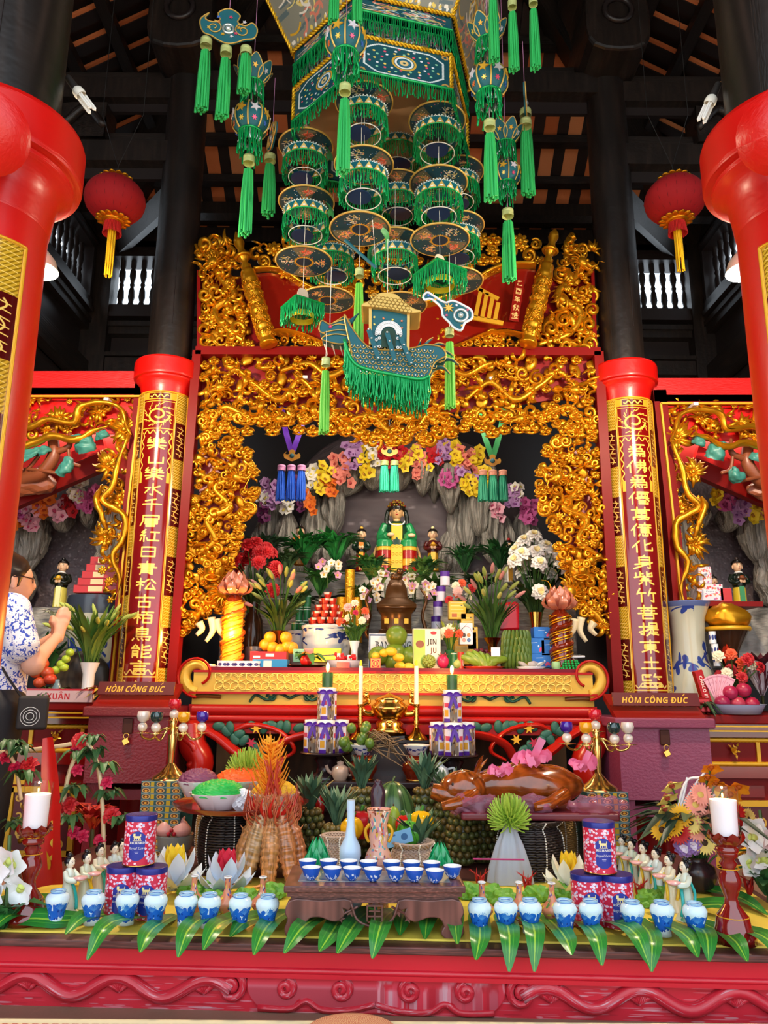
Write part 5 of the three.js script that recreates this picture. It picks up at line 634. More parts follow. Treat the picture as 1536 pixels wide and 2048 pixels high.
// rock grottos
function rockMat(){return M('grotto_rock','#d0ccc6',0.62,0,{map:rockTex,bumpMap:grainBump,bumpScale:0.01});}
const rockTex=noiseTex(256,(u,v)=>{const k=0.5 + 0.8*fbm(u*14,v*3,2,5)+ 0.15*Math.sin(u*70 + 8*noise.noise(u*6,v*3,1));const q=Math.max(40,Math.min(245,110 + 150*k));return[q,q*0.985,q*0.95];},true);
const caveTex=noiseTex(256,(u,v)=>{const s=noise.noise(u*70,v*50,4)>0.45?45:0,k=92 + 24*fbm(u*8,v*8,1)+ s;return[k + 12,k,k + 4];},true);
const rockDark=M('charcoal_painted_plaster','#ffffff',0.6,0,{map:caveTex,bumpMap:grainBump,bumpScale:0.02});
function stone(cx,cy,cz,w,h,d,seed,taper=0.2){const g=new THREE.SphereGeometry(1,40,32),p=g.attributes.position;for(let i=0;i<p.count;i++){let x=p.getX(i),y=p.getY(i),z=p.getZ(i);const th=Math.atan2(z,x);const fl=1 + 0.22*Math.sin(th*9 + seed + 2*fbm(y*2,seed,0))*(1 - Math.abs(y))+ 0.5*fbm(x*1.5 + seed,y*1.5,z*1.5);const tp=1 - taper*y;p.setXYZ(i,x*w*fl*tp,y*h,z*d*fl*tp);}g.computeVertexNormals();const u=g.attributes.uv;for(let i=0;i<u.count;i++)u.setXY(i,u.getX(i)*3,u.getY(i));return g.translate(cx,cy,cz);}
{
const t=thing('rock_grotto','grey moulded rock grotto arching behind the seated statue','rock grotto',at(795,1330,6.3));const z=6.15;let k=1;
for(const[x,y,w,h]of[[632,1060,30,70],[668,1010,22,60],[690,960,40,35],[745,945,28,38],[800,948,26,36],[845,955,18,40],[868,962,16,48],[900,975,22,55],[930,1040,32,85],[960,1010,22,65],[905,1110,30,55],[985,1060,20,70],[600,1110,28,50],[655,1120,24,45],[545,1060,26,60],[575,1090,24,70],[520,1100,22,55],[1010,1100,24,70],[1050,1080,30,60],[610,980,24,40],[970,960,22,40],[705,1110,14,25],[885,1120,18,30],[500,1150,26,60],[1090,1140,26,60]]){const p=at(x,y,z + 0.1*Math.sin(k*3)),m=mpp(p);partW('rock_fold',stone(p.x,p.y,p.z,w*m,h*m,0.16,k++*1.7,y<980?-0.35:0.15),rockMat(),t);}
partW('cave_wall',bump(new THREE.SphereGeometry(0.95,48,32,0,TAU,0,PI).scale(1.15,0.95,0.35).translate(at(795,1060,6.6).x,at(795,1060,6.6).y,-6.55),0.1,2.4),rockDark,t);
const l=at(795,1150,5.9);partW('ledge',bump(new THREE.BoxGeometry(2.0,0.75,0.7,30,12,10).translate(l.x,l.y - 0.39,-6.0),0.1,3),rockMat(),t);const f=at(795,1200,5.5);partW('lower_ledge',bump(new THREE.BoxGeometry(2.4,0.5,0.45,30,8,8).translate(f.x,f.y - 0.27,-5.45),0.08,3),rockMat(),t);
for(const m of[0,1]){const X=(x)=>(m?1580 - x:x),s=thing('side_grotto',m?'grey rock grotto behind the large porcelain vase':'grey rock grotto behind the praying woman','rock grotto',at(X(120),1330,5.8));k=30 + 9*m;
for(const[x,y,w,h]of[[40,1090,34,70],[70,1065,24,60],[125,1035,16,30],[180,1030,12,28],[220,1060,24,80],[30,1160,34,60],[205,1150,24,60],[95,1020,30,22]]){const p=at(X(x),y,5.7),q=mpp(p);partW('rock_fold',stone(p.x,p.y,p.z,w*q,h*q,0.14,k++*1.3,0.1),rockMat(),s);}
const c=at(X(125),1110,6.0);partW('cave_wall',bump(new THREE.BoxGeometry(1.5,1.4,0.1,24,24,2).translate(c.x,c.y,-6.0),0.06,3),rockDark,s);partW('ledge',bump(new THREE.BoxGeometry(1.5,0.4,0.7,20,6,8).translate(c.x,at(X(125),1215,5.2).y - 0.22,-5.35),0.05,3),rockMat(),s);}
}
// orchid sprays
function petal(r,c,w=0.5){return tint(blade([[0,0,0],[0,r*0.5,r*0.12],[0,r,r*0.05]],(t)=>r*w*Math.sin(PI*Math.min(1,0.12 + t*0.84)),4,0.15),c);}
const blossomCache={};
function blossom(c,c2,r=0.03){const k=c + c2 + r;return(blossomCache[k]||=join([...Array.from({length:5},(_,i)=>petal(r,c,0.48).rotateX(0.35).rotateZ(i / 5*TAU)),tint(xf(ball(r*0.24,6,5),[0,0,r*0.14]),c2),tint(xf(ball(r*0.2,6,5),[0,-r*0.22,r*0.22],[0,0,0],[1.2,0.7,1]),c2)]));}
const OC={pink:['#e8a8b8','#c0406a','pale pink'],mag:['#c85a9a','#8a1c58','magenta'],lil:['#b88ac0','#7a3a80','lilac'],white:['#f0ece4','#d8c860','white'],yel:['#f2d428','#b07818','yellow'],org:['#f07a22','#b84010','orange'],red:['#c01420','#7a0810','red'],sal:['#e88878','#b04040','salmon'],pur:['#6a2458','#3a1030','dark purple']};
function spray(px,py,px2,py2,z,col,n,wPx,where){
const a=at(px,py,z),b=at(px2,py2,z),m=mpp(a),[c,c2,nm]=OC[col],t=thing('orchid_spray',nm + ' orchid spray ' + where,'orchid',a);_s=Math.round(px*7 + py);
part('stem',tint(tube([[0,0.04,-0.03],b.clone().sub(a).multiplyScalar(0.5).add(V(0,0,-0.02)),b.clone().sub(a)],0.004,5,8),'#3a5a2a'),LEAF,t);
n=Math.round(n*1.35);for(let i=0;i<n;i++){const q=(i + 0.5)/ n,w=wPx*m*(1 - 0.4*q),o=part('blossom',blossom(c,c2,0.047),PETAL,t);o.position.copy(b.clone().sub(a).multiplyScalar(q)).add(V(rr(-w,w),rr(-0.02,0.02),rr(0,0.05)));o.rotation.set(rr(-0.5,0.3),rr(-0.7,0.7),rr(0,6));o.scale.setScalar(rr(0.8,1.2));}
}
{
const W='hanging on the grotto arch beside the ';const Z=5.95;
for(const r of[[630,940,615,985,'white',9,16,W + 'blue tassels'],[655,935,640,985,'yel',10,16,W + 'white spray'],[650,960,662,995,'org',9,18,'low on the arch above the tall pale rock'],[612,985,628,1025,'org',8,12,'lowest at the arch foot by the creeper'],[680,910,690,968,'sal',12,18,W + 'trailing leaves'],[703,888,706,940,'lil',11,16,'at the arch top next to the yellow string'],[730,895,733,958,'yel',12,14,'in a narrow string at the arch top'],[745,885,750,930,'white',9,14,'at the arch top beside the turquoise tassel'],[768,890,768,930,'red',8,14,'behind the turquoise tassel'],[800,895,800,925,'red',8,14,'at the crown of the arch'],[820,905,812,935,'yel',9,18,'at the crown of the arch under the gilt edge'],[832,900,836,960,'sal',10,14,'drooping longest at the arch crown'],[845,915,855,940,'yel',7,12,'beside the long salmon droop'],[868,890,870,930,'red',9,16,'between yellow and lilac sprays'],[885,880,885,925,'lil',9,14,'beside the big yellow cluster'],[903,890,910,930,'yel',13,22,'in the biggest cluster on the arch'],[930,900,935,940,'sal',11,18,'by the green tassel knot'],[953,905,952,925,'yel',6,12,'touching the green ribbon'],[898,945,900,978,'mag',11,16,'low over the stalactite'],[925,940,960,975,'lil',10,16,'by the green tassels'],[935,955,945,995,'yel',11,18,'lowest in front of the grey pillar'],[968,935,972,985,'yel',8,8,'in a thin string at the green tassels'],
[540,965,530,1010,'lil',12,18,'by the gilt cheek under the blue tassels'],[555,985,548,1015,'lil',8,12,'below the blue tassels'],[525,985,530,1010,'white',7,14,'against the gilt cheek edge'],[575,1000,575,1020,'white',6,10,'right under the blue tassels'],[520,1010,535,1045,'pur',9,10,'in the shade by the gilt cheek'],[598,960,605,1020,'pur',8,8,'behind the small orange statue'],[1018,975,1020,1015,'lil',11,14,'standing over the small white statue'],[1032,970,1036,1010,'white',7,8,'over the small white statue'],[1055,1000,1055,1045,'mag',11,16,'against the gilt cheek above the white bouquet'],[985,1005,1000,1035,'pink',7,10,'under the green tassels']])spray(r[0],r[1],r[2],r[3],Z,r[4],r[5],r[6],r[7]);
const S='in the bank above the ';for(const r of[[45,1005,35,1040,'mag',10,18,S + 'praying woman, outermost'],[70,1000,60,1060,'pink',14,22,S + 'praying woman, longest'],[92,1000,88,1030,'org',9,14,S + 'praying woman'],[100,985,100,1000,'org',5,10,S + 'praying woman, single top cluster'],[30,1035,30,1055,'org',7,14,S + 'praying woman, lowest'],[120,1005,125,1040,'pink',11,18,S + 'pine branch end'],[140,995,145,1025,'red',6,12,S + 'stalactite pair'],[158,985,160,1005,'white',9,16,S + 'pale stalactite'],[160,968,175,960,'white',6,8,S + 'gilt vine, topmost'],[180,980,178,1020,'mag',13,18,S + 'gilt vine'],
[1432,985,1432,1010,'yel',8,10,S + 'floor vase, next to the vine'],[1455,995,1450,1020,'mag',9,14,S + 'floor vase, low part'],[1470,990,1475,1040,'lil',14,20,S + 'floor vase, longest'],[1495,985,1505,1040,'yel',13,18,S + 'high bun statue'],[1525,985,1530,1040,'sal',10,18,S + 'high bun statue, outermost']])spray(r[0],r[1],r[2],r[3],5.45,r[4],r[5],r[6],r[7]);
}
function ribbonTassel(px,y0,yk,y1,z,label,rib,thr,capc,n){const b=at(px,yk,z),k=mpp(b),t=thing('ribbon_tassel',label,'tassel',b);const up=at(px,y0,z).y - b.y;if(rib)for(const s of[-1,1])part('ribbon',blade([[0,0.02,0],[s*12*k,up*0.5,0],[s*22*k,up,0],[s*24*k,up + 0.2,0.2],[s*24*k,up + 0.26,0.42]],()=>5.5*k,8,0.08),rib,t);else part('string',rod([0,0.05,0],[0,0.4,0],0.0015),GR.string,t);part('knot_plaque',[slab(cloudPts(16*k),0.008,0)],M('knot_gold','#a8782c',0.35,0.4),t);part('knot_stone',xf(ball(5*k,8,6),[0,0,0.006],[0,0,0],[1,1,0.5]),GR.tealDeep,t);for(let i=0;i<n;i++){const x=(i -(n - 1)/ 2)*20*k;const top=-18*k;tassel(t,V(x,top,0),b.y - at(px,y1,z).y + top,8*k,thr,capc);}}
ribbonTassel(584,830,912,1000,5.1,'three blue tassels on a purple ribbon in the dark arch',M('purple_ribbon','#4a1a8a',0.4),M('blue_thread','#1c5fd8',0.5),M('pink_cap','#c88ab8',0.5),3);
ribbonTassel(985,840,922,1002,5.1,'three dark green tassels on a green ribbon in the dark arch',M('deep_green_ribbon','#1f6a38',0.4),M('sea_green_thread','#1f8a6a',0.5),M('copper_cap','#a8705a',0.5),3);
ribbonTassel(779,880,903,983,5.6,'pale turquoise tassels at the crown of the arch',null,M('turquoise_thread','#3fd8b0',0.5),GR.cap,2);
// shared offering builders
const topH=(px,py,z,base)=>at(px,py,z).y - base;
function printed(key,w,h,draw,rough=0.35){return(mats[key]||=Object.assign(new THREE.MeshStandardMaterial({map:canvasTex(w,h,draw),roughness:rough,side:THREE.DoubleSide}),{name:key}));}
function text(g,s,x,y,size,color,font='bold',fam='sans-serif'){g.font=font + ' ' + size + 'px ' + fam;g.fillStyle=color;g.textAlign='center';g.textBaseline='middle';g.fillText(s,x,y);}
const seeded=(k)=>()=>((k=(k*16807)% 2147483647)/ 2147483647);
function carton(label,pos,w,h,d,front,body,turn=0,group){const t=thing('gift_box',label,'box',pos,turn,group);part('box_body',rbox(w,h,d,Math.min(w,h,d)*0.05,0,h / 2,0),body,t);if(front)part('printed_face',box(w*0.98,h*0.96,0.002,0,h / 2,d / 2 + 0.0012),front,t);return t;}
const ruffle=(()=>{const c={};return(col,r,n=36,core)=>(c[col + r + n]||=join(Array.from({length:n},(_,i)=>{const q=(i + 0.5)/ n,el=Math.acos(1 - 1.25*q),az=i*2.4,L=r*(0.55 + 0.45*q);return tint(blade([[0,0,0],[0,L*0.55,r*0.1],[0,L,-r*0.08]],(t)=>r*0.33*Math.sin(PI*Math.min(1,0.2 + t*0.75)),4,0.35).rotateX(-el + PI / 2 - PI / 2).rotateX(0).rotateY(az),q<0.2&&core?core:col);})));})();
function flowerHead(parent,name,g,p,tiltX,tiltZ,s=1){const o=part(name,g,PETAL,parent);o.position.copy(p);o.rotation.set(tiltX,0,tiltZ);o.scale.setScalar(s);return o;}
function leafFan(n,len,w,c1,c2,spread=1,droop=0.5,seed=3){const R=seeded(seed*7919 + 13),out=[];for(let i=0;i<n;i++){const a=i*2.4 + R(),s=spread*(0.4 + 0.6*R()),L=len*(0.65 + 0.35*R());const dx=Math.sin(a)*s,dz=Math.cos(a)*s;out.push(tint(blade([[0,0,0],[dx*L*0.35,L*0.55,dz*L*0.35],[dx*L*0.85,L*(1 - droop*s),dz*L*0.85]],w*(0.8 + 0.4*R()),6,0.3,V(dx,0.3,dz + 0.001).normalize()),R()<0.5?c1:c2));}return join(out);}
function plant(label,pos,n,len,w,c1,c2,spread,droop,seed,cat='plant'){const t=thing('leafy_plant',label,cat,pos);part('leaves',leafFan(n,len,w,c1,c2,spread,droop,seed),LEAF,t);part('stem',tint(tube([[0,-0.06,0],[0,len*0.3,0]],0.008,6),'#4a4a28'),LEAF,t);return t;}
function vaseGeo(h,r,kind){const P={flare:[[0.5,0],[0.55,0.05],[0.4,0.1],[0.42,0.3],[0.6,0.75],[1,1]],jar:[[0.6,0],[0.75,0.1],[1,0.45],[0.9,0.72],[0.55,0.85],[0.62,1]],tall:[[0.7,0],[0.75,0.1],[0.6,0.35],[0.62,0.7],[1,1]],brass:[[0.9,0],[0.95,0.04],[0.5,0.12],[0.42,0.3],[0.5,0.55],[0.55,0.8],[1,1]]}[kind];return lathe([[0.001,0],...P.map(([a,b])=>[a*r,b*h])],24);}
function bouquet(name,label,pos,vaseH,vaseR,kind,vmat,hTotal,heads,leaves,cat='bouquet'){
const t=thing(name,label,cat,pos);part('vase',vaseGeo(vaseH,vaseR,kind),vmat,t);const st=[];
for(const[x,y,z,g,s,nm]of heads){st.push(tint(tube([[x*0.1,vaseH*0.6,z*0.1],[x*0.45,(vaseH + y)/ 2,z*0.5],[x,y,z]],0.0035,5,6),'#3f6a2c'));if(g){const o=part(nm||'flower',g,PETAL,t);o.position.set(x,y,z);const d=V(x,(y - vaseH)*0.35,z + 0.12).normalize();o.quaternion.setFromUnitVectors(V(0,1,0),d);o.scale.setScalar(s||1);}}
part('stems',st,LEAF,t);if(leaves){const o=part('leaves',leaves,LEAF,t);o.position.y=vaseH*0.8;}return t;
}
function fruit(name,label,pos,r,c,sc=[1,1,1],group,extra){const t=thing(name,label,name.replace(/_/g,' '),pos,rr(0,6),group);const g=new THREE.SphereGeometry(r,18,14).scale(...sc);part('skin',tint(bump(g,r*0.05,2 / r,r*100),c),FRUIT,t);part('stalk',tint(tube([[0,r*sc[1]*0.92,0],[r*0.05,r*sc[1]*1.12,0]],r*0.06,5),'#5a4020'),FRUIT,t);if(extra)extra(t);return t;}
const budGeo=(c,L=0.09)=>tint(lathe([[0.001,0],[0.008,0.008],[0.013,L*0.4],[0.01,L*0.8],[0.002,L]],8),c);
const por=(key,bg,draw)=>printed(key,512,512,(g,w,h)=>{g.fillStyle=bg;g.fillRect(0,0,w,h);draw(g,w,h);},0.12);
const blueScene=(g,w,h)=>{const R=seeded(99);g.strokeStyle='#2a3f8a';g.fillStyle='#2a3f8a';for(let i=0;i<14;i++){const x=R()*w,y=h*(0.2 + 0.7*R());g.lineWidth=5;g.beginPath();g.moveTo(x - 60,y);g.quadraticCurveTo(x,y - 30,x + 60,y + 4);g.stroke();for(let k=0;k<7;k++){g.beginPath();g.ellipse(x +(R()- 0.5)*90,y - 12 +(R()- 0.5)*30,14,8,R()*3,0,TAU);g.fill();}}g.fillStyle='#3a4f96';g.fillRect(0,8,w,8);g.fillRect(0,h - 20,w,8);for(let i=0;i<24;i++){g.beginPath();g.arc(i*22 + 10,34,9,0,PI);g.fill();}};
const porScene=por('porcelain_scene','#d8dcda',blueScene),porCelad=por('celadon_scene','#b9b9a4',blueScene);
const redCarn=ruffle('#c80f18',0.055,40),whiteGard=ruffle('#f2efe6',0.062,30,'#f0e0a0'),roseHot=ruffle('#c01848',0.03,22),roseRed=ruffle('#c01c24',0.04,26),rosePale=ruffle('#e8b8b0',0.045,26),roseWhite=ruffle('#e6e9ee',0.05,26),roseOr=ruffle('#e85a30',0.04,24),roseCream=ruffle('#f0e8c8',0.04,24),mumGreen=join(Array.from({length:150},(_,i)=>{const q=(i + 0.5)/ 150,el=Math.acos(1 - 1.7*q),az=i*2.399,L=0.1;return tint(tube([[0,0,0],[0,L*0.6,0.01],[0,L,-0.012]],(t)=>0.0055*(1 - 0.55*t),4,4).rotateX(el).rotateY(az),i % 3?'#a9c94a':'#8ab038');}));
// offerings on the main altar
{
const B=ATOP + 0.012,F=4.5,MZ=4.68,BZ=4.92;
const P=(px,z)=>onA(px,z);
for(const[px,topY,lit]of[[462,1195,1],[1125,1225,0]]){
const z=4.52,p=P(px,z),h=topH(px,topY,z,B),r=22*kA(z),t=thing('dragon_pillar_lamp',lit?'glowing amber dragon pillar lamp with glass lotus top':'unlit amber dragon pillar lamp beside the blue cartons','lamp',p);const am=M('amber_lacquer','#7a2208',0.12,0.2,{clearcoat:0.8});
part('base',lathe([[r*1.15,0],[r*1.15,0.02],[r,0.03]],24),am,t);
if(lit){part('glowing_tube',cyl(r*0.86,r*0.86,h*0.86,24).translate(0,h*0.5,0),M('pillar_lamp_glow','#ffb030',0.4,0,{emissive:new THREE.Color('#ff9a18'),emissiveIntensity:1.1}),t);const l=new THREE.PointLight('#ffae50',1.6,0,2);l.position.set(0,h*0.5,r*1.6);l.castShadow=true;l.shadow.radius=2;t.add(l);}else part('amber_tube',cyl(r*0.86,r*0.86,h*0.86,24).translate(0,h*0.5,0),am,t);
const sp=(ph,rad,R)=>tube(Array.from({length:60},(_,i)=>{const a=i / 59*TAU*2.6 + ph;return[R*Math.sin(a),0.03 + i / 59*(h - 0.05),R*Math.cos(a)];}),(q)=>rad*(1 + 0.2*Math.sin(q*220)),7);part('dragon_coil',sp(0,r*0.22,r*0.95),lit?M('amber_coil','#d8641c',0.2,0.3):am,t);part('gold_filigree',[sp(1.2,r*0.09,r),sp(2.0,r*0.06,r),sp(3.4,r*0.08,r),sp(4.2,r*0.06,r)],MAT.gold,t);part('cap',lathe([[r,h - 0.03],[r*0.8,h - 0.01],[r*0.4,h + 0.02]],20),am,t);
const lg=[];for(let k=0;k<3;k++)for(let i=0;i<9;i++)lg.push(blade([[0,0,r*0.3],[0,r*(0.6 + 0.4*k),r*(1.5 - 0.35*k)],[0,r*(1.3 + 0.5*k),r*(1.3 - 0.3*k)]],r*0.42,5,0.3,V(0,0.4,1)).rotateY(i / 9*TAU + k*0.3).translate(0,h + 0.01,0));part('glass_lotus',lg,M('rose_glass',lit?'#d88a70':'#8a4a30',0.12,0.35),t);if(lit)part('lotus_bulb',xf(ball(r*0.4,10,8),[0,h + r,0]),M('lotus_lamp_glow','#fff0e8',0.3,0,{emissive:new THREE.Color('#ffe8e0'),emissiveIntensity:3}),t);
}
const spread=(n,y0,y1,w,seed,f)=>{const R=seeded(seed);return Array.from({length:n},(_,i)=>{const a=i*2.4 + R(),q=Math.sqrt((i + 0.5)/ n);return f(w*q*Math.sin(a),y1 -(y1 - y0)*q*q*(0.5 + 0.5*R()),w*0.6*q*Math.cos(a)+ 0.03,i,R);});};
const lily=(seed,n,h,w)=>spread(n,h*0.6,h,w,seed,(x,y,z,i)=>[x,y,z,budGeo(i % 4===0?'#c98a8a':i % 3?'#9fb05a':'#b8c070'),1,'bud']);
const bz=(px,topY,z)=>topH(px,topY,z,B);
const brownV=M('dark_glaze','#3a2416',0.15,0.2);
bouquet('carnation_bouquet','big bouquet of red carnations in a dark gilt vase',P(502,BZ),bz(502,1205,BZ),0.07,'jar',brownV,1,spread(22,bz(500,1200,BZ),bz(500,1085,BZ),0.2,5,(x,y,z)=>[x,y,z,redCarn,1.0,'carnation']),leafFan(40,0.3,0.02,'#2a4a22','#3f6a2c',0.9,0.4,4));
bouquet('lily_bouquet','bouquet of closed lilies in a brown gold vase among oranges',P(556,4.72),bz(556,1262,4.72),0.05,'brass',M('bronze_gold','#8a5a20',0.2,0.8),1,lily(8,22,bz(555,1150,4.72),0.17),leafFan(70,0.3,0.014,'#23401c','#3a5a26',0.85,0.3,6));
bouquet('lily_bouquet','tall bouquet of closed lilies in a brass vase behind green bananas',P(986,4.75),bz(986,1276,4.75),0.055,'brass',MAT.brass,1,lily(18,24,bz(986,1148,4.75),0.17),leafFan(70,0.34,0.016,'#2a4a20','#44682c',0.75,0.25,9));
bouquet('gardenia_bouquet','big bouquet of white gardenias in a polished gold vase',P(1075,BZ),bz(1075,1225,BZ),0.045,'tall',MAT.brass,1,spread(20,bz(1070,1205,BZ),bz(1070,1072,BZ),0.19,25,(x,y,z)=>[x,y,z,whiteGard,1.0,'gardenia']),leafFan(60,0.36,0.026,'#22401c','#34562a',0.85,0.35,12));
bouquet('flower_vase','white porcelain vase of mixed roses in front of the gilt candle bundle',P(708,4.62),bz(708,1282,4.62),0.032,'tall',MAT.white,1,spread(9,bz(708,1270,4.62),bz(708,1205,4.62),0.1,33,(x,y,z,i)=>[x,y,z,[roseCream,roseHot,rosePale,roseOr][i % 4],0.7,'rose']),leafFan(26,0.2,0.022,'#2f5a28','#4a7a34',0.9,0.4,14));
bouquet('tulip_bunch','small bunch of orange tulips with yellow sprigs beside the printed snack bag',P(900,4.6),bz(900,1300,4.6),0.03,'flare',M('green_glass','#3a7a4a',0.1),1,spread(6,bz(900,1280,4.6),bz(900,1255,4.6),0.07,35,(x,y,z,i)=>[x,y,z,i % 2?roseOr:roseCream,0.8,'tulip']),leafFan(40,0.22,0.01,'#8a9a30','#5a8a34',0.7,0.2,15));
bouquet('rose_posy','posy of coral and cream roses above the yellow cartons',P(925,BZ),bz(925,1230,BZ),0.035,'tall',M('green_glass','#3a7a4a',0.1),1,spread(8,bz(925,1215,BZ),bz(925,1165,BZ),0.1,37,(x,y,z,i)=>[x,y,z,[roseOr,rosePale,roseCream,roseRed][i % 4],0.85,'rose']),leafFan(30,0.18,0.016,'#5a6a30','#7a8a44',0.9,0.4,16));
const urn=(label,px,z,topY,r,m)=>{const h=bz(px,topY,z),t=thing('porcelain_urn',label,'urn',P(px,z));part('body',lathe([[r*0.6,0],[r*0.85,h*0.2],[r,h*0.65],[r*0.98,h*0.9],[r*1.05,h*0.95],[r*1.03,h],[r*0.9,h],[r*0.85,h*0.9],[0.001,h*0.88]],30),m,t);return h;};
{const z=4.85,h=urn('blue and white porcelain urn under the red snack cup pyramid',652,z,1252,0.155,porScene);const cup=lathe([[0.018,0],[0.026,0.036],[0.028,0.038],[0.001,0.04]],14),cm=printed('snack_cup',128,64,(g)=>{g.fillStyle='#c8301c';g.fillRect(0,0,128,64);g.fillStyle='#f0e0d0';g.fillRect(10,20,34,30);g.fillRect(74,20,34,30);g.fillStyle='#e8802c';g.fillRect(16,28,22,14);g.fillRect(80,28,22,14);});const y0=B + h*0.88;const c0=P(652,z);
[[10,0.115],[10,0.095],[8,0.075],[6,0.055],[4,0.035],[1,0]].forEach(([n,R],k)=>{for(let i=0;i<n;i++){const a=i / n*TAU + k*0.3;single('snack_cup',cup,cm,'small red snack cup stacked in the pyramid on the urn','cup',[c0.x + R*Math.sin(a),y0 + k*0.041,c0.z + R*Math.cos(a)],a,'red snack cups in the pyramid');}});
const h2=urn('small blue and white urn under the green can tower',605,4.98,1262,0.1,porScene),can=printed('green_can',128,128,(g)=>{g.fillStyle='#1c6a3c';g.fillRect(0,0,128,128);g.fillStyle='#d8e0d8';g.fillRect(0,8,128,6);g.fillRect(0,116,128,6);g.fillStyle='#c02020';g.beginPath();g.arc(64,64,14,0,TAU);g.fill();});const cp=P(603,4.98),cg=cyl(0.024,0.024,0.085,16).translate(0,0.0425,0);for(const[k,xs]of[[0,[-0.05,0,0.05]],[1,[-0.025,0.025]],[2,[-0.025,0.025]],[3,[0]]])for(const x of xs)single('drink_can',cg,can,'green drink can stacked on the small urn','can',[cp.x + x,B + h2*0.88 + k*0.087,cp.z],0,'green drink cans');}
{const z=5.0,t=thing('candle_bundle','bundle of thick shining gold candles in front of the rock','candles',P(697,z)),h=bz(697,1140,z);const gm=M('gold_candle','#e8a81c',0.18,0.6,{bumpMap:grainBump,bumpScale:0.004});part('candle',cyl(0.032,0.032,h*0.62,18).translate(0,h*0.69,0),gm,t);for(const s of[-1,1])part('candle',cyl(0.03,0.03,h*0.45,18).translate(s*0.055,h*0.5,-0.01),gm,t);part('candle',cyl(0.016,0.016,h*0.5,12).translate(0,h*0.25,0.03),gm,t);part('stand',lathe([[0.08,0],[0.075,0.03],[0.02,0.05],[0.02,h*0.3]],18),brownV,t);}
{const z=4.78,p=P(792,z),t=thing('bronze_incense_burner','dark bronze lidded incense burner with gilt lettering behind the green pomelos','incense burner',p),h=bz(792,1158,z),w=0.12,br=M('dark_bronze','#5a3a1c',0.28,0.55);const ring4=(l)=>lathe(l.map(([a,b])=>[a*1.35,b*h]),4).rotateY(PI / 4);
part('body',ring4([[w*0.85,0],[w*1.05,0.06],[w*1.05,0.34],[w*0.9,0.42],[w*0.8,0.44],[w*0.8,0.6],[w*1.0,0.66]]),br,t);part('lid',ring4([[w*1.05,0.66],[w*1.05,0.7],[w*0.6,0.78],[w*0.55,0.88],[w*0.35,0.98],[w*0.1,1]]),br,t);part('lid_beast',[xf(ball(w*0.35,10,8),[0,h*1.02,0],[0,0,0],[1,0.7,0.9]),xf(ball(w*0.2,8,6),[w*0.2,h*1.08,w*0.1])],br,t);for(const s of[-1,1])part('dragon_handle',tube([[s*w*0.9,h*0.3,0],[s*w*1.5,h*0.38,0],[s*w*1.35,h*0.6,0],[s*w*1.55,h*0.78,0],[s*w*1.25,h*0.9,0]],(q)=>0.012*(1.2 - 0.6*q),7,18),br,t);const pm=printed('burner_panel',256,192,(g)=>{g.fillStyle='#4a2e14';g.fillRect(0,0,256,192);g.strokeStyle='#c8a050';g.lineWidth=7;g.strokeRect(14,30,228,140);for(let i=0;i<8;i++)squiggle(g,40 + i*24,60,46 + i*24,150,14,3);},0.3);part('gilt_panel',box(w*1.6,h*0.26,0.004,0,h*0.2,w*1.0),pm,t);for(const x of[-0.06,0,0.06])part('gilt_sign',box(0.026,0.03,0.003,x,h*0.52,w*0.78),MAT.goldPaint,t);}
_s=61;const pom=(px,py,r,lab)=>{const p=at(px,py,F + 0.08);fruit('pomelo',lab,[p.x,p.y,p.z],r,'#6a8424',[1,0.96,1]);};
pom(793,1272,0.064,'green pomelo on top of the pile before the bronze burner');for(const[x,y,l]of[[790,1305,'green pomelo in the middle of the pile, under the topmost'],[757,1312,'green pomelo of the pile, beside the red foil packet'],[820,1312,'green pomelo of the pile, beside the printed snack bag'],[790,1325,'green pomelo at the foot of the pile behind the mangoes']])pom(x,y,0.06,l);
for(const[x,y,a]of[[768,1306,0.5],[782,1303,-0.3],[797,1315,0.2],[800,1332,-0.2],[817,1334,0.4],[752,1312,1]]){const p=at(x,y,4.42);fruit('mango','yellow mango at the foot of the pomelo pile',[p.x,p.y,p.z],0.026,'#e8b82c',[1.4,0.9,0.9],'mangoes at the pomelo pile');}
carton('red square packet with gold coin mark in front of the pomelos',at(751,1338,4.4),0.06,0.06,0.015,printed('coin_pack',128,128,(g)=>{g.fillStyle='#d02018';g.fillRect(0,0,128,128);g.strokeStyle='#f0c050';g.lineWidth=8;g.beginPath();g.arc(64,64,36,0,TAU);g.stroke();g.strokeRect(10,10,108,108);g.fillStyle='#f0c050';g.fillRect(54,44,20,40);}),MAT.redFlat);
carton('white carton with black capital lettering behind the pomelo pile',P(786,4.66),0.29,bz(786,1268,4.66),0.06,printed('sign_carton',512,256,(g)=>{g.fillStyle='#e9ecec';g.fillRect(0,0,512,256);g.strokeStyle='#33406a';g.lineWidth=12;g.strokeRect(6,6,500,244);text(g,'BAN CÔNG',256,80,72,'#16181c','bold','serif');}),MAT.white);
carton('green and cream printed snack bag standing behind custard apple',P(853,4.55),0.16,bz(853,1258,4.55),0.05,printed('snack_bag',256,320,(g)=>{g.fillStyle='#ece6d0';g.fillRect(0,0,256,320);g.fillStyle='#a9c94a';g.fillRect(0,0,110,320);g.fillStyle='#8a4a20';g.beginPath();g.ellipse(60,120,40,30,0,0,TAU);g.fill();g.fillStyle='#c02828';g.beginPath();g.ellipse(190,28,30,14,0,0,TAU);g.fill();text(g,'JIN',178,100,60,'#3a2418');text(g,'JU',190,170,60,'#6a2c18');}),M('bag_foil','#d8d4b8',0.4),0.1);
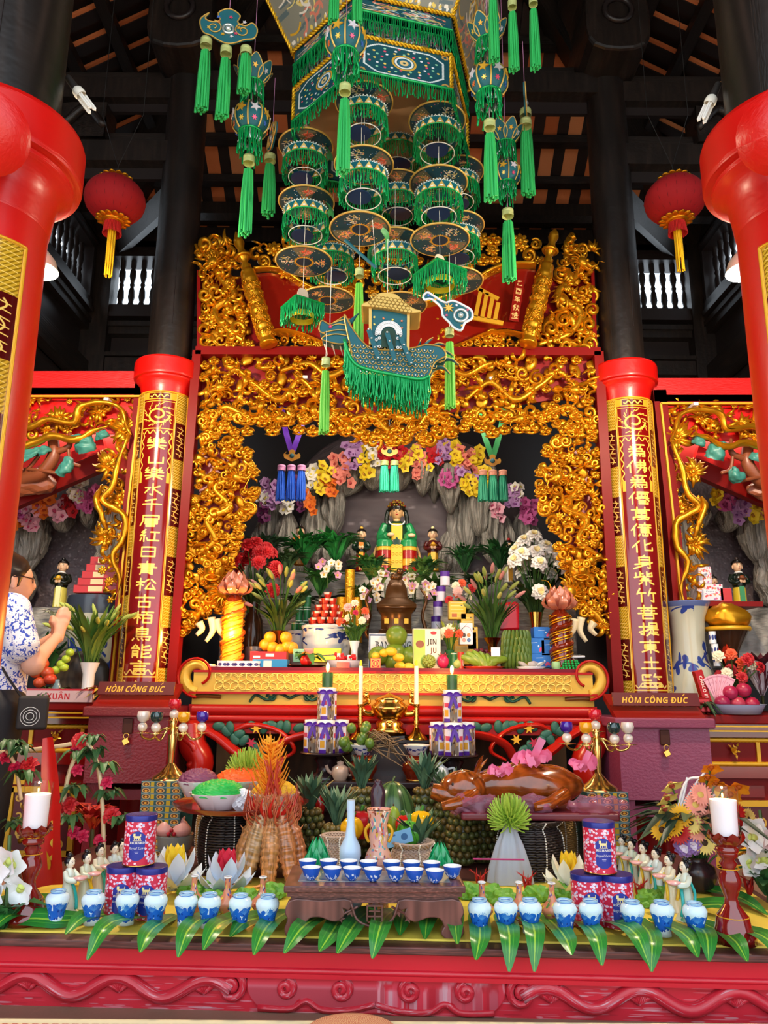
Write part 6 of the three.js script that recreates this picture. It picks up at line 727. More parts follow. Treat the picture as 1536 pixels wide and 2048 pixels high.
const R0=at(858,1323,F);fruit('custard_apple','knobbly green custard apple before the printed snack bag',[R0.x,R0.y,R0.z],0.034,'#a0b050',[1,1,1],null,(t)=>part('knobs',Array.from({length:40},(_,i)=>{const y=1 - 2*(i + 0.5)/ 40,q=Math.sqrt(1 - y*y),a=i*2.4;return tint(xf(ball(0.009,6,5),[0.033*q*Math.sin(a),0.033*y,0.033*q*Math.cos(a)]),'#8a9c40');}),FRUIT,t));
const R1=at(886,1323,F);fruit('dragon_fruit','pink dragon fruit with green scales',[R1.x,R1.y,R1.z],0.034,'#d02a5a',[1,1.15,1],null,(t)=>part('scales',leafFan(16,0.06,0.008,'#7a9a3c','#c04a5a',1,0.2,31),LEAF,t));const R2=at(914,1328,F);fruit('guava','pale green guava next to the dragon fruit',[R2.x,R2.y,R2.z],0.028,'#a8b860',[1,1,1]);
{const t=thing('fruit_plate','dark plate with an orange, a red apple and green leaves','plate',P(612,F - 0.05));part('plate',lathe([[0.001,0.004],[0.06,0.004],[0.11,0.018],[0.112,0.02],[0.06,0.0]],26),brownV,t);part('leaves',leafFan(9,0.15,0.03,'#2f6a2c','#3f7a34',1.3,0.7,22),LEAF,t);const q=P(610,F - 0.03);fruit('orange','orange lying on the dark plate',[q.x,B + 0.065,q.z - 0.01],0.035,'#f08a1c',[1,0.9,1]);fruit('apple','red apple lying on the dark plate',[q.x + 0.01,B + 0.045,q.z + 0.055],0.033,'#c01c1c',[1,0.95,1]);}
for(const[x,y]of[[540,1275],[572,1275],[530,1290],[545,1295],[575,1293],[560,1300],[585,1296]]){const p=at(x,y,4.64);fruit('orange','ripe orange piled around the brown gold vase',[p.x,p.y,p.z],0.036,'#f09a1e',[1,1,1],'oranges at the lily vase');}
{const t=thing('white_basket','white plastic basket of red sweets by the flower vase','basket',P(688,F - 0.06));part('basket',lathe([[0.001,0],[0.085,0],[0.1,0.045],[0.105,0.047],[0.095,0.045]],24),M('lilac_plastic','#b8c0e0',0.4),t);part('red_label',box(0.07,0.03,0.004,0,0.02,0.096),M('label_red','#c8102c',0.4),t);_s=8;part('sweets',Array.from({length:18},()=>tint(rbox(0.04,0.012,0.02,0.004,rr(-0.06,0.06),rr(0.045,0.075),rr(-0.05,0.06),[rr(-1,1),rr(0,3),rr(-1,1)]),rnd()<0.6?'#c01c28':'#e8e4ec')),FRUIT,t);}
const cbox=(lab,px,z,top,bot,wPx,col,face)=>{const k=kA(z),y0=at(px,bot,z).y,p=P(px,z);p.y=Math.max(B,y0);return carton(lab,p,wPx*k,(bot - top)*k,0.1,face,M('card_' + col,col,0.4));};
cbox('flat red carton lying on the blue one before the lilies',538,F,1304,1322,72,'#c01c1c',printed('red_carton',256,64,(g)=>{g.fillStyle='#c81a1a';g.fillRect(0,0,256,64);g.fillStyle='#f0e8e0';g.fillRect(20,30,50,16);g.fillRect(110,14,60,22);}));cbox('flat blue carton under the red one',542,F - 0.03,1322,1340,70,'#1c7ab8',printed('blue_carton',256,64,(g)=>{g.fillStyle='#1c86c0';g.fillRect(0,0,256,64);g.fillStyle='#e8e4d8';g.fillRect(80,10,60,50);}));
cbox('yellow carton with dark script behind the fruit plate',655,4.6,1297,1325,54,'#e8d02c',printed('yellow_carton',256,128,(g)=>{g.fillStyle='#ecd62e';g.fillRect(0,0,256,128);g.strokeStyle='#2c2c38';g.lineWidth=8;squiggle(g,70,70,200,62,14,8);}));cbox('small mint green carton beside the yellow one',598,4.6,1299,1325,22,'#8ac8a0');cbox('small salmon carton beside the yellow one',622,4.62,1298,1325,26,'#e89080');
const blueF=printed('blue_flower_carton',256,160,(g)=>{g.fillStyle='#1470c8';g.fillRect(0,0,256,160);g.strokeStyle='#cfe0f4';g.lineWidth=5;squiggle(g,60,50,150,46,8,5);g.fillStyle='#d04a7a';for(const[x,y]of[[205,110],[225,122],[190,126]]){g.beginPath();g.arc(x,y,18,0,TAU);g.fill();}g.fillStyle='#cfe0f4';g.beginPath();g.arc(170,84,12,0,TAU);g.fill();});
for(const[px,top,bot,w,lab]of[[1085,1255,1277,36,'blue carton with pink flower, topmost of its stack by the amber pillar'],[1070,1277,1308,34,'blue carton second from top, on the brass vase side of the stack'],[1095,1281,1312,28,'blue carton second from top, against the amber pillar'],[1080,1308,1336,40,'blue carton at the bottom of the stack by the amber pillar']])cbox(lab,px,4.6,top,bot,w,'#1470c8',blueF);
const yb=printed('yellow_brick_carton',128,256,(g)=>{g.fillStyle='#e8b820';g.fillRect(0,0,128,256);g.fillStyle='#f8e8a0';for(let i=0;i<5;i++)g.fillRect(10,14 + i*50,100,8);g.fillStyle='#c06018';g.fillRect(20,180,40,50);g.fillStyle='#1c1c1c';g.beginPath();g.arc(96,60,8,0,TAU);g.fill();});for(const[px,top,bot,w,lab]of[[915,1203,1240,34,'tall yellow carton, topmost behind the tulips'],[935,1228,1262,26,'yellow carton in the middle of the pile behind the tulips'],[945,1255,1300,20,'narrow yellow carton under the pile, beside the lily leaves'],[930,1265,1330,44,'yellow carton at the foot of the pile behind the tulips']])cbox(lab,px,4.78,top,bot,w,'#e8b820',yb);
cbox('white carton with pink arch and round cookie pictures by the tulips',932,4.68,1247,1290,26,'#ece8e4',printed('cookie_carton',128,192,(g)=>{g.fillStyle='#f0ecec';g.fillRect(0,0,128,192);g.strokeStyle='#d8a0b0';g.lineWidth=6;g.beginPath();g.arc(64,80,50,PI,0);g.stroke();for(const[x,y,c]of[[40,110,'#4a3a28'],[88,110,'#c88a40'],[40,155,'#e8a090'],[88,155,'#5a7ab0']]){g.fillStyle=c;g.beginPath();g.arc(x,y,19,0,TAU);g.fill();}}));
{const jm=printed('purple_pack',128,128,(g)=>{g.fillStyle='#e8e4f0';g.fillRect(0,0,128,128);g.fillStyle='#5a2c9a';g.fillRect(0,0,128,46);g.fillStyle='#d89ab0';g.fillRect(30,70,60,40);});for(const[px,top,bot,lab]of[[890,1142,1172,'purple and white sweet jar, topmost of the tower by the burner'],[882,1172,1203,'purple and white sweet jar, second of the tower by the burner'],[876,1203,1233,'purple and white sweet jar, third of the tower by the burner'],[872,1233,1262,'purple and white sweet jar at the foot of the tower by the burner']]){const z=4.95,k=kA(z);single('sweet_jar',join([cyl(10*k,10*k,(bot - top)*k*0.97,18).translate(0,(bot - top)*k / 2,0)]),jm,lab,'jar',V(at(px,bot,z).x,at(px,bot,z).y,-z));}const st=P(873,4.95);const hh=at(872,1262,4.95).y - B;single('pedestal',lathe([[0.05,0],[0.045,0.02],[0.02,0.03],[0.02,hh - 0.02],[0.045,hh - 0.005],[0.001,hh - 0.001]],16),brownV,'small dark pedestal under the purple jar tower','pedestal',st);}
for(const[px,c,lab]of[[908,'green_can','green drink can standing by the guava'],[922,'snack_cup','red and white slim can standing by the bananas']])single('drink_can',cyl(0.018,0.018,0.1,14).translate(0,0.05,0),mats[c],lab,'can',P(px,F));
const nana=(L,r)=>tint(tube(Array.from({length:8},(_,i)=>{const a=-0.7 + 1.4*i / 7;return[0,L*Math.sin(a),L*0.55*Math.cos(a)- L*0.5];}),(q)=>r*Math.max(0.25,Math.sin(PI*(0.08 + 0.84*q))**0.5),7,14),'#7d9a30');
{const p=P(968,F),t=thing('banana_hand','hand of plump green bananas on a red plate','bananas',p);part('plate',lathe([[0.001,0.004],[0.08,0.004],[0.12,0.02],[0.08,0]],26),M('plate_red','#c0301c',0.3),t);const g=nana(0.1,0.024);for(let i=0;i<8;i++){const o=part('banana',g,FRUIT,t);o.position.set(-0.07 + 0.022*i,0.05 + 0.008*Math.sin(i),0.02);o.rotation.set(-0.5 - 0.05*i,0.3,1.2 - 0.32*i);}const w=P(989,F - 0.04);single('price_card',box(0.05,0.05,0.003,0,0.1,0.06),MAT.white,'small blank white card tucked in the green bananas','card',w);}
{const p=P(1033,4.55),t=thing('banana_bunch','large bunch of many thin green bananas before the blue cartons','bananas',p);const g=tint(nana(0.085,0.013),'#54702a');for(let i=0;i<44;i++){const k=Math.floor(i / 11),a=(i % 11)/ 10*PI - PI / 2 + 0.1*k;const o=part('banana',g,FRUIT,t);o.position.set(0.075*Math.sin(a),0.05 + k*0.042,0.05*Math.cos(a));o.rotation.set(0.3,a,0);}part('stalk',tint(tube([[0,0.02,0],[0,0.22,0]],0.03,8),'#5a6a2c'),FRUIT,t);}
{const p=at(960,1297,4.6),t=thing('grape_bunch','bunch of dark red grapes behind the plump bananas','grapes',[p.x,B,p.z]);const g=tint(ball(0.013,8,6),'#6a1828');_s=90;for(let i=0;i<34;i++){const o=part('grape',g,FRUIT,t);o.position.set(rr(-0.055,0.055),0.02 + 0.1*rnd(),rr(-0.03,0.04));}}
{const t=thing('lotus_dish','white petal dish with a yellow bloom at the altar end','dish',P(1062,F - 0.05));part('dish',[lathe([[0.001,0.002],[0.06,0.004],[0.085,0.02],[0.06,0]],20),...Array.from({length:6},(_,i)=>blade([[0,0.01,0.03],[0,0.03,0.07],[0,0.05,0.09]],0.03,5,0.3,V(0,1,0)).rotateY(i*1.05))],MAT.white,t);part('bloom',tint(leafFan(8,0.06,0.018,'#e8b020','#d8901c',1,0.4,5),'#e8b424'),PETAL,t);const g=thing('bead_bowl','clear green beaded bowl at the altar end','bowl',P(1142,F - 0.03));const bg=ball(0.0085,6,5),bm=M('green_bead','#1f9a4c',0.12,0.1);for(let k=0;k<4;k++)for(let i=0;i<20 - k*3;i++){const a=i /(20 - k*3)*TAU,R=0.062 - 0.009*k;const o=part('bead',bg,bm,g);o.position.set(R*Math.sin(a),0.01 + k*0.014,R*Math.cos(a));}single('votive_cup',lathe([[0.02,0],[0.026,0.03],[0.022,0.05],[0.018,0.05],[0.001,0.03]],16),M('pale_green_glass','#9ac88a',0.12),'small pale green votive cup beside the beaded bowl','cup',P(1112,F - 0.04));single('tilted_tray',rbox(0.17,0.012,0.1,0.004,0,0.085,0,[0.1,0,0.04]).translate(0,0,-0.02),MAT.white,'narrow white tray raised behind the beaded bowl','tray',P(1140,F + 0.1));single('sweets_plate',join([lathe([[0.001,0.004],[0.07,0.004],[0.1,0.012],[0.07,0]],22),...Array.from({length:7},(_,i)=>box(0.012,0.01,0.1,-0.05 + i*0.016,0.018,0))]),MAT.white,'flat plate of white rice sticks at the scroll end','plate',P(408,F - 0.05));const bt=printed('blue_white_tin',128,64,(g)=>{g.fillStyle='#e8ecf0';g.fillRect(0,0,128,64);g.fillStyle='#1c2f7a';for(let i=0;i<6;i++){g.beginPath();g.ellipse(12 + i*22,32,8,14,0,0,TAU);g.fill();}});for(let i=0;i<5;i++)single('small_tin',cyl(0.032,0.032,0.04,16).translate(0,0.02,0),bt,'small white tin with blue pattern in the row at the altar edge','tin',P(445 + i*16,F - 0.08),i,'row of blue patterned tins');single('coffee_jar',join([cyl(0.05,0.05,0.11,18).translate(0,0.055,0),cyl(0.045,0.05,0.02,18).translate(0,0.12,0)]),printed('moon_jar',128,128,(g)=>{g.fillStyle='#3a4250';g.fillRect(0,0,128,128);g.fillStyle='#e8a070';g.beginPath();g.arc(50,44,30,0,TAU);g.fill();g.fillStyle='#e8e4e0';g.fillRect(30,70,44,30);}),'dark jar with an orange moon print beside the glowing pillar','jar',P(505,4.62));single('red_bag',bump(rbox(0.14,0.18,0.08,0.02,0,0.09,0),0.015,20),M('red_cellophane','#c01828',0.2,0.1),'crumpled red gift bag behind the small green bananas','bag',V(P(1018,4.9).x,at(1018,1262,4.9).y,-4.9));}
const gp=(px,py,z)=>at(px,py,z),G1='#2f6a30',G2='#4a8a3c';
for(const[px,py,z,n,len,w,c1,c2,lab]of[[672,1125,5.5,30,0.3,0.03,'#1f5a2a','#38a048','dark palm fern with bright new leaves before the tall pale rock'],[930,1145,5.5,40,0.26,0.014,'#24502a','#3a7a3c','fine palm fern between rock pillar and lily bouquet'],[740,1160,5.3,34,0.22,0.02,G1,'#6a9a44','leafy plant under the orange tablet statue'],[850,1160,5.3,34,0.2,0.02,'#3a6a34','#7aa04a','leafy plant under the gold dish statue'],[610,1130,5.45,40,0.3,0.018,'#2a8a3a','#1f6a2c','bright creeper climbing beside the orange statue'],[640,1190,5.2,30,0.24,0.02,G1,G2,'green plant behind the red cup pyramid'],[570,1150,5.4,36,0.24,0.02,'#3a5a34','#5a7a48','grey green plant behind the lilies'],[1000,1140,5.4,40,0.26,0.018,'#1f4a24','#2f6a34','dark plant under the small white statue'],[1095,1190,5.3,36,0.26,0.024,'#1c3a1c','#2c5228','dark foliage behind the gardenias'],[870,1200,5.1,30,0.22,0.018,'#3a6a30','#5a8a3c','green plant behind the purple jar tower'],[720,1220,5.1,30,0.22,0.02,'#2c5a2a','#6a8a3c','green plant beside the gold candles'],[530,1120,5.5,36,0.24,0.018,'#34503a','#4a6a4a','dull green creeper on the rock by the carnations'],[760,1175,5.0,26,0.18,0.016,'#5a8a3c','#8aa84a','pale leaved plant before the throne foot'],[830,1180,5.0,26,0.18,0.016,'#4a7a38','#7a9a4a','pale leaved plant beside the burner lid'],[795,1240,5.0,20,0.2,0.016,'#2c5a2a','#3f6a30','dark plant behind the burner body'],[600,1230,5.0,24,0.2,0.02,'#2c4a28','#44683a','low plant behind the lily vase'],[960,1200,5.2,30,0.24,0.02,'#2c4a28','#4a6a3a','low plant behind the tall lilies']])plant(lab,gp(px,py,z),n*2,len*1.1,w*1.25,c1,c2,1.1,0.45,Math.round(px),'plant');
_s=71;for(const[px,py,lab]of[[770,1165,'little white and pink blossoms at the throne foot'],[826,1165,'little cream blossoms beside the burner lid'],[742,1190,'little white blossoms beside the gold candles'],[848,1185,'little mauve blossoms behind the burner handle'],[655,1140,'little mauve blossoms on the rock by the fern']]){const t=thing('blossom_sprig',lab,'flowers',at(px,py,4.98));for(let i=0;i<9;i++){const o=part('blossom',blossom(i % 3?'#f0ecd8':'#d89ab8','#d8b040',0.03),PETAL,t);o.position.set(rr(-0.08,0.08),rr(-0.04,0.06),rr(0,0.06));o.rotation.set(rr(-0.5,0.5),rr(-0.5,0.5),0);}part('stem',tint(tube([[0,-0.12,0],[0,0,0]],0.004,5),'#4a6a2c'),LEAF,t);}
}
for(const[px,py,z,w,I,lab]of[[795,800,4.95,1.5,9,'main altar'],[150,840,4.95,0.8,7,'praying woman'],[1450,850,4.95,0.8,7,'porcelain vase']]){
const p=at(px,py,z),t=thing('tube_lamp','white tube lamp fixed behind the gilt carving over the ' + lab,'lamp',p);part('housing',box(w,0.03,0.05,0,0.02,0),MAT.white,t);part('arm',[-1,1].map((s)=>box(0.03,0.02,0.34,s*w*0.4,0.03,0.15)),MAT.white,t);part('lamp_tube',cyl(0.013,0.013,w*0.96,10).rotateZ(PI / 2).translate(0,-0.012,0),M('tube_lamp_glow','#fff8ee',0.4,0,{emissive:new THREE.Color('#fff4e0'),emissiveIntensity:4}),t);
const l=new THREE.RectAreaLight('#fff1dc',I*7,w*0.95,0.06);l.position.set(0,-0.03,-0.01);l.lookAt(0,-1,-0.75);t.add(l);
}
// side altars, merit boxes
const drawerTex=printed('gilt_drawer',512,512,(g)=>{g.fillStyle='#5a0c12';g.fillRect(0,0,512,512);g.strokeStyle='#d8a83a';g.lineWidth=16;for(let i=0;i<22;i++){const x=40 +(i*97 % 430),y=60 +(i*61 % 400);g.beginPath();g.arc(x,y,22 + i % 3*10,0.4*i,0.4*i + 4.2);g.stroke();}});
for(const m of[0,1]){
const z=4.3,c=at(m?1520:20,m?1430:1402,z),y=c.y,edge=at(m?1372:205,1420,z).x,far=m?2.7:-2.7,w=Math.abs(far - edge),cx=(far + edge)/ 2,s=m?-1:1,t=thing('side_altar',m?'dark red side altar with gilt rope mouldings under the porcelain vase':'dark red side altar with gilt rope mouldings in front of the praying woman','altar',[cx,0,-z]);
part('top',rbox(w,0.05,0.9,0.01,0,y - 0.025,-0.44),MAT.darkRed,t);part('cornice',[box(w - 0.04,0.03,0.86,0,y - 0.065,-0.44),box(w - 0.1,0.04,0.8,0,y - 0.1,-0.44)],MAT.lacquer,t);part('gilt_line',[box(w - 0.03,0.008,0.01,0,y - 0.06,0.0),box(w - 0.06,0.008,0.01,0,y - 0.085,-0.005)],MAT.goldPaint,t);part('body',box(w - 0.16,y - 0.12,0.74,0,(y - 0.12)/ 2,-0.44),MAT.darkRed,t);
const rope=(yy)=>tube(Array.from({length:90},(_,i)=>[-(w - 0.16)/ 2 +(w - 0.16)*i / 89,yy,-0.065 + 0]),(q)=>0.013*(1 + 0.35*Math.sin(q*280)),6);part('gilt_rope',rope(y - 0.135),MAT.goldPaint,t);part('gilt_rope',rope(y - 0.26),MAT.goldPaint,t);for(let i=0;i<5;i++){const x=-s*0 +(w / 2 - 0.12 - i*0.28)*(m?-1:1);part('gilt_upright',box(0.02,0.11,0.012,x,y - 0.198,-0.064),MAT.goldPaint,t);part('gilt_leaf',leafFan(7,0.06,0.008,'#e0b030','#c89020',1.4,0.5,i + 1).rotateX(1.2).translate(x +(m?0.14:-0.14),y - 0.2,-0.064),vc('gilt_paint',0.35,0.4),t);}
part('ledge',[box(w - 0.08,0.06,0.82,0,y - 0.3,-0.44)],MAT.lacquer,t);for(let i=0;i<3;i++){const x=(w / 2 - 0.3 - i*0.45)*(m?-1:1);part('gilt_panel',box(0.3,0.3,0.014,x,y - 0.62,-0.062),drawerTex,t);part('panel_frame',[[0,0.16,0.36,0.03],[0,-0.16,0.36,0.03],[0.17,0,0.03,0.34],[-0.17,0,0.03,0.34]].map(([dx,dy,ww,hh])=>box(ww,hh,0.024,x + dx,y - 0.62 + dy,-0.06)),MAT.goldPaint,t);part('panel_scroll',[tube([[x - 0.1,y - 0.55,-0.05],[x,y - 0.52,-0.045],[x + 0.08,y - 0.6,-0.045],[x - 0.02,y - 0.68,-0.045],[x - 0.1,y - 0.72,-0.05]],0.014,6,20)],MAT.gold,t);part('gilt_square',[box(0.07,0.07,0.014,x - 0.14,y - 0.4,-0.062)],MAT.goldPaint,t);part('small_panel',box(0.18,0.06,0.012,x + 0.02,y - 0.4,-0.062),MAT.lacquer,t);}
const bz=4.05,b0=at(m?1245:166,m?1600:1566,bz),b1=at(m?1418:338,m?1455:1432,bz),bw=b1.x - b0.x,bh=b1.y - b0.y,q=thing('merit_box',m?'purplish red wooden donation box with a hanging padlock by the candelabrum next to the flower bouquet':'dark red wooden donation box with a hanging padlock behind the rose garland','donation box',[b0.x + bw / 2,0,-bz]);q.userData.label=m?'purplish donation box with hanging padlock behind the flower bouquet':'dark red donation box with hanging padlock behind the rose garland';
const paint=m?M('worn_purple_paint','#8a3a58',0.4,0,{bumpMap:grainBump,bumpScale:0.002}):M('worn_red_paint','#7a1420',0.35,0,{bumpMap:grainBump,bumpScale:0.002});
part('front',box(bw,bh,0.4,0,b0.y + bh / 2,-0.2),paint,q);part('lid',rbox(bw + 0.05,0.05,0.46,0.01,0,b0.y + bh + 0.02,-0.2),paint,q);part('slope',box(bw,0.03,0.24,0,b0.y + bh + 0.09,-0.14,[0.5,0,0]),MAT.darkRed,q);
const lt=printed('donation_lettering_' + m,512,80,(g)=>{g.fillStyle='#5a0c0c';g.fillRect(0,0,512,80);g.transform(1,0,-0.25,1,10,0);text(g,'HÒM CÔNG ĐUC',250,46,50,'#e0b030');g.strokeStyle='#e0b030';g.lineWidth=5;g.beginPath();g.moveTo(412,18);g.lineTo(424,6);g.stroke();});part('lettering_board',box(bw*0.98,0.07,0.01,0,b0.y + bh + 0.135,-0.09,[-0.35,0,0]),lt,q);
part('hasp',rbox(0.05,0.075,0.012,0.008,0.0,b0.y + bh - 0.05,0.008),M('rust_iron','#4a2418',0.6,0.4),q);part('padlock',[rbox(0.032,0.03,0.014,0.003,0,b0.y + bh - 0.125,0.02,[0,0,0.5]),xf(torus(0.013,0.003,14,5),[0,b0.y + bh - 0.098,0.02])],MAT.brass,q);for(const k of[-1,1])part('leg',box(0.06,b0.y,0.35,k*(bw / 2 - 0.04),b0.y / 2,-0.2),paint,q);part('base_rail',box(bw - 0.1,0.05,0.3,0,b0.y - 0.06,-0.2),paint,q);
if(m===0){
const A=(px,zz=4.5)=>V(at(px,1400,zz).x,y,-zz),up=(px,py,zz)=>at(px,py,zz).y - y;
const pv=P_urn(A(182,5.0),0.2,up(182,1195,5.0),porCelad,'dark banded porcelain urn under the red carton pyramid');const rc=printed('red_pack',256,64,(g)=>{g.fillStyle='#c81c1c';g.fillRect(0,0,256,64);g.fillStyle='#e8d8a0';g.fillRect(70,8,70,46);g.fillStyle='#d83a2a';for(let i=0;i<6;i++)g.fillRect(150,8 + i*9,100,4);});for(let i=0;i<5;i++)carton('flat red carton with gold label in the stepped pyramid on the urn',V(A(188 + i*1,5.0).x,at(188,1188 - i*14,5.0).y,-5.0),0.34 - 0.04*i,0.05,0.14,rc,MAT.redFlat,0,'red cartons in the stepped pyramid');
const lv=(s)=>leafFan(70,0.44,0.02,'#3f6a28','#6a8a38',0.75,0.3,s);bouquet('lily_bouquet','leafy bouquet of budding lilies in a white vase on the left side altar',A(173,4.5),up(173,1325,4.5),0.055,'tall',MAT.white,1,Array.from({length:12},(_,i)=>[0.2*Math.sin(i*2.4)*(0.4 + i / 16),0.38 + 0.012*(i*5 % 12),0.1*Math.cos(i*2.4),budGeo('#b8c860'),1,'bud']),lv(41)).userData.label='leafy bouquet of budding lilies in a white vase near the banner';
_s=15;for(const[x,yy,c,n,l]of[[85,1328,'#c8502c','tomato','tomato'],[72,1345,'#c85a30','tomato','tomato'],[95,1345,'#b84a28','tomato','tomato'],[100,1358,'#c04028','tomato','tomato'],[80,1365,'#c8502c','tomato','tomato']]){const p=at(x,yy,4.42);fruit(n,'ripe red orange tomato in the pile before the praying woman',[p.x,p.y,p.z],0.036,c,[1,0.85,1],'tomatoes before the praying woman');}for(const[x,yy]of[[112,1340],[122,1328],[132,1318],[128,1335],[140,1305]]){const p=at(x,yy,4.45);fruit('lime','pale green lime in the slanting row',[p.x,p.y,p.z],0.024,'#a8c83c',[1.1,0.95,1],'limes in the slanting row');}
const rk=at(146,1370,4.62);single('wood_stump',bump(new THREE.SphereGeometry(1,30,20).scale(0.17,0.19,0.09).translate(0,0.1,0),0.05,7),M('carved_root','#8a7a62',0.45,0,{map:woodTex}),'pale polished root wood standing behind the white vase','root wood',V(rk.x,y,-4.75));
single('paper_banner',join([box(0.36,0.07,0.012,0,0.035,0)]),printed('spring_banner',512,100,(g)=>{g.fillStyle='#d8b8bc';g.fillRect(0,0,512,100);g.fillStyle='#c03040';g.fillRect(0,0,512,14);text(g,'XUÂN',250,58,66,'#c01c28');}),'pale pink banner strip with red spring lettering on the altar edge','banner',at(118,1404,4.29));
plant('dry yellow and red twig wreath at the altar corner',V(at(205,1400,4.33).x,y,-4.33),40,0.14,0.012,'#b8a030','#a83a24',1.4,0.6,77,'wreath');plant('dark green sprigs lying before the tomatoes',V(at(110,1390,4.35).x,y,-4.35),24,0.14,0.014,'#2c4a20','#3f6a2a',1.5,0.8,78);
single('water_bottle',lathe([[0.001,0],[0.024,0],[0.026,0.02],[0.026,0.07],[0.012,0.1],[0.012,0.115],[0.001,0.116]],16),M('clear_plastic_blue','#a8c8d8',0.1,0,{transmission:0.6,ior:1.4}),'small clear water bottle with blue cap beside the tomatoes','bottle',V(at(113,1380,4.36).x,y,-4.36));plant('orchid leaves and green plants behind the woman\'s hands',V(at(95,1290,5.0).x,y + 0.1,-5.0),40,0.42,0.024,'#2f6a34','#4a8a3c',1.0,0.4,79);
plant('white tuberose spray above the dark fruit heap',V(at(112,1250,4.9).x,at(112,1250,4.9).y,-4.9),20,0.16,0.012,'#e8e4d0','#c8d0a0',1.1,0.5,80,'flowers');
}else{
const A=(px,zz=4.5)=>V(at(px,1420,zz).x,y,-zz);
const vz=4.72,vh=at(1390,1205,vz).y - y,vt=thing('floor_vase','large grey porcelain vase painted with blue pines, flaring at the rim','vase',A(1388,vz));part('body',lathe([[0.001,0],[0.2,0],[0.21,0.05],[0.215,vh*0.16],[0.19,vh*0.3],[0.14,vh*0.46],[0.125,vh*0.65],[0.135,vh*0.85],[0.17,vh*0.95],[0.185,vh*0.99],[0.18,vh],[0.15,vh*0.93],[0.001,vh*0.9]],40),porCelad,vt);vt.scale.set(0.76,1,0.76);part('rim_band',lathe([[0.171,vh*0.95],[0.187,vh*0.99],[0.187,vh*1.0]],40),M('vase_band_blue','#5a6a9a',0.15),vt);
const cz=V(A(1440,4.8).x,0,-4.8),cq=(lab,px,top,bot,wPx,face,zz=4.85)=>{const k=kA(zz)*1.02;carton(lab,V(at(px,bot,zz).x,at(px,bot,zz).y,-zz),wPx*k,(bot - top)*k,0.1,face,M('card_white2','#e8dcdc',0.4));};const flo=printed('floral_carton',256,192,(g)=>{const R=seeded(7);g.fillStyle='#ece4e8';g.fillRect(0,0,256,192);for(let i=0;i<40;i++){g.fillStyle=['#e0607a','#f0a060','#b878b0','#e84a3a'][i % 4];g.beginPath();g.arc(R()*256,R()*192,12,0,TAU);g.fill();}g.fillStyle='#f4f4f6';g.fillRect(70,60,110,46);text(g,'Goute',125,84,30,'#3a5a7a','italic','serif');});cq('floral carton standing on the lower floral carton at the vase rim',1405,1135,1170,26,flo);cq('wide floral carton lying on the vase rim level',1415,1170,1203,52,flo);cq('red carton beside the wide floral carton',1447,1178,1207,22,printed('plain_red_carton',64,64,(g)=>{g.fillStyle='#c8201c';g.fillRect(0,0,64,64);}));
single('wood_shelf',box(0.5,0.03,0.3,0,-0.015,0),MAT.darkRed,'dark red shelf plank carrying the floral cartons','shelf',V(at(1425,1206,4.85).x,at(1425,1206,4.85).y - 0.004,-4.86));
const gd=at(1455,1255,4.7),gt=thing('gilt_fish_dish','shining gold lump offering in a dark footed dish','offering dish',V(gd.x,y,-4.7)),gh=gd.y - y;part('gold_lump',bump(new THREE.SphereGeometry(0.11,24,16).scale(1.2,0.7,0.9).translate(0,gh + 0.06,0),0.05,11),MAT.gold,gt);part('gilt_rim',torus(0.12,0.015,24,6).rotateX(PI / 2).translate(0,gh - 0.01,0),MAT.goldPaint,gt);part('foot',lathe([[0.1,0],[0.09,0.05],[0.04,gh*0.4],[0.05,gh*0.7],[0.12,gh - 0.02]],20),M('dark_glaze','#3a2416',0.15,0.2),gt);
_s=44;for(const[x,yy,c]of[[1460,1385,'#a81c48'],[1487,1380,'#a81c44'],[1445,1405,'#981c48'],[1475,1407,'#b83a50'],[1503,1408,'#a81c40']]){const p=at(x,yy,4.4);fruit('red_apple','shiny dark pink apple in the pale basin',[p.x,p.y,p.z],0.042,c,[1,0.92,1],'pink apples in the basin');}single('pale_basin',lathe([[0.001,0.002],[0.13,0.002],[0.155,0.05],[0.165,0.055],[0.15,0.048]],28),M('lilac_plastic','#b8c0e0',0.4),'pale lilac plastic basin under the pink apples','basin',V(at(1470,1420,4.4).x,y,-4.4));
const nt=printed('pink_note',128,64,(g)=>{g.fillStyle='#e8a8b8';g.fillRect(0,0,128,64);g.strokeStyle='#c07088';g.lineWidth=3;g.strokeRect(6,6,116,52);g.beginPath();g.arc(40,32,14,0,TAU);g.stroke();});const fanT=thing('money_fan','fan of pink banknotes stuck upright behind the apples','banknotes',at(1440,1400,4.42));for(let i=0;i<6;i++)part('banknote',box(0.045,0.13,0.002,0,0.075,i*0.004).rotateZ(0.5 - i*0.2),nt,fanT);carton('red wafer pack leaning behind the money fan',at(1415,1412,4.45),0.05,0.2,0.03,printed('wafer_pack',64,256,(g)=>{g.fillStyle='#b81c24';g.fillRect(0,0,64,256);g.save();g.translate(32,128);g.rotate(PI / 2);text(g,'CHOCO PIE',0,0,36,'#f0e8d8');g.restore();}),MAT.redFlat,0.2).rotation.z=0.25;
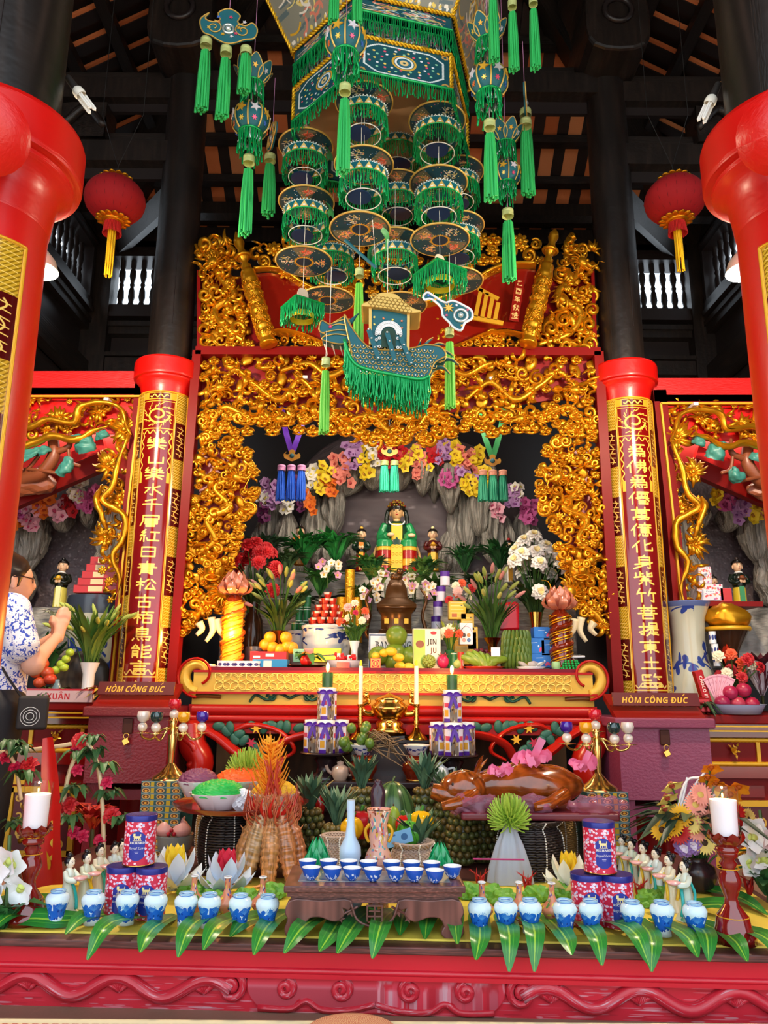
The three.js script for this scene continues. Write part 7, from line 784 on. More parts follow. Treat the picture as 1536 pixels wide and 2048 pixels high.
bouquet('flower_bunch','bunch of red paper and yellow flowers wrapped green behind the apples',A(1470,4.6),0.1,0.05,'flare',M('green_glass','#3a7a4a',0.1),1,Array.from({length:12},(_,i)=>[0.13*Math.sin(i*2.4)*(0.4 + i / 18),0.2 + 0.012*(i*7 % 12),0.08 + 0.05*Math.cos(i*2.4),[roseRed,roseOr,roseCream,roseRed][i % 4],1,'rose']),leafFan(30,0.2,0.02,'#4a6a2c','#6a8a3c',1,0.5,52));plant('dark red leaved spray with white blooms at the outer end of the side altar',V(at(1515,1290,4.7).x,y + 0.1,-4.7),40,0.36,0.03,'#5a1c28','#e0d8dc',1.1,0.4,83);plant('dark green sprig lying on the altar corner',V(at(1400,1420,4.36).x,y,-4.36),30,0.13,0.014,'#1f4020','#2f5a2a',1.5,0.8,84);const wp=at(1388,1400,4.36);single('foil_twist',bump(rbox(0.16,0.08,0.06,0.01,0,0.05,0),0.02,25),M('red_foil','#a81c20',0.2,0.5),'crumpled red foil pack at the foot of the porcelain vase','foil pack',V(wp.x,y,-4.36));for(const[x,yy]of[[1425,1275],[1430,1300],[1434,1320]])single('silver_can',cyl(0.02,0.02,0.07,14),mats.blue_white_tin,'slim silver can stacked beside the porcelain vase','can',at(x,yy,4.55),0,'silver cans beside the vase');plant('big red paper leaf standing up behind the roses',V(at(1455,1330,4.68).x,at(1455,1330,4.68).y,-4.68),7,0.16,0.02,'#e04a24','#d83a1c',0.7,0.2,86,'paper leaf');
}
}
function P_urn(p,r,h,m,label){const t=thing('porcelain_urn',label,'urn',p);part('body',lathe([[0.001,0],[r*0.6,0],[r*0.75,h*0.3],[r*0.95,h*0.75],[r,h*0.95],[r*0.97,h],[0.001,h - 0.002]],30),m,t);part('rim_band',lathe([[r*0.97,h*0.82],[r*1.01,h*0.95],[r*0.99,h]],30),M('urn_band','#3a4250',0.2),t);return t;}
// low front platform
const T1=0.193,onT=(px,py,y=T1)=>atY(px,py,y);
{
const a=onT(-60,1872),b=onT(1600,1908),yaw=Math.atan2(-(b.z - a.z),b.x - a.x),mid=a.clone().add(b).multiplyScalar(0.5),t=thing('offering_platform','low red platform table with worn carved dragon apron covered by a yellow cloth','platform',[mid.x,0,mid.z],yaw),w=2.75;
const worn=canvasTex(1024,128,(g)=>{const R=seeded(17);g.fillStyle='#c22434';g.fillRect(0,0,1024,128);for(let i=0;i<420;i++){const y=128 - Math.pow(R(),2.2)*128;g.fillStyle=['#d8b0b4','#b8868e','#a01c2a','#d0485a','#c8c0c4'][i % 5];g.globalAlpha=0.25 + 0.4*R();g.beginPath();g.ellipse(R()*1024,y,3 + 16*R(),1 + 3*R(),0,0,TAU);g.fill();}g.globalAlpha=1;});
const wm=new THREE.MeshStandardMaterial({map:worn,roughness:0.35,name:'worn_red_paint_board'}),red2=M('platform_red','#c81c2e',0.3);
part('top_board',rbox(w,0.022,1.35,0.005,0,T1 - 0.011,-0.66),M('worn_brown_edge','#c0746c',0.5,0,{map:woodTex}),t);part('upper_rail',box(w - 0.02,0.05,0.05,0,T1 - 0.047,-0.04),red2,t);part('moulding',[xf(cyl(0.009,0.009,w - 0.02,10).rotateZ(PI / 2),[0,T1 - 0.078,-0.015]),box(w - 0.02,0.014,0.06,0,T1 - 0.09,-0.04)],red2,t);part('apron_board',box(w - 0.04,0.1,0.03,0,T1 - 0.145,-0.05),wm,t);
const yA=T1 - 0.135,z=-0.03,sp=(x,y,r,d,th=0.013)=>tube(Array.from({length:26},(_,i)=>{const q=i / 25,an=PI / 2 + d*q*9.5,R=r*(1 - 0.85*q);return[x + R*Math.cos(an),y + R*Math.sin(an),z + 0.008*q];}),(q)=>th*(1 - 0.35*q),7);
for(const s of[-1,1]){part('carved_dragon',[tube(Array.from({length:50},(_,i)=>{const x=s*(0.42 + i*0.018);return[x,yA + 0.026*Math.sin(i*0.42),z];}),(q)=>0.02*(1 + 0.1*Math.sin(q*300))*(1.1 - 0.3*q),8),...[0.5,0.75,1.02].flatMap((x)=>Array.from({length:6},(_,i)=>tube([[s*x,yA - 0.01,z],[s*(x + 0.04*Math.cos(i*0.5)),yA + 0.04*Math.sin(0.3 + i*0.5),z + 0.006]],0.008,5)))],wm,t);for(const[x,r]of[[0.1,0.03],[0.26,0.026],[0.42,0.04]])part('carved_scroll',sp(s*x,yA + 0.008,r,s),wm,t);part('carved_rail',tube([[0,yA - 0.03,z],[s*0.07,yA - 0.045,z],[s*0.16,yA - 0.045,z],[s*0.2,yA - 0.025,z],[s*0.24,yA - 0.045,z],[s*0.34,yA - 0.045,z]],0.01,6,24),wm,t);}
part('apron_cloud',slab(loopPts([[-0.36,0.045],[0.36,0.045],[0.37,0.0],[0.33,-0.045],[0.25,-0.05],[0.22,-0.02],[0.18,-0.045],[0.08,-0.055],[0,-0.05],[-0.08,-0.055],[-0.18,-0.045],[-0.22,-0.02],[-0.25,-0.05],[-0.33,-0.045],[-0.37,0.0]],80),0.01,0.004).translate(0,yA,z - 0.006),wm,t);
for(const s of[-1,1])part('end_leg',box(0.1,T1 - 0.02,0.1,s*(w / 2 - 0.08),(T1 - 0.02)/ 2,-0.6),red2,t);
const cl=single('table_cloth',(()=>{const g=new THREE.BoxGeometry(2.7,0.006,0.7,60,1,30);const p=g.attributes.position;for(let i=0;i<p.count;i++)if(p.getY(i)>0)p.setY(i,p.getY(i)+ 0.003*fbm(p.getX(i)*5,0,p.getZ(i)*5));g.computeVertexNormals();return g;})(),M('yellow_satin_cloth','#e8cf4e',0.45),'yellow satin cloth spread under the offerings','cloth',[mid.x,T1 + 0.004,mid.z - 0.39],yaw);
const mt=canvasTex(256,256,(g)=>{g.fillStyle='#d8b88a';g.fillRect(0,0,256,256);g.strokeStyle='#b85a44';g.lineWidth=9;for(let i=-8;i<16;i++){g.beginPath();g.moveTo(i*32,0);g.lineTo(i*32 + 128,256);g.stroke();g.beginPath();g.moveTo(i*32,256);g.lineTo(i*32 + 128,0);g.stroke();}},true,true);
const mm=new THREE.MeshStandardMaterial({map:mt,roughness:0.8,name:'woven_mat'});mm.map.repeat.set(14,6);const m0=thing('woven_mat','woven rattan kneeling mat with red lattice pattern before the platform','mat',[0,0,-1.9]);part('mat',rbox(3.0,0.035,0.85,0.01,0,0.018,0),mm,m0);const rg=tube([[-1.5,0.036,-0.42],[1.5,0.036,-0.42]],0.008,8);part('mat_border',rg,M('mat_border','#d8c49a',0.8),m0);const cu=thing('kneeling_cushion','rounded edge of a woven kneeling cushion at the platform centre','cushion',[at(705,2040,2.3).x,0.035,-2.21]);part('pad',lathe([[0.001,0.035],[0.08,0.034],[0.12,0.025],[0.13,0.01],[0.001,0]],28),mm,cu);
}
const kT=(p)=>mpp(p);
{
const lm=printed('ti_leaf',64,256,(g)=>{for(let i=0;i<64;i++){g.fillStyle=['#1f6a28','#2a8030','#236f2a','#3a9034'][(i*7)% 4];g.fillRect(i,0,1,256);}g.fillStyle='#8ab83a';g.fillRect(29,0,6,256);g.fillStyle='#4a9a34';g.fillRect(18,0,2,256);g.fillRect(46,0,2,256);},0.3);
const L=[[120,1862,20,1858],[200,1850,130,1880],[270,1855,180,1915],[330,1860,285,1900],[415,1850,360,1910],[470,1855,410,1895],[520,1855,460,1885],[560,1852,510,1905],[650,1850,570,1902],[690,1848,640,1898],[730,1848,675,1902],[775,1850,745,1912],[810,1845,800,1882],[862,1850,850,1890],[905,1850,915,1900],[960,1855,950,1915],[1010,1860,1016,1938],[1060,1862,1066,1938],[1100,1858,1140,1905],[1160,1862,1200,1926],[1215,1862,1295,1928],[1285,1865,1298,1938],[1330,1868,1390,1910],[1390,1872,1412,1918],[1420,1872,1488,1918],[1480,1880,1560,1920],[60,1850,-30,1885],[1440,1800,1536,1840],[100,1815,40,1840],[1400,1830,1500,1860]];
L.forEach(([x0,y0,x1,y1],i)=>{const b=onT(x0,y0),front=onT(x1,1885 +(x1 / 1536)*20),over=y1>1890 + x1*0.012,t=thing('ti_leaf','long glossy green leaf laid over the platform edge','leaf',[b.x,T1 + 0.012,b.z],0,'glossy leaves along the platform edge');const e=over?at(x1,y1,-front.z - 0.05):onT(x1,y1);const m=V((e.x - b.x)*0.6,0.02 + 0.008*(i % 3),(over?front.z + 0.02:(e.z + b.z)/ 2)- b.z);part('blade',blade([[(b.x - e.x)*0.5,0.004,-0.1],[0,0.012,-0.02],m,[e.x - b.x,over?e.y - T1 - 0.012:0.003,e.z - b.z +(over?0.02:0)]],(q)=>0.034*Math.sin(PI*Math.min(1,0.1 + 0.88*q))**0.8,12,0.22,V(0,0.8,0.6).normalize()),lm,t);});
}
{
const vt=printed('blue_lotus_vase',512,256,(g,w,h)=>{g.fillStyle='#cfe6f0';g.fillRect(0,0,w,h);const R=seeded(5);g.fillStyle='#1c5fc0';for(let i=0;i<110;i++){g.beginPath();g.ellipse(R()*w,h*(0.4 + 0.42*R()),24,17,R()*3,0,TAU);g.fill();}g.fillStyle='#123f96';for(let i=0;i<24;i++){g.beginPath();g.ellipse(R()*w,h*(0.55 + 0.28*R()),10,8,R()*3,0,TAU);g.fill();}g.strokeStyle='#4a8ad0';g.lineWidth=4;for(let k=0;k<4;k++)for(let i=0;i<9;i++){const x=k*128 + 60,a=-PI / 2 +(i - 4)*0.28;g.beginPath();g.moveTo(x,h*0.55);g.quadraticCurveTo(x + 30*Math.cos(a),h*0.5 + 20*Math.sin(a),x + 42*Math.cos(a),h*0.52 + 55*Math.sin(a));g.stroke();}g.strokeStyle='#2c6ac0';g.lineWidth=5;g.beginPath();g.moveTo(0,14);g.lineTo(w,14);g.stroke();},0.12);
vt.map.wrapS=THREE.RepeatWrapping;const vg=lathe([[0.001,0],[0.027,0],[0.026,0.018],[0.028,0.04],[0.039,0.075],[0.0405,0.09],[0.034,0.104],[0.024,0.109],[0.026,0.116],[0.021,0.114],[0.019,0.1]],32);{const u=vg.attributes.uv,p=vg.attributes.position;for(let i=0;i<u.count;i++)u.setY(i,p.getY(i)/ 0.116);}
[[110,1856],[182,1858],[251,1858],[308,1860],[369,1862],[416,1864],[478,1866],[533,1868],[960,1876],[1013,1876],[1062,1876],[1132,1878],[1184,1878],[1268,1880],[1328,1881],[1394,1884]].forEach(([x,y],i)=>{const t=thing('lotus_vase','small blue and white lotus painted vase standing on the leaves','vase',onT(x,y).setY(T1 + 0.014),i*1.3,'small blue vases along the platform edge');t.scale.set(0.88,0.8,0.88);part('body',vg,vt,t);part('mouth',torus(0.024,0.003,20,6).rotateX(PI / 2).translate(0,0.115,0),M('vase_rim_blue','#8ab8d8',0.15),t);});
}
{
const tt=printed('floral_tin',768,384,(g,w,h)=>{const R=seeded(23);g.fillStyle='#cc2244';g.fillRect(0,0,w,h);for(let i=0;i<420;i++){const x=R()*w,y=R()*h,c=['#f4e4ec','#b8c8ec','#e87a9a','#e8d8f0'][i % 4];g.fillStyle=c;for(let k=0;k<5;k++){const a=k*1.257;g.beginPath();g.arc(x + 6*Math.cos(a),y + 6*Math.sin(a),4.5,0,TAU);g.fill();}}for(const k of[0,1]){const x=w / 4 + k*w / 2;g.fillStyle='#1c2f94';g.beginPath();g.moveTo(x - 62,120);g.quadraticCurveTo(x,40,x + 62,120);g.lineTo(x + 62,300);g.quadraticCurveTo(x,370,x - 62,300);g.fill();g.fillStyle='#f0dc98';g.fillRect(x - 28,120,52,20);g.fillRect(x - 34,100,18,28);for(const d of[-26,-10,8,20])g.fillRect(x + d,138,7,20);g.fillRect(x + 22,104,6,24);g.fillRect(x - 36,160,70,4);text(g,'RICHARD',x,180,25,'#f4ecd0','bold','serif');text(g,'Royal Love',x,226,26,'#e8e0d0','italic','serif');g.fillStyle='#c8c0d8';g.fillRect(x - 16,255,32,4);g.fillRect(x - 12,266,24,4);}});
const lid=M('tin_lid_blue','#26308a',0.25,0.3);for(const[x,y,up,lab,tr]of[[238,1838,0,'red blossom tea tin at the foot of its pyramid, blue panel side turned',0.3],[297,1840,0,'red blossom tea tin at the foot of its pyramid, beside the turned one',0],[272,1836,1,'red blossom tea tin on top of its pyramid near the girl figurines with black hair',0.1],[1178,1856,0,'red blossom tea tin under its pyramid, on the lettuce side',0.05],[1238,1858,0,'red blossom tea tin under its pyramid, on the figurine side',-0.05],[1212,1855,1,'red blossom tea tin on top of the pyramid beside the coin block tower',0]]){const h=0.152,r=0.05,p=onT(x,y).setY(T1 + 0.008 + up*(h + 0.002));if(up){p.x=(x<800?onT(267,1838):onT(1209,1857)).x;}const t=thing('tea_tin',lab,'tin',p,tr + PI / 2 + PI);part('can',new THREE.CylinderGeometry(r,r,h - 0.018,36,1,true).translate(0,(h - 0.018)/ 2,0),tt,t);part('lid',lathe([[r*1.01,h - 0.018],[r*1.02,h - 0.002],[r*0.98,h],[0.001,h - 0.004]],36),lid,t);part('base_ring',torus(r,0.002,36,6).rotateX(PI / 2).translate(0,0.002,0),MAT.brass,t);}
}
for(const[x,y,top,lab]of[[50,1850,1655,'carved red candle stand with lit glass candle by the rose garland'],[1470,1888,1670,'carved red candle stand with lit glass candle by the gerbera bouquet']]){
const p=onT(x,y).setY(T1 + 0.006),z=-p.z,k=mpp(p),hs=at(x<800?62:1440,top,z).y - p.y,lean=at(x<800?62:1440,top,z).x - p.x,t=thing('candle_stand',lab,'candle stand',p);const g=(f)=>f;const pr=[[0.062,0],[0.062,0.02],[0.055,0.03],[0.05,0.045],[0.045,0.07],[0.022,0.1],[0.018,0.12],[0.026,0.14],[0.034,0.165],[0.026,0.19],[0.018,0.2],[0.026,0.215],[0.018,0.225],[0.03,0.235],[0.03,0.245],[0.027,0.25],[0.028,hs - 0.05],[0.033,hs - 0.045],[0.033,hs - 0.035],[0.026,hs - 0.03],[0.042,hs]];const sk=(gg)=>{const q=gg.attributes.position;for(let i=0;i<q.count;i++)q.setX(i,q.getX(i)+ 0*lean);return gg;};
const lq=M('cherry_lacquer','#7a1410',0.12,0,{clearcoat:0.9});part('turned_stem',sk(lathe([[0.001,0],...pr],30)),lq,t);for(let i=0;i<8;i++)part('lotus_petal',blade([[0,hs - 0.03,0.026],[0,hs - 0.005,0.046],[0,hs + 0.012,0.05]],0.02,5,0.2,V(0,0.3,1)).rotateY(i / 8*TAU),lq,t);part('gilt_ring',[0.02,0.07,0.2,0.25,0.3,hs - 0.045].map((yy)=>torus(yy<0.05?0.06:yy<0.1?0.045:0.03,0.0015,24,4).rotateX(PI / 2).translate(0,yy,0)),MAT.goldPaint,t);
const c=thing('glass_candle','white candle burning in a clear glass cup on the ' +(x<800?'stand by the rose garland':'stand by the gerbera bouquet'),'candle',[p.x,p.y + hs,p.z]);part('wax',cyl(0.039,0.036,0.1,24).translate(0,0.051,0),M('candle_wax','#f2eef2',0.5),c);part('glass_cup',new THREE.CylinderGeometry(0.045,0.039,0.135,28,1,true).translate(0,0.069,0),M('clear_glass','#ffffff',0.03,0,{transmission:1,ior:1.45,thickness:0}),c);part('flame',xf(ball(0.0032,8,8),[0,0.113,0],[0,0,0],[1,2.2,1]),M('flame_glow','#fff0b0',0.5,0,{emissive:new THREE.Color('#ffd070'),emissiveIntensity:3}),c);const l=new THREE.PointLight('#ffc070',0.08,0,2);l.position.set(0,0.13,0);l.castShadow=true;l.shadow.radius=0.2;c.add(l);
}
{
const f0=onT(598,1884),f1=onT(915,1884),zf=(f0.z + f1.z)/ 2,yt=at(750,1772,-zf).y,a=at(566,1772,-zf),b=at(930,1775,-zf),w=b.x - a.x,d=0.27,t=thing('tea_table','small dark carved wooden tea table with curled legs','table',[(a.x + b.x)/ 2,T1 + 0.008,zf - d / 2],0.02),h=yt - T1 - 0.008,wd=M('rosewood','#d08c82',0.28,0,{map:woodTex});part('top',[rbox(w,0.02,d,0.004,0,h - 0.01,0),box(w - 0.02,0.012,d - 0.02,0,h - 0.026,0),box(w - 0.04,0.02,d - 0.04,0,h - 0.042,0)],wd,t);
for(const sx of[-1,1])for(const sz of[-1,1]){const T=h - 0.045;part('leg',slab(loopPts([[0.012,T],[0.1,T],[0.19,T],[0.185,T - 0.02],[0.165,T - 0.016],[0.17,T - 0.036],[0.145,T - 0.052],[0.1,T - 0.04],[0.066,T - 0.045],[0.052,T - 0.07],[0.052,0.03],[0.062,0.012],[0.05,0],[0.012,0],[0.0,0.02],[0.008,0.05],[0.0,T - 0.03]].map(([x,y])=>[sx*(w / 2 - 0.008 - x),y]),60),0.028,0.003).translate(0,0,sz*(d / 2 - 0.025)),wd,t);}
for(const s of[-1,1])part('carved_apron',[tube([[s*(w / 2 - 0.16),h - 0.095,d / 2 - 0.02],[s*0.1,h - 0.085,d / 2 - 0.015],[s*0.05,h - 0.06,d / 2 - 0.015]],0.004,6,12),xf(starFlower(0.014,5),[s*0.07,h - 0.075,d / 2 - 0.015]),xf(starFlower(0.014,5),[s*0.1,h - 0.092,d / 2 - 0.015])],wd,t);part('fret_emblem',[[0,-0.056,0.05,0.004],[0,-0.07,0.034,0.004],[0,-0.084,0.05,0.004],[0,-0.1,0.04,0.004],[-0.022,-0.078,0.004,0.04],[0.022,-0.078,0.004,0.04],[0,-0.078,0.004,0.04]].map(([x,y,ww,hh])=>box(ww,hh,0.006,x,h + y,d / 2 - 0.008)),wd,t);part('fret_arc',tube([[-0.07,h - 0.05,d / 2 - 0.008],[-0.05,h - 0.095,d / 2 - 0.008],[0,h - 0.112,d / 2 - 0.008],[0.05,h - 0.095,d / 2 - 0.008],[0.07,h - 0.05,d / 2 - 0.008]],0.004,6,18),wd,t);
const ct=printed('blue_cup',256,64,(g)=>{g.fillStyle='#2258c0';g.fillRect(0,0,256,64);const R=seeded(3);g.fillStyle='#dfe8f4';for(let i=0;i<60;i++){g.beginPath();g.ellipse(R()*256,20 + R()*34,6,2.5,R()*3,0,TAU);g.fill();}},0.12),cg=lathe([[0.001,0.001],[0.012,0],[0.014,0.004],[0.022,0.012],[0.0275,0.03],[0.029,0.036]],24),ci=lathe([[0.0285,0.036],[0.026,0.03],[0.02,0.014],[0.001,0.01]],24);[[615,1745],[657,1745],[697,1746],[737,1747],[783,1747],[823,1748],[863,1749],[622,1760],[664,1761],[704,1761],[746,1763],[791,1763],[829,1764],[870,1766],[905,1757]].forEach(([x,y],i)=>{const c=thing('tea_cup',i===14?'blue and white tea cup standing off the rows on the table corner':'small blue and white tea cup in the two rows on the tea table','cup',onT(x,y,yt).setY(yt + 0.001),i,i===14?null:'tea cups in rows on the tea table');part('bowl',cg,ct,c);part('inside',ci,MAT.white,c);});
single('table_mat',box(0.46,0.002,0.14,0,0,0),M('silver_mat','#8a949c',0.3,0.3),'grey runner under the tea cups','runner',[(a.x + b.x)/ 2,yt + 0.0,zf - 0.12]);
const zz=-zf + d + 0.04,base=T1 + 0.008,gv=(px)=>V(at(px,1735,zz).x,base,-zz),hh=(px,py)=>at(px,py,zz).y - base;const H=hh(701,1606),gb=thing('gourd_bottle','pale blue porcelain gourd bottle painted with blue bamboo','bottle',gv(700));part('body',lathe([[0.001,0],[0.035,0],[0.055,H*0.12],[0.06,H*0.24],[0.05,H*0.36],[0.03,H*0.43],[0.037,H*0.5],[0.035,H*0.58],[0.018,H*0.68],[0.013,H*0.8],[0.013,H*0.94]],32),por('gourd_glaze','#bcd6ee',(g)=>{g.strokeStyle='#1c3f8a';for(let i=0;i<22;i++){g.lineWidth=5;const x=20 +(i*83)% 470,y=330 +(i*37)% 80;g.beginPath();g.moveTo(x,y);g.lineTo(x + 50,y - 24);g.stroke();}}),gb);part('stopper',cyl(0.0155,0.0155,H*0.1,6).translate(0,H*0.98,0),M('gourd_pale','#bcd6ee',0.15),gb);
const V2=hh(755,1617),pv=thing('painted_vase','ornate coral and gold painted vase with waisted neck','vase',gv(757));part('body',lathe([[0.001,0],[0.034,0],[0.034,V2*0.08],[0.044,V2*0.35],[0.046,V2*0.5],[0.04,V2*0.56],[0.028,V2*0.62],[0.033,V2*0.72],[0.028,V2*0.84],[0.04,V2*0.97],[0.041,V2],[0.03,V2*0.95]],32),por('coral_vase_paint','#d8a08a',(g,w,h)=>{const R=seeded(41);for(let i=0;i<360;i++){g.fillStyle=['#c05a3a','#e8d8c0','#b87aa0','#4a9aa0','#c8a040','#7a3a2c'][i % 6];g.beginPath();g.ellipse(R()*w,R()*h,12,6,R()*3,0,TAU);g.fill();}}),pv);for(const s of[-1,1])part('gilt_handle',tube([[s*0.03,V2*0.84,0],[s*0.045,V2*0.78,0],[s*0.04,V2*0.7,0],[s*0.032,V2*0.66,0]],0.006,6,12),MAT.goldPaint,pv);
for(const[px,py,lab]of[[634,1735,'green lotus candle beside the gourd bottle'],[880,1735,'green lotus candle beside the striped basket']]){const t2=thing('lotus_candle',lab,'candle',gv(px));const gm=M('jade_wax','#12a060',0.25,0,{clearcoat:0.4}),h2=hh(px,px<800?1672:1682);for(let k=0;k<4;k++)for(let i=0;i<8;i++)part('lotus_petal',blade([[0,h2*0.25,0.01],[0,h2*(0.4 + 0.08*k),0.05 - 0.008*k],[0,h2*(0.62 + 0.12*k),0.056 - 0.014*k]],0.022,5,0.35,V(0,0.3,1)).rotateY(i / 8*TAU + k*0.39),gm,t2);part('saucer',lathe([[0.02,0],[0.03,h2*0.1],[0.06,h2*0.22],[0.062,h2*0.25],[0.001,h2*0.24]],24),gm,t2);}
}
{
const om=por('orange_vase_paint','#d88a68',(g,w,h)=>{const R=seeded(51);for(let i=0;i<90;i++){g.fillStyle=['#e8d040','#3a4aa0','#e8dcd0','#b84a38','#5a8a4a'][i % 5];g.beginPath();g.ellipse(R()*w,R()*h,18,10,R()*3,0,TAU);g.fill();}}),og=lathe([[0.001,0],[0.02,0],[0.018,0.012],[0.034,0.03],[0.036,0.045],[0.014,0.066],[0.009,0.085],[0.009,0.112],[0.012,0.116]],24);
for(const[x,y]of[[385,1835],[452,1838],[523,1838],[965,1850],[1040,1850],[1106,1852]]){const t=thing('orange_vase','small orange long necked vase painted with blossoms','vase',onT(x,y).setY(T1 + 0.008),x,'orange vases behind the blue vases');part('body',og,om,t);part('neck_rim',torus(0.011,0.0025,16,5).rotateX(PI / 2).translate(0,0.116,0),MAT.white,t);}
const lett=(s)=>{const g=new THREE.IcosahedronGeometry(0.045,4);const p=g.attributes.position;for(let i=0;i<p.count;i++){const x=p.getX(i),y=p.getY(i),z=p.getZ(i),k=1 + 0.9*fbm(x*40 + s,y*40,z*40,3);p.setXYZ(i,x*k,Math.max(-0.01,y*k*0.8),z*k);}g.computeVertexNormals();return tint(g,'#6aa83a');};const lg=[1,2,3].map(lett);[[405,1800],[545,1800],[380,1795],[490,1812],[985,1805],[1075,1805],[1120,1800],[940,1800],[1300,1815],[1325,1808],[1010,1815],[430,1815]].forEach(([x,y],i)=>single('lettuce',lg[i % 3],LEAF,'curly green lettuce tuft behind the orange vases','lettuce',onT(x,y).setY(T1 + 0.02),i,'lettuce tufts'));
for(const[x,y,l]of[[960,1790,'near the incense sticks'],[1055,1795,'under the paper wrapped chrysanthemum'],[1280,1810,'beside the tea tins'],[1500,1800,'behind the candle stand']]){const t=thing('chilli_posy','cluster of red chillies ' + l,'chillies',onT(x,y).setY(T1 + 0.02));for(let i=0;i<8;i++)part('chilli',tint(tube([[0,0,0],[0.012*Math.sin(i),0.03,0.012*Math.cos(i)],[0.04*Math.sin(i*2.4),0.065,0.03*Math.cos(i*2.4)]],(q)=>0.008*(1.05 - q),6,8),'#b01818'),FRUIT,t);}
const is=thing('incense_sticks','pink incense sticks lying across small vases','incense',onT(975,1790).setY(T1 + 0.12));part('stick',rod([-0.05,0,0],[0.14,-0.005,-0.02],0.003),M('incense_pink','#b82a78',0.6),is);
}
{
const lotus=(px,py,r,c1,c2,lab,y=T1 + 0.01)=>{const t=thing('paper_lotus',lab,'paper flower',onT(px,py).setY(y));for(const[k,n,c,L,el]of[[0,8,c1,r,1.15],[1,7,c1,r*0.9,0.7],[2,8,c2,r*0.7,0.35]])for(let i=0;i<n;i++)part('petal',tint(blade([[0,0.01,0],[0,L*0.6*Math.cos(el)+ 0.02,L*0.6*Math.sin(el)],[0,L*Math.cos(el)*1.1 + 0.03,L*Math.sin(el)*0.95]],L*0.26,5,0.35,V(0,0.6,1)).rotateY(i / n*TAU + k*0.4).translate(0,k*0.02,0),c),PETAL,t);};
lotus(345,1795,0.13,'#dfe8f2','#f0d028','white paper lotus with yellow heart beside the tea tins');lotus(450,1800,0.12,'#cfdcec','#d01c3c','pale paper lotus with red heart behind the orange vases');lotus(1140,1800,0.11,'#eeeede','#f0c820','cream paper lotus with yellow heart beside the tea tin pyramid');
for(const[x,y,lab]of[[500,1740,'pale blue paper rose in front of the lobsters'],[572,1755,'pale blue paper rose at the corner of the tea table']]){const t=thing('paper_rose',lab,'paper flower',onT(x,y).setY(T1 + 0.02));const o=part('bloom',roseWhite,PETAL,t);o.scale.setScalar(1.2);o.position.y=0.05;o.rotation.x=0.6;part('stem',tint(tube([[0,-0.02,0],[0,0.05,0]],0.006,6),'#4a6a3a'),LEAF,t);}
const fig=(px,py,h,robe,sash,tray,turn,lab,grp)=>{const p=onT(px,py).setY(T1 + 0.008),t=thing('maiden_figurine',lab,'figurine',p,turn,grp),u=h / 8;part('gown',tint(lathe([[1.7*u,0],[1.3*u,0.7*u],[0.85*u,2.5*u],[0.65*u,4.0*u],[0.8*u,5.2*u],[0.35*u,5.9*u]],16),robe),PAINT,t);part('sleeve',tint(join([-1,1].map((s)=>tube([[s*0.7*u,5.5*u,0],[s*1.0*u,4.6*u,0.8*u],[s*0.4*u,4.5*u,1.9*u]],(q)=>u*(0.35 + 0.1*q),8,10))),robe),PAINT,t);part('sash',tint(join([tube([[-0.8*u,5.0*u,0.4*u],[0,3.8*u,0.9*u],[0.5*u,2.0*u,1.2*u],[0.4*u,0.6*u,1.5*u]],0.22*u,6,12),tube([[0.8*u,5.2*u,0.2*u],[1.2*u,3.5*u,-0.3*u],[1.3*u,1.6*u,0.3*u]],0.2*u,6,10)]),sash),PAINT,t);part('tray',tint(xf(lathe([[0.001,0],[0.7*u,0],[1.0*u,0.4*u],[0.001,0.5*u]],14),[0,4.5*u,2.1*u]),tray),PAINT,t);const hd=part('head',face(0.72*u,'#ece2cc'),PAINT,t);hd.position.set(0,6.6*u,0.1*u);hd.add(mesh('hair',tint(join([xf(ball(0.8*u,12,9),[0,0.15*u,-0.2*u],[0,0,0],[0.95,0.95,0.9]),xf(ball(0.4*u,8,6),[0,0.95*u,-0.2*u]),xf(ball(0.4*u,8,6),[0.5*u,0.7*u,-0.5*u])]),'#14161e'),PAINT));};
const A=['#dfe8d8','#cfd8c0','#e8e8d0','#d8e4dc','#e0dcc0','#d4e0d0'],Sx=['#2ab8b8','#e8c830','#30b0a8','#e0c020','#2aa8a0','#e8d040'],T='#e8b0b0';const LL=['beside the red candle stand, teal sash','second of the line, yellow sash','third of the line, teal sash','half hidden by the tea tin, yellow sash','behind the upper tea tin, pale gown',''],RL=['front one beside the candle stand, teal sash','second of the line by the bouquet','third of the line by the bouquet','fourth of the line by the bouquet','fifth of the line near the coin tower','rearmost of the line near the coin tower'];
[[130,1832,0.185,1.2],[165,1818,0.18,1.0],[192,1800,0.18,0.9],[222,1788,0.17,0.7],[238,1776,0.165,0.6]].forEach(([x,y,h,tn],i)=>fig(x,y,h,A[i],Sx[i],T,tn,'porcelain maiden with black hair and tray, ' + LL[i]));[[1378,1845,0.19,-1.2],[1345,1825,0.185,-1.1],[1318,1805,0.18,-1.0],[1292,1790,0.18,-0.9],[1268,1775,0.17,-0.8],[1248,1762,0.165,-0.7]].forEach(([x,y,h,tn],i)=>fig(x,y,h,A[5 - i],Sx[i],T,tn,'porcelain maiden with black hair and tray, ' + RL[i]));
}
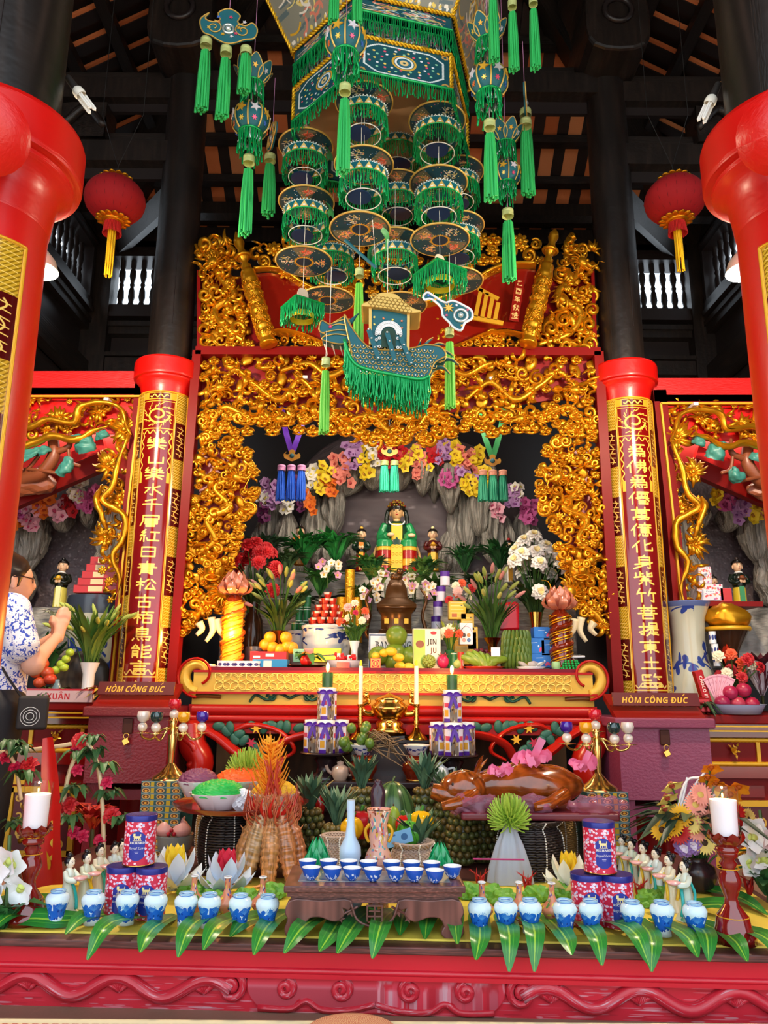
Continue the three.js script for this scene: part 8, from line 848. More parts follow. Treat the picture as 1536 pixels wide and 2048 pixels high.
// dark table with brass urn, jars and candlesticks
const blackLac=M('black_lacquer_wood','#2a1d20',0.22);
const jarTex=printed('candy_jar',512,256,(g,w,h)=>{const R=seeded(61);g.fillStyle='#8a7a6a';g.fillRect(0,0,w,h);for(let i=0;i<700;i++){g.fillStyle=['#e8d8c0','#5a3a28','#c8a878','#3a4a6a','#d8d8e0','#a87848'][i % 6];g.beginPath();g.ellipse(R()*w,R()*h,8,5,R()*3,0,TAU);g.fill();}for(let k=0;k<4;k++){const x=k*128 + 30;g.fillStyle='#ece4f0';g.fillRect(x,60,62,130);g.fillStyle='#5a2c9a';g.fillRect(x,160,62,30);g.fillStyle='#e0506a';g.fillRect(x + 8,110,46,14);g.fillStyle='#f0b040';g.fillRect(x + 10,132,40,22);}},0.12);
function candyJar(p,h,r,lab,grp){const t=thing('sweet_jar',lab,'jar',p,p.x*9,grp);part('jar',lathe([[0.001,0],[r,0],[r,h*0.82],[r*0.9,h*0.88]],22),jarTex,t);part('lid',lathe([[r*0.92,h*0.87],[r*0.95,h*0.98],[0.001,h]],22),MAT.white,t);part('ribbon',[xf(torus(r*0.97,0.006,22,6),[0,h*0.84,0],[PI / 2,0,0]),...[-1,1].map((s)=>blade([[0,h*0.84,r],[s*r*0.4,h*0.86,r*1.15],[s*r*0.75,h*0.82,r*1.05]],r*0.24,5,0.3)),...[-1,1].map((s)=>blade([[0,h*0.82,r*1.02],[s*r*0.22,h*0.6,r*1.06],[s*r*0.4,h*0.42,r*1.05]],()=>r*0.16,5,0.2))],M('violet_ribbon','#5a22a0',0.4),t).rotation.y=-p.x*9;}
{
const z=3.95,a=at(622,1563,z),b=at(932,1566,z),y=a.y,w=b.x - a.x,cx=(a.x + b.x)/ 2,t=thing('offering_table','black lacquer stepped offering table carrying the brass urn','table',[cx,0,-z]);part('top',rbox(w,0.03,0.42,0.006,0,y - 0.015,-0.2),blackLac,t);part('frieze',[box(w - 0.08,0.09,0.34,0,y - 0.075,-0.2),box(w - 0.04,0.02,0.38,0,y - 0.13,-0.2)],blackLac,t);for(const s of[-1,1])part('leg',box(0.06,y - 0.12,0.3,s*(w / 2 - 0.06),(y - 0.12)/ 2,-0.2),blackLac,t);part('red_bracket',[-1,1].map((s)=>tube([[s*(w / 2 - 0.03),y - 0.05,0.0],[s*(w / 2 - 0.05),y - 0.12,0.02],[s*(w / 2 - 0.02),y - 0.2,0]],0.022,7,10)),MAT.lacquer,t);part('lower_rail',box(w - 0.1,0.05,0.3,0,y - 0.26,-0.2),blackLac,t);
const S=(px,zz=z + 0.2)=>V(at(px,1560,zz).x,y,-zz),up=(px,py,zz=z + 0.2)=>at(px,py,zz).y - y;
const st=thing('step_stand','black carved step stand under the brass urn','stand',S(778,4.3)),sh=at(778,1478,4.25).y - y;part('step',[rbox(0.5,0.02,0.2,0.004,0,sh - 0.01,0),box(0.4,sh - 0.02,0.16,0,(sh - 0.02)/ 2,0)],blackLac,st);part('block',[box(0.16,0.02,0.14,0,sh + 0.01,0.03)],blackLac,st);
const uz=4.25,ub=y + sh + 0.02,H=at(778,1385,uz).y - ub,u=thing('brass_urn','polished brass incense urn with dragon handles on a stand','urn',[S(778,uz).x,ub,-uz]);part('body',lathe([[0.001,0],[0.09,0],[0.088,H*0.14],[0.07,H*0.18],[0.075,H*0.28],[0.05,H*0.34],[0.075,H*0.42],[0.1,H*0.6],[0.1,H*0.68],[0.07,H*0.78],[0.08,H*0.82],[0.06,H*0.88],[0.02,H*0.95],[0.001,H]],28),MAT.brass,u);for(const s of[-1,1])part('dragon_handle',[tube([[s*0.08,H*0.5,0],[s*0.13,H*0.52,0],[s*0.15,H*0.68,0],[s*0.11,H*0.78,0],[s*0.13,H*0.92,0]],(q)=>0.016*(1.1 - 0.5*q),8,16),xf(ball(0.02,8,6),[s*0.125,H*0.93,0.01])],MAT.brass,u);part('foot',[0,1,2].map((i)=>xf(ball(0.022,8,6),[0.06*Math.sin(i*2.1),H*0.24,0.06*Math.cos(i*2.1)])),MAT.brass,u);
for(const[px,lab]of[[720,'tall white candle on a brass stick beside the areca nuts'],[833,'tall white candle on a brass stick above the patterned bowl']]){const cz=4.22,bb=y + sh,ch=at(px,1408,cz).y - bb,ft=at(px,1332,cz).y - bb,c=thing('candlestick',lab,'candlestick',[at(px,1480,cz).x,bb,-cz]),pr=[[0.06,0],[0.055,0.012],[0.025,0.04],[0.016,0.06]];for(let i=0;i<7;i++)pr.push([0.011,0.065 + i*(ch - 0.07)/ 7],[0.017,0.08 + i*(ch - 0.07)/ 7]);part('stick',lathe([...pr,[0.02,ch],[0.001,ch]],18),MAT.brass,c);part('drip_pan',lathe([[0.012,ch*0.4],[0.055,ch*0.43],[0.056,ch*0.44],[0.012,ch*0.42]],22),MAT.brass,c);part('candle',cyl(0.011,0.012,ft - ch,12).translate(0,(ft + ch)/ 2,0),M('pale_wax','#ecd8cc',0.5),c);part('candle_tip',xf(ball(0.009,8,8),[0,ft + 0.014,0],[0,0,0],[0.8,2,0.8]),M('yellow_tip','#f4d020',0.4),c);}
for(const[sx,px,n]of[[653,651,'by the areca nuts'],[905,906,'by the patterned bowl']]){const sz=4.1,p=S(px,sz),th=at(px,px<800?1503:1508,sz).y - y,s=thing('round_pedestal','turned black pedestal under the sweet jars ' + n,'pedestal',p);part('pedestal',lathe([[0.08,0],[0.075,0.02],[0.05,0.03],[0.045,th*0.5],[0.06,th*0.7],[0.05,th*0.8],[0.13,th - 0.012],[0.13,th],[0.001,th]],24),blackLac,s);const jh=0.16;for(const[dx,dz,l]of[[-0.068,-0.01,'outer'],[0.0,0.06,'front'],[0.068,-0.01,'inner']])candyJar(V(p.x + dx,y + th,p.z + dz),jh,0.05,'ribboned sweet jar, ' + l + ' one under the candle ' + n);candyJar(V(p.x,y + th + jh,p.z + 0.012),0.16,0.05,'ribboned sweet jar directly under the green glass candle ' + n);const c=thing('glass_candle','burning candle in green glass on the sweet jars ' + n,'candle',[p.x,y + th + 2*jh,p.z + 0.012]);part('glass_cup',cyl(0.03,0.028,0.075,20,true).translate(0,0.038,0),M('green_votive','#6a9a6a',0.05,0,{transmission:0.7,ior:1.45,thickness:0}),c);part('wax',cyl(0.026,0.026,0.05,18).translate(0,0.026,0),M('green_wax','#7aa070',0.5),c);part('flame',xf(ball(0.012,10,10),[0,0.1,0],[0,0,0],[0.8,2,0.8]),mats.flame_glow,c);const l=new THREE.PointLight('#ffc070',0.5,0,2);l.position.set(0,0.13,0.02);l.castShadow=true;l.shadow.radius=0.3;c.add(l);}
for(const[px,lab]of[[725,'red lacquer gilt rimmed pot under the areca nuts'],[833,'red lacquer gilt rimmed pot under the patterned bowl']]){const p=S(px,4.02),q=thing('lacquer_pot',lab,'pot',p);part('body',lathe([[0.05,0],[0.055,0.02],[0.072,0.05],[0.07,0.08],[0.04,0.1],[0.055,0.12],[0.001,0.12]],26),M('amber_lacquer','#7a2208',0.12,0.2,{clearcoat:0.8}),q);part('gilt_rim',[0.004,0.1].map((yy)=>torus(yy<0.05?0.052:0.043,0.005,26,6).rotateX(PI / 2).translate(0,yy,0)),MAT.brass,q);const bo=thing('porcelain_bowl',px<800?'white bowl under the areca nut branch':'white bowl with dark blue painting on the red pot','bowl',[p.x,y + 0.121,p.z]);part('bowl',lathe([[0.001,0],[0.035,0],[0.065,0.045],[0.068,0.05],[0.001,0.03]],26),porScene,bo);}
{const p=S(722,4.0),q=thing('areca_bunch','branch of green areca nuts with dry twigs in the bowl','areca nuts',[p.x,y + 0.17,p.z]);const g=tint(xf(ball(0.024,10,8),[0,0,0],[0,0,0],[1,1.1,1]),'#5a7a2c');_s=19;for(let i=0;i<13;i++){const o=part('areca_nut',g,FRUIT,q);o.position.set(rr(-0.09,0.06),rr(-0.02,0.09),rr(-0.03,0.05));}part('twigs',Array.from({length:26},()=>tint(tube([[0.02,0,0],[rr(0.03,0.14),rr(-0.02,0.08),rr(0,0.06)],[rr(0.1,0.24),rr(-0.1,0.04),rr(0,0.08)]],0.003,4,6),'#7a6040')),FRUIT,q).userData.kind='stuff';}
for(const[px,c,lab]of[[680,'#c8a890','cracked brown teapot beside the areca nuts'],[880,'#dfe4e0','pale celadon teapot beside the patterned bowl']]){const q=thing('teapot',lab,'teapot',S(px,4.02)),m=M('teapot_' + px,c,0.2);part('body',lathe([[0.03,0],[0.045,0.03],[0.04,0.06],[0.015,0.075],[0.018,0.085],[0.001,0.092]],20),m,q);part('spout',tube([[-0.04,0.03,0],[-0.06,0.045,0],[-0.07,0.07,0]],0.009,7,8),m,q);part('handle',tube([[0.04,0.055,0],[0.07,0.06,0],[0.065,0.03,0],[0.042,0.022,0]],0.006,6,10),m,q);}
}
// coin block towers and candelabra
const coinF=printed('coin_block',256,64,(g)=>{g.fillStyle='#2c5a60';g.fillRect(0,0,256,64);g.fillStyle='#8ab0b8';g.fillRect(0,0,256,5);g.fillRect(0,59,256,5);g.fillStyle='#c8a828';g.fillRect(60,6,22,52);g.fillRect(160,6,26,52);for(const x of[30,122,222]){g.fillStyle='#d8b070';g.beginPath();g.arc(x,32,26,0,TAU);g.fill();g.fillStyle='#6a3a18';g.beginPath();g.arc(x,32,19,0,TAU);g.fill();g.fillStyle='#e8a838';g.beginPath();g.ellipse(x,34,9,12,0,0,TAU);g.fill();}});
for(const[x,base,top,s,nm]of[[328,1708,1558,-1,'rose garland'],[1210,1725,1580,1,'roasted pig']]){
const p=onT(x,base).setY(T1 + 0.006),n=12,z=-p.z,hT=at(x,top,z).y - p.y,h=hT / n,k=mpp(p),w=84*k;for(let i=0;i<n;i++)carton('flat teal block printed with gold coins, stacked beside the ' + nm,V(p.x,p.y + i*h,p.z),w,h*0.97,w*0.9,coinF,M('teal_wrap','#2c5a60',0.25,0.2),s*0.08 + 0.02*Math.sin(i*5),'coin blocks beside the ' + nm);
const c=thing('candelabrum','five cup gilt candelabrum with coloured crystal cups on the coin blocks beside the ' + nm,'candelabrum',[at(x<800?340:1198,top,z).x,p.y + hT,p.z]),gm=M('pale_gilt','#e8c878',0.16,0.95),HH=at(x,top - 158,z).y - p.y - hT;part('base',lathe([[0.08,0],[0.078,0.012],[0.05,0.03],[0.03,0.05],[0.014,0.07]],26),gm,c);part('stem',lathe([[0.014,0.06],[0.016,0.12],[0.022,HH*0.55],[0.012,HH*0.58],[0.018,HH*0.62],[0.012,HH*0.66],[0.02,HH*0.72],[0.008,HH*0.8]],16),gm,c);
const cc=['#d01c30','#e8e0d8','#16383a','#f0a818','#3a1c9a'];const cup=(px,py,pz,ci)=>{part('crystal_cup',lathe([[0.014,0],[0.026,0.01],[0.03,0.028],[0.026,0.046],[0.022,0.046],[0.001,0.012]],8).translate(px,py,pz),M('crystal_' + ci,cc[ci],0.06,0.1,{clearcoat:1}),c);part('crystal_ball',xf(ball(0.022,10,8),[px,py - 0.022,pz]),M('crystal_white','#eee4d8',0.1,0.2),c);part('pan',lathe([[0.001,0],[0.04,0.004],[0.001,0.006]],18).translate(px,py - 0.052,pz),gm,c);};cup(0,HH*0.88,0,0);[[-0.135,0.02,1],[-0.06,0.07,2],[0.06,0.06,3],[0.13,0,4]].forEach(([dx,dz,ci])=>{if(s>0)dx=-dx;cup(dx,HH*0.72,dz,ci);part('arm',tube([[0,HH*0.66,0],[dx*0.35,HH*0.62,dz*0.4],[dx*0.7,HH*0.5,dz*0.7],[dx,HH*0.54,dz],[dx,HH*0.62,dz]],0.0055,6,18),gm,c);});
}
// wicker baskets, rice tray, pig tray
function wicker(p,h,r,lab,m){const t=thing('wicker_basket',lab,'basket',p),pr=[[r*0.85,0],[r*0.95,h*0.12],[r,h*0.5],[r*0.92,h*0.78],[r*0.8,h*0.86],[r,h*0.97],[r*1.05,h]];part('wall',lathe([[0.001,0.005],...pr.map(([a,b])=>[a*0.96,b])],30),m,t);const c=new THREE.CatmullRomCurve3(pr.map(([a,b])=>V(a,b,0)));part('woven_strands',Array.from({length:26},(_,i)=>{const q=c.getPointAt((i + 0.5)/ 26);return tube(Array.from({length:49},(_,k)=>{const an=k / 48*TAU,R=q.x + 0.0035*Math.cos(k*PI + i*PI);return[R*Math.sin(an),q.y,R*Math.cos(an)];}),0.0052,4);}),m,t).userData.kind='stuff';part('stitch_line',Array.from({length:7},(_,j)=>Array.from({length:26},(_,i)=>{const q=c.getPointAt((i + 0.5)/ 26),an=j / 7*TAU + 0.3;return xf(ball(0.0035,5,4),[(q.x + 0.009)*Math.sin(an),q.y,(q.x + 0.009)*Math.cos(an)]);})),M('stitch_white','#e8e4dc',0.6),t).userData.kind='stuff';return t;}
const wickDark=M('black_wicker','#2c2322',0.45),wickTan=M('tan_rattan','#a8844c',0.55);
{
const p=onT(458,1738).setY(T1 + 0.006),z=-p.z,h=at(458,1612,z).y - p.y;wicker(p,h,0.125,'black stitched wicker basket under the coloured rice tray',wickDark);wicker(onT(425,1715).setY(T1 + 0.006),h*0.9,0.07,'slim tan rattan basket behind the black one by the coin blocks',wickTan);
const tr=thing('red_tray','round dark red tray carrying three heaped rice dishes','tray',[at(483,1600,z).x,p.y + h,p.z]);part('tray',lathe([[0.001,0.004],[0.25,0.004],[0.275,0.02],[0.28,0.02],[0.26,0]],36),MAT.lacquer,tr);
for(const[px,dz,c,w,lab]of[[437,0.1,'#18b048',0.115,'white scalloped dish heaped with green rice'],[549,0.09,'#d8a818',0.1,'white scalloped dish heaped with yellow rice'],[395,-0.03,'#7a3a5c',0.09,'white scalloped dish heaped with purple rice'],[485,-0.1,'#e85a18',0.13,'dish heaped with orange rice under the green chrysanthemum']]){const q=thing('rice_dish',lab,'dish',[at(px,1598,z - dz).x,p.y + h + 0.006 +(dz<0?0.03:0),p.z + dz]);const g=lathe([[0.001,0],[w*0.6,0],[w,0.06],[w*0.98,0.062],[w*0.9,0.05]],36),pp=g.attributes.position;for(let i=0;i<pp.count;i++){const an=Math.atan2(pp.getX(i),pp.getZ(i)),f=1 + 0.05*Math.cos(an*8)*pp.getY(i)/ 0.06;pp.setX(i,pp.getX(i)*f);pp.setZ(i,pp.getZ(i)*f);}g.computeVertexNormals();part('dish',g,MAT.white,q);const hg=bump(new THREE.SphereGeometry(1,80,40,0,TAU,0,PI / 2).scale(w*0.93,0.058,w*0.93).translate(0,0.05,0),0.012,110);part('rice_heap',tint(hg,c),vc('sticky_rice',0.5),q).userData.kind='stuff';}
const m1=thing('green_chrysanthemum','large green spider chrysanthemum lying on the rice tray','flower',[at(485,1545,z).x,p.y + h + 0.13,p.z - 0.12]);part('bloom',mumGreen,PETAL,m1).scale.setScalar(0.95);part('stem',tint(tube([[0,-0.05,0],[0,0,0]],0.008,6),'#5a7a3a'),LEAF,m1);const wr=thing('paper_rose','white paper rose between the green and yellow rice','paper flower',[at(494,1580,z).x,p.y + h + 0.05,p.z + 0.13]);part('bloom',roseWhite,PETAL,wr).rotation.x=0.9;part('leaf_wrap',tint(blade([[0,-0.05,0],[0,-0.02,0.02],[0,0.01,0.03]],0.03,5),'#d8dce4'),PETAL,wr);
const lc=onT(540,1762).setY(T1 + 0.008),lob=(ang,lean,col,i)=>{const t=thing('lobster',i<3?'orange speckled lobster standing at the front of the sheaf':'orange speckled lobster standing in the sheaf','lobster',[lc.x + 0.135*Math.sin(ang),T1 + 0.01,lc.z + 0.1*Math.cos(ang)],ang,'lobsters in the sheaf');const L=0.3,bd=[],px=-lean;part('shell',tint(bump(tube(Array.from({length:14},(_,k)=>[0,k / 13*L,px*(k / 13)*L]),(q)=>0.03*(0.7 + 0.5*Math.sin(PI*q))*(q<0.6?1 + 0.14*Math.abs(Math.sin(q*42)):1 + 0.05*Math.sin(q*200))*(q>0.85?1.6 - q*0.7:1),14,60),0.012,90),col),M('lobster_shell','#ffffff',0.3,0,{vertexColors:true,map:rockTex,clearcoat:0.4}),t);part('spines',Array.from({length:22},(_,k)=>{const y=0.17 + 0.006*k,an=k*2.4;return tint(tube([[0.03*Math.sin(an),y,px*y + 0.03*Math.cos(an)],[0.05*Math.sin(an),y + 0.025,px*y + 0.05*Math.cos(an)]],(q)=>0.005*(1.05 - q),4),'#d89060');}),FRUIT,t);part('tail_fan',tint(join([-2,-1,0,1,2].map((s)=>blade([[0,0.01,0.01],[s*0.015,0,0.03],[s*0.026,0.004,0.05]],0.013,4,0.2,V(0,1,0)))),col),FRUIT,t);part('legs',tint(join(Array.from({length:10},(_,k)=>{const s=k % 2?1:-1,y=0.19 + Math.floor(k / 2)*0.016;return tube([[s*0.02,y,px*y],[s*0.06,y + 0.03,px*y + 0.03],[s*0.05,y + 0.09,px*y + 0.04]],(q)=>0.005*(1.1 - q),5,8);})),'#b8583a'),FRUIT,t);part('antennae',tint(join([-1,1].map((s)=>tube([[s*0.012,L,px*L],[s*0.02,L + 0.09,px*(L + 0.09)],[s*0.04,L + 0.14,px*(L + 0.1)]],(q)=>0.006*(1.1 - 0.8*q),5,10))),'#c0402c'),FRUIT,t);};
const lcol=['#ffb878','#f0a068','#ffcc90','#f09868','#ffb878','#f8b078','#f8a070'];[0.05,0.75,-0.7,1.5,-1.4,2.6,-2.4].forEach((a,i)=>lob(a,0.36,lcol[i],i));const ch=thing('chilli_bundle','crown of red chillies tied around the lobster sheaf','chillies',[lc.x,T1 + 0.24,lc.z]);for(let i=0;i<14;i++){const an=i / 14*TAU;part('chilli',tint(tube([[0.05*Math.sin(an),0,0.05*Math.cos(an)],[0.08*Math.sin(an),0.03,0.08*Math.cos(an)],[0.1*Math.sin(an + 0.2),0.08,0.1*Math.cos(an + 0.2)]],(q)=>0.01*(1.05 - q),6,8),'#c01818'),FRUIT,ch);}const pl=at(537,1600,-lc.z),ph=at(537,1460,-lc.z).y - pl.y,pm=thing('orange_plume','tall orange feathery plume rising from the lobster sheaf','plume',[pl.x,pl.y - 0.05,lc.z - 0.02]);part('stem',tint(tube([[0,-0.25,0],[0,ph*0.5,0]],0.008,6),'#b87a30'),LEAF,pm);part('fronds',Array.from({length:60},(_,i)=>{const q=i / 60,an=i*2.4,L=0.11*(1 - 0.4*q);return tint(tube([[0,q*ph*0.85 + 0.04,0],[L*0.5*Math.sin(an),q*ph*0.85 + L*0.8,L*0.3*Math.cos(an)],[L*0.75*Math.sin(an),q*ph*0.85 + L*1.3,L*0.5*Math.cos(an)]],(u)=>0.007*(1.1 - u),4,5),'#f0981c');}),PETAL,pm).userData.kind='stuff';
}
{
const p=onT(1062,1755).setY(T1 + 0.006),z=-p.z,h=at(1062,1635,z).y - p.y;wicker(p,h,0.125,'black stitched wicker basket under the roasted pig tray',wickDark);wicker(onT(1112,1722).setY(T1 + 0.006),h*0.95,0.085,'tan rattan basket with dark dots beside the pig tray',wickTan);
const pz=z + 0.12,tr=thing('pig_tray','long maroon tray carrying the roasted pig','tray',[at(1062,1630,pz).x,p.y + h,-pz + 0.06]);part('tray',rbox(0.62,0.03,0.3,0.01,0,0.015,0),M('tray_maroon','#6a2430',0.3),tr);
const y=p.y + h + 0.03,g=thing('roasted_pig','glossy roasted suckling pig with pink ribbons lying on the tray','roast pig',[at(1040,1600,pz).x,y,-pz + 0.05]),sk=M('crackling','#b85a1c',0.16,0,{clearcoat:0.7,map:rockTex});const body=new THREE.SphereGeometry(1,40,28).scale(0.24,0.085,0.1).translate(0.02,0.085,0);const hd=new THREE.SphereGeometry(1,28,20).scale(0.1,0.07,0.075).translate(-0.24,0.075,0.03);part('body',[bump(body,0.02,9),bump(hd,0.01,14),xf(cyl(0.03,0.045,0.09,16),[-0.33,0.055,0.045],[0,0,PI / 2 - 0.25])],sk,g);for(const s of[-1,1]){part('ear',blade([[-0.2,0.12,s*0.04 + 0.03],[-0.18,0.17,s*0.06 + 0.03],[-0.15,0.2,s*0.07 + 0.03]],0.03,6,0.4,V(1,0,0.3)),sk,g);part('trotter',tube([[-0.1 + s*0.18 + 0.08,0.06,0.08],[-0.1 + s*0.18,0.03,0.13],[-0.16 + s*0.18,0.02,0.14]],(q)=>0.03*(1.1 - 0.5*q),8,8),sk,g);}part('eye',xf(ball(0.008,8,6),[-0.29,0.095,0.085]),blackLac,g);
const pk=M('pink_ribbon','#f07aa8',0.3,0,{transmission:0.25,thickness:0}),film=M('pink_film','#e8a0c0',0.1,0,{transmission:0.8,thickness:0,ior:1.3});_s=27;for(const[x,yy,zz,s,lab]of[[-0.1,0.13,0.08,0.8,'pink curled ribbon bow at the pig head'],[0.04,0.17,0.06,1.3,'tall pink ribbon flame on the pig back'],[0.24,0.15,0.06,1.0,'pink ribbon rosette at the pig tail']]){const t=thing('ribbon_bow',lab,'bow',[g.position.x + x,y + yy,g.position.z + zz]);for(let i=0;i<12;i++){const an=i*2.4,L=0.05*s*rr(0.8,1.3);part('ribbon_loop',blade([[0,0,0],[L*0.8*Math.sin(an),L*rr(0.4,1.0),L*0.6*Math.cos(an)],[L*1.1*Math.sin(an + 0.4),L*rr(0,0.5)+(i===0?L*1.2:0),L*0.7*Math.cos(an + 0.4)]],()=>0.012*s,6,0.1),pk,t);}}const cf=thing('cellophane_wrap','crumpled pink cellophane gathered round the pig','wrapping',[g.position.x,y,g.position.z]);for(const[x,w]of[[0.27,0.1],[-0.02,0.12],[-0.2,0.09]])part('film',bump(new THREE.SphereGeometry(1,26,18,0,PI).scale(w*1.2,0.04,0.035).translate(x,0.022,0.12),0.04,30),film,cf);
const cp=onT(1022,1770).setY(T1 + 0.01),cz=-cp.z,H=at(1022,1655,cz).y - cp.y,w=thing('paper_wrapped_bouquet','green spider chrysanthemum standing in a pale translucent paper cone','bouquet',cp);const cg=lathe([[0.085,0],[0.075,H*0.3],[0.05,H*0.7],[0.022,H],[0.03,H*1.08]],40),q=cg.attributes.position;for(let i=0;i<q.count;i++){const an=Math.atan2(q.getX(i),q.getZ(i)),f=1 + 0.09*Math.sin(an*7);q.setX(i,q.getX(i)*f);q.setZ(i,q.getZ(i)*f*0.7);}cg.computeVertexNormals();part('paper_cone',cg,M('tissue_paper','#c4cee0',0.5,0,{transmission:0.35,thickness:0}),w);const bl=part('bloom',mumGreen,PETAL,w);bl.position.y=H + 0.04;bl.scale.setScalar(0.85);part('stems',tint(tube([[0,0.02,0],[0,H,0]],0.012,7),'#6a7a48'),LEAF,w);
}
// fruit heap in the centre
{
const zc=3.25,F=(px,py,z=zc)=>at(px,py,z);const base=(px,z=zc)=>V(at(px,1700,z).x,T1 + 0.006,-z);
const pine=(px,z,h,lab)=>{const b=base(px,z),t=thing('pineapple',lab,'pineapple',b);const bd=[];for(let k=0;k<8;k++)for(let i=0;i<10;i++){const q=(k + 0.5)/ 8,r=0.058*Math.sin(PI*(0.12 + 0.76*q))**0.6,an=(i +(k % 2)/ 2)/ 10*TAU;bd.push(tint(xf(ball(0.016,5,4),[r*Math.sin(an),0.01 + q*h,r*Math.cos(an)]),k % 2?'#6a5a2c':'#5a6030'));}part('eyes',bd,FRUIT,t).userData.kind='stuff';part('core',tint(lathe([[0.001,0],[0.04,0.005],[0.056,h*0.5],[0.036,h],[0.001,h]],16),'#4a4a24'),FRUIT,t);const o=part('crown',leafFan(34,0.2,0.014,'#5a7a5a','#3f5f48',0.8,0.25,Math.round(px)),LEAF,t);o.position.y=h*0.95;};
pine(618,3.5,0.2,'pineapple behind the green lotus candle by the lobsters');pine(672,3.3,0.17,'pineapple beside the gourd bottle');pine(722,3.6,0.28,'pineapple directly behind the gourd bottle top');pine(850,3.6,0.28,'tall pineapple next to the watermelon');pine(838,3.15,0.1,'small pineapple in the striped basket');pine(925,3.45,0.2,'dark pineapple under the pig tray corner');pine(965,3.5,0.2,'dark pineapple beside the paper cone');pine(895,3.55,0.22,'pineapple between watermelon and pig tray');
const mel=printed('melon_skin',256,128,(g)=>{for(let i=0;i<256;i++){g.fillStyle=(i % 26)<11 + 4*Math.sin(i)?'#2c4a28':'#4a6a3a';g.fillRect(i,0,1,128);}},0.25);const p=base(785,3.5),H=at(785,1565,3.5).y - T1,wt=thing('watermelon','big dark green watermelon standing upright','watermelon',p);part('rind',new THREE.SphereGeometry(1,30,22).scale(0.1,H / 2,0.1).translate(0,H / 2,0),mel,wt);part('stalk',tint(tube([[0,H,0],[0.01,H + 0.02,0]],0.005,5),'#5a6a3a'),FRUIT,wt);
const sq=(px,py,z,r,sc,c,nm,lab)=>{const q=at(px,py,z);fruit(nm,lab,[q.x,q.y,q.z],r,c,sc);};_s=3;const pep=(px,py,z,r,c,lab)=>{const q=at(px,py,z),t=thing('bell_pepper',lab,'pepper',q,px),g=new THREE.SphereGeometry(r,24,18),v=g.attributes.position;for(let i=0;i<v.count;i++){const an=Math.atan2(v.getX(i),v.getZ(i)),f=(1 + 0.12*Math.cos(an*4))*(1 - 0.12*v.getY(i)/ -r);v.setXYZ(i,v.getX(i)*f,v.getY(i)*1.1,v.getZ(i)*f);}g.computeVertexNormals();part('skin',tint(g,c),vc('pepper_skin',0.15),t);part('stalk',tint(tube([[0,r*1.0,0],[0.01,r*1.5,0]],0.008,6),'#3a7a2c'),LEAF,t);};
pep(842,1648,3.2,0.045,'#e8b010','yellow bell pepper over the striped basket');pep(818,1668,3.15,0.045,'#4a9a30','green bell pepper in the striped basket');pep(808,1650,3.25,0.035,'#c02018','red bell pepper behind the green one');pep(704,1658,3.25,0.042,'#e8a818','yellow bell pepper beside the gourd neck');pep(722,1650,3.3,0.05,'#a81820','dark red bell pepper beside the painted vase');sq(787,1650,3.3,0.04,[0.8,1.8,0.8],'#8aa830','striped_gourd','yellow green striped gourd beside the painted vase');
for(const[px,a]of[[748,0.06],[763,-0.06]]){const q=at(px,1625,3.2),t=thing('eggplant',px<755?'purple brown eggplant standing on the gourd bottle side':'purple brown eggplant standing on the watermelon side','eggplant',q);part('skin',tint(tube([[0,-0.05,0],[a*0.2,0.02,0],[a*0.1,0.08,0],[a*0.4,0.12,0]],(u)=>0.026*(1.05 - 0.7*u*u),12,14),'#3a2430'),vc('pepper_skin',0.15),t);part('calyx',tint(xf(ball(0.02,8,6),[0,-0.05,0]),'#4a5a2c'),FRUIT,t);}
for(const[px,z,w,top,lab]of[[825,3.08,0.075,1685,'striped cloth covered basket beside the green lotus candle'],[672,3.12,0.05,1672,'small round cane basket behind the gourd bottle']]){const q=base(px,z),h=at(px,top,z).y - T1;wicker(q,h,w,lab,M('pale_cane','#b09888',0.6));}const nt=printed('blue_note',128,64,(g)=>{g.fillStyle='#7ab0d8';g.fillRect(0,0,128,64);g.fillStyle='#3a6a9a';g.beginPath();g.arc(90,32,16,0,TAU);g.fill();g.fillRect(10,10,40,8);});const bn=at(798,1676,3.05);single('banknote',box(0.1,0.05,0.002,0,0,0,[0.1,0.1,0.25]),nt,'light blue banknote tucked before the green pepper','banknote',bn);
const bp=onT(347,1712).setY(T1 + 0.006),bw=thing('peach_bowl','glass bowl of pink peach buns with red berries','bowl',bp);part('bowl',lathe([[0.05,0],[0.075,0.03],[0.08,0.08],[0.082,0.085],[0.001,0.075]],24),M('pale_glass','#c8ccc4',0.08,0,{transmission:0.5,thickness:0}),bw);for(const[x,yy,zz]of[[-0.035,0.1,0.03],[0.035,0.1,0.03],[0,0.14,0]])part('peach_bun',tint(lathe([[0.001,-0.03],[0.04,-0.01],[0.042,0.012],[0.02,0.04],[0.001,0.055]],16).translate(x,yy,zz),'#e8a8a0'),FRUIT,bw);part('berries',[0,1,2].map((i)=>tint(xf(ball(0.009,8,6),[-0.01 + i*0.012,0.095 +(i % 2)*0.015,0.07]),'#b01028')),FRUIT,bw);
}
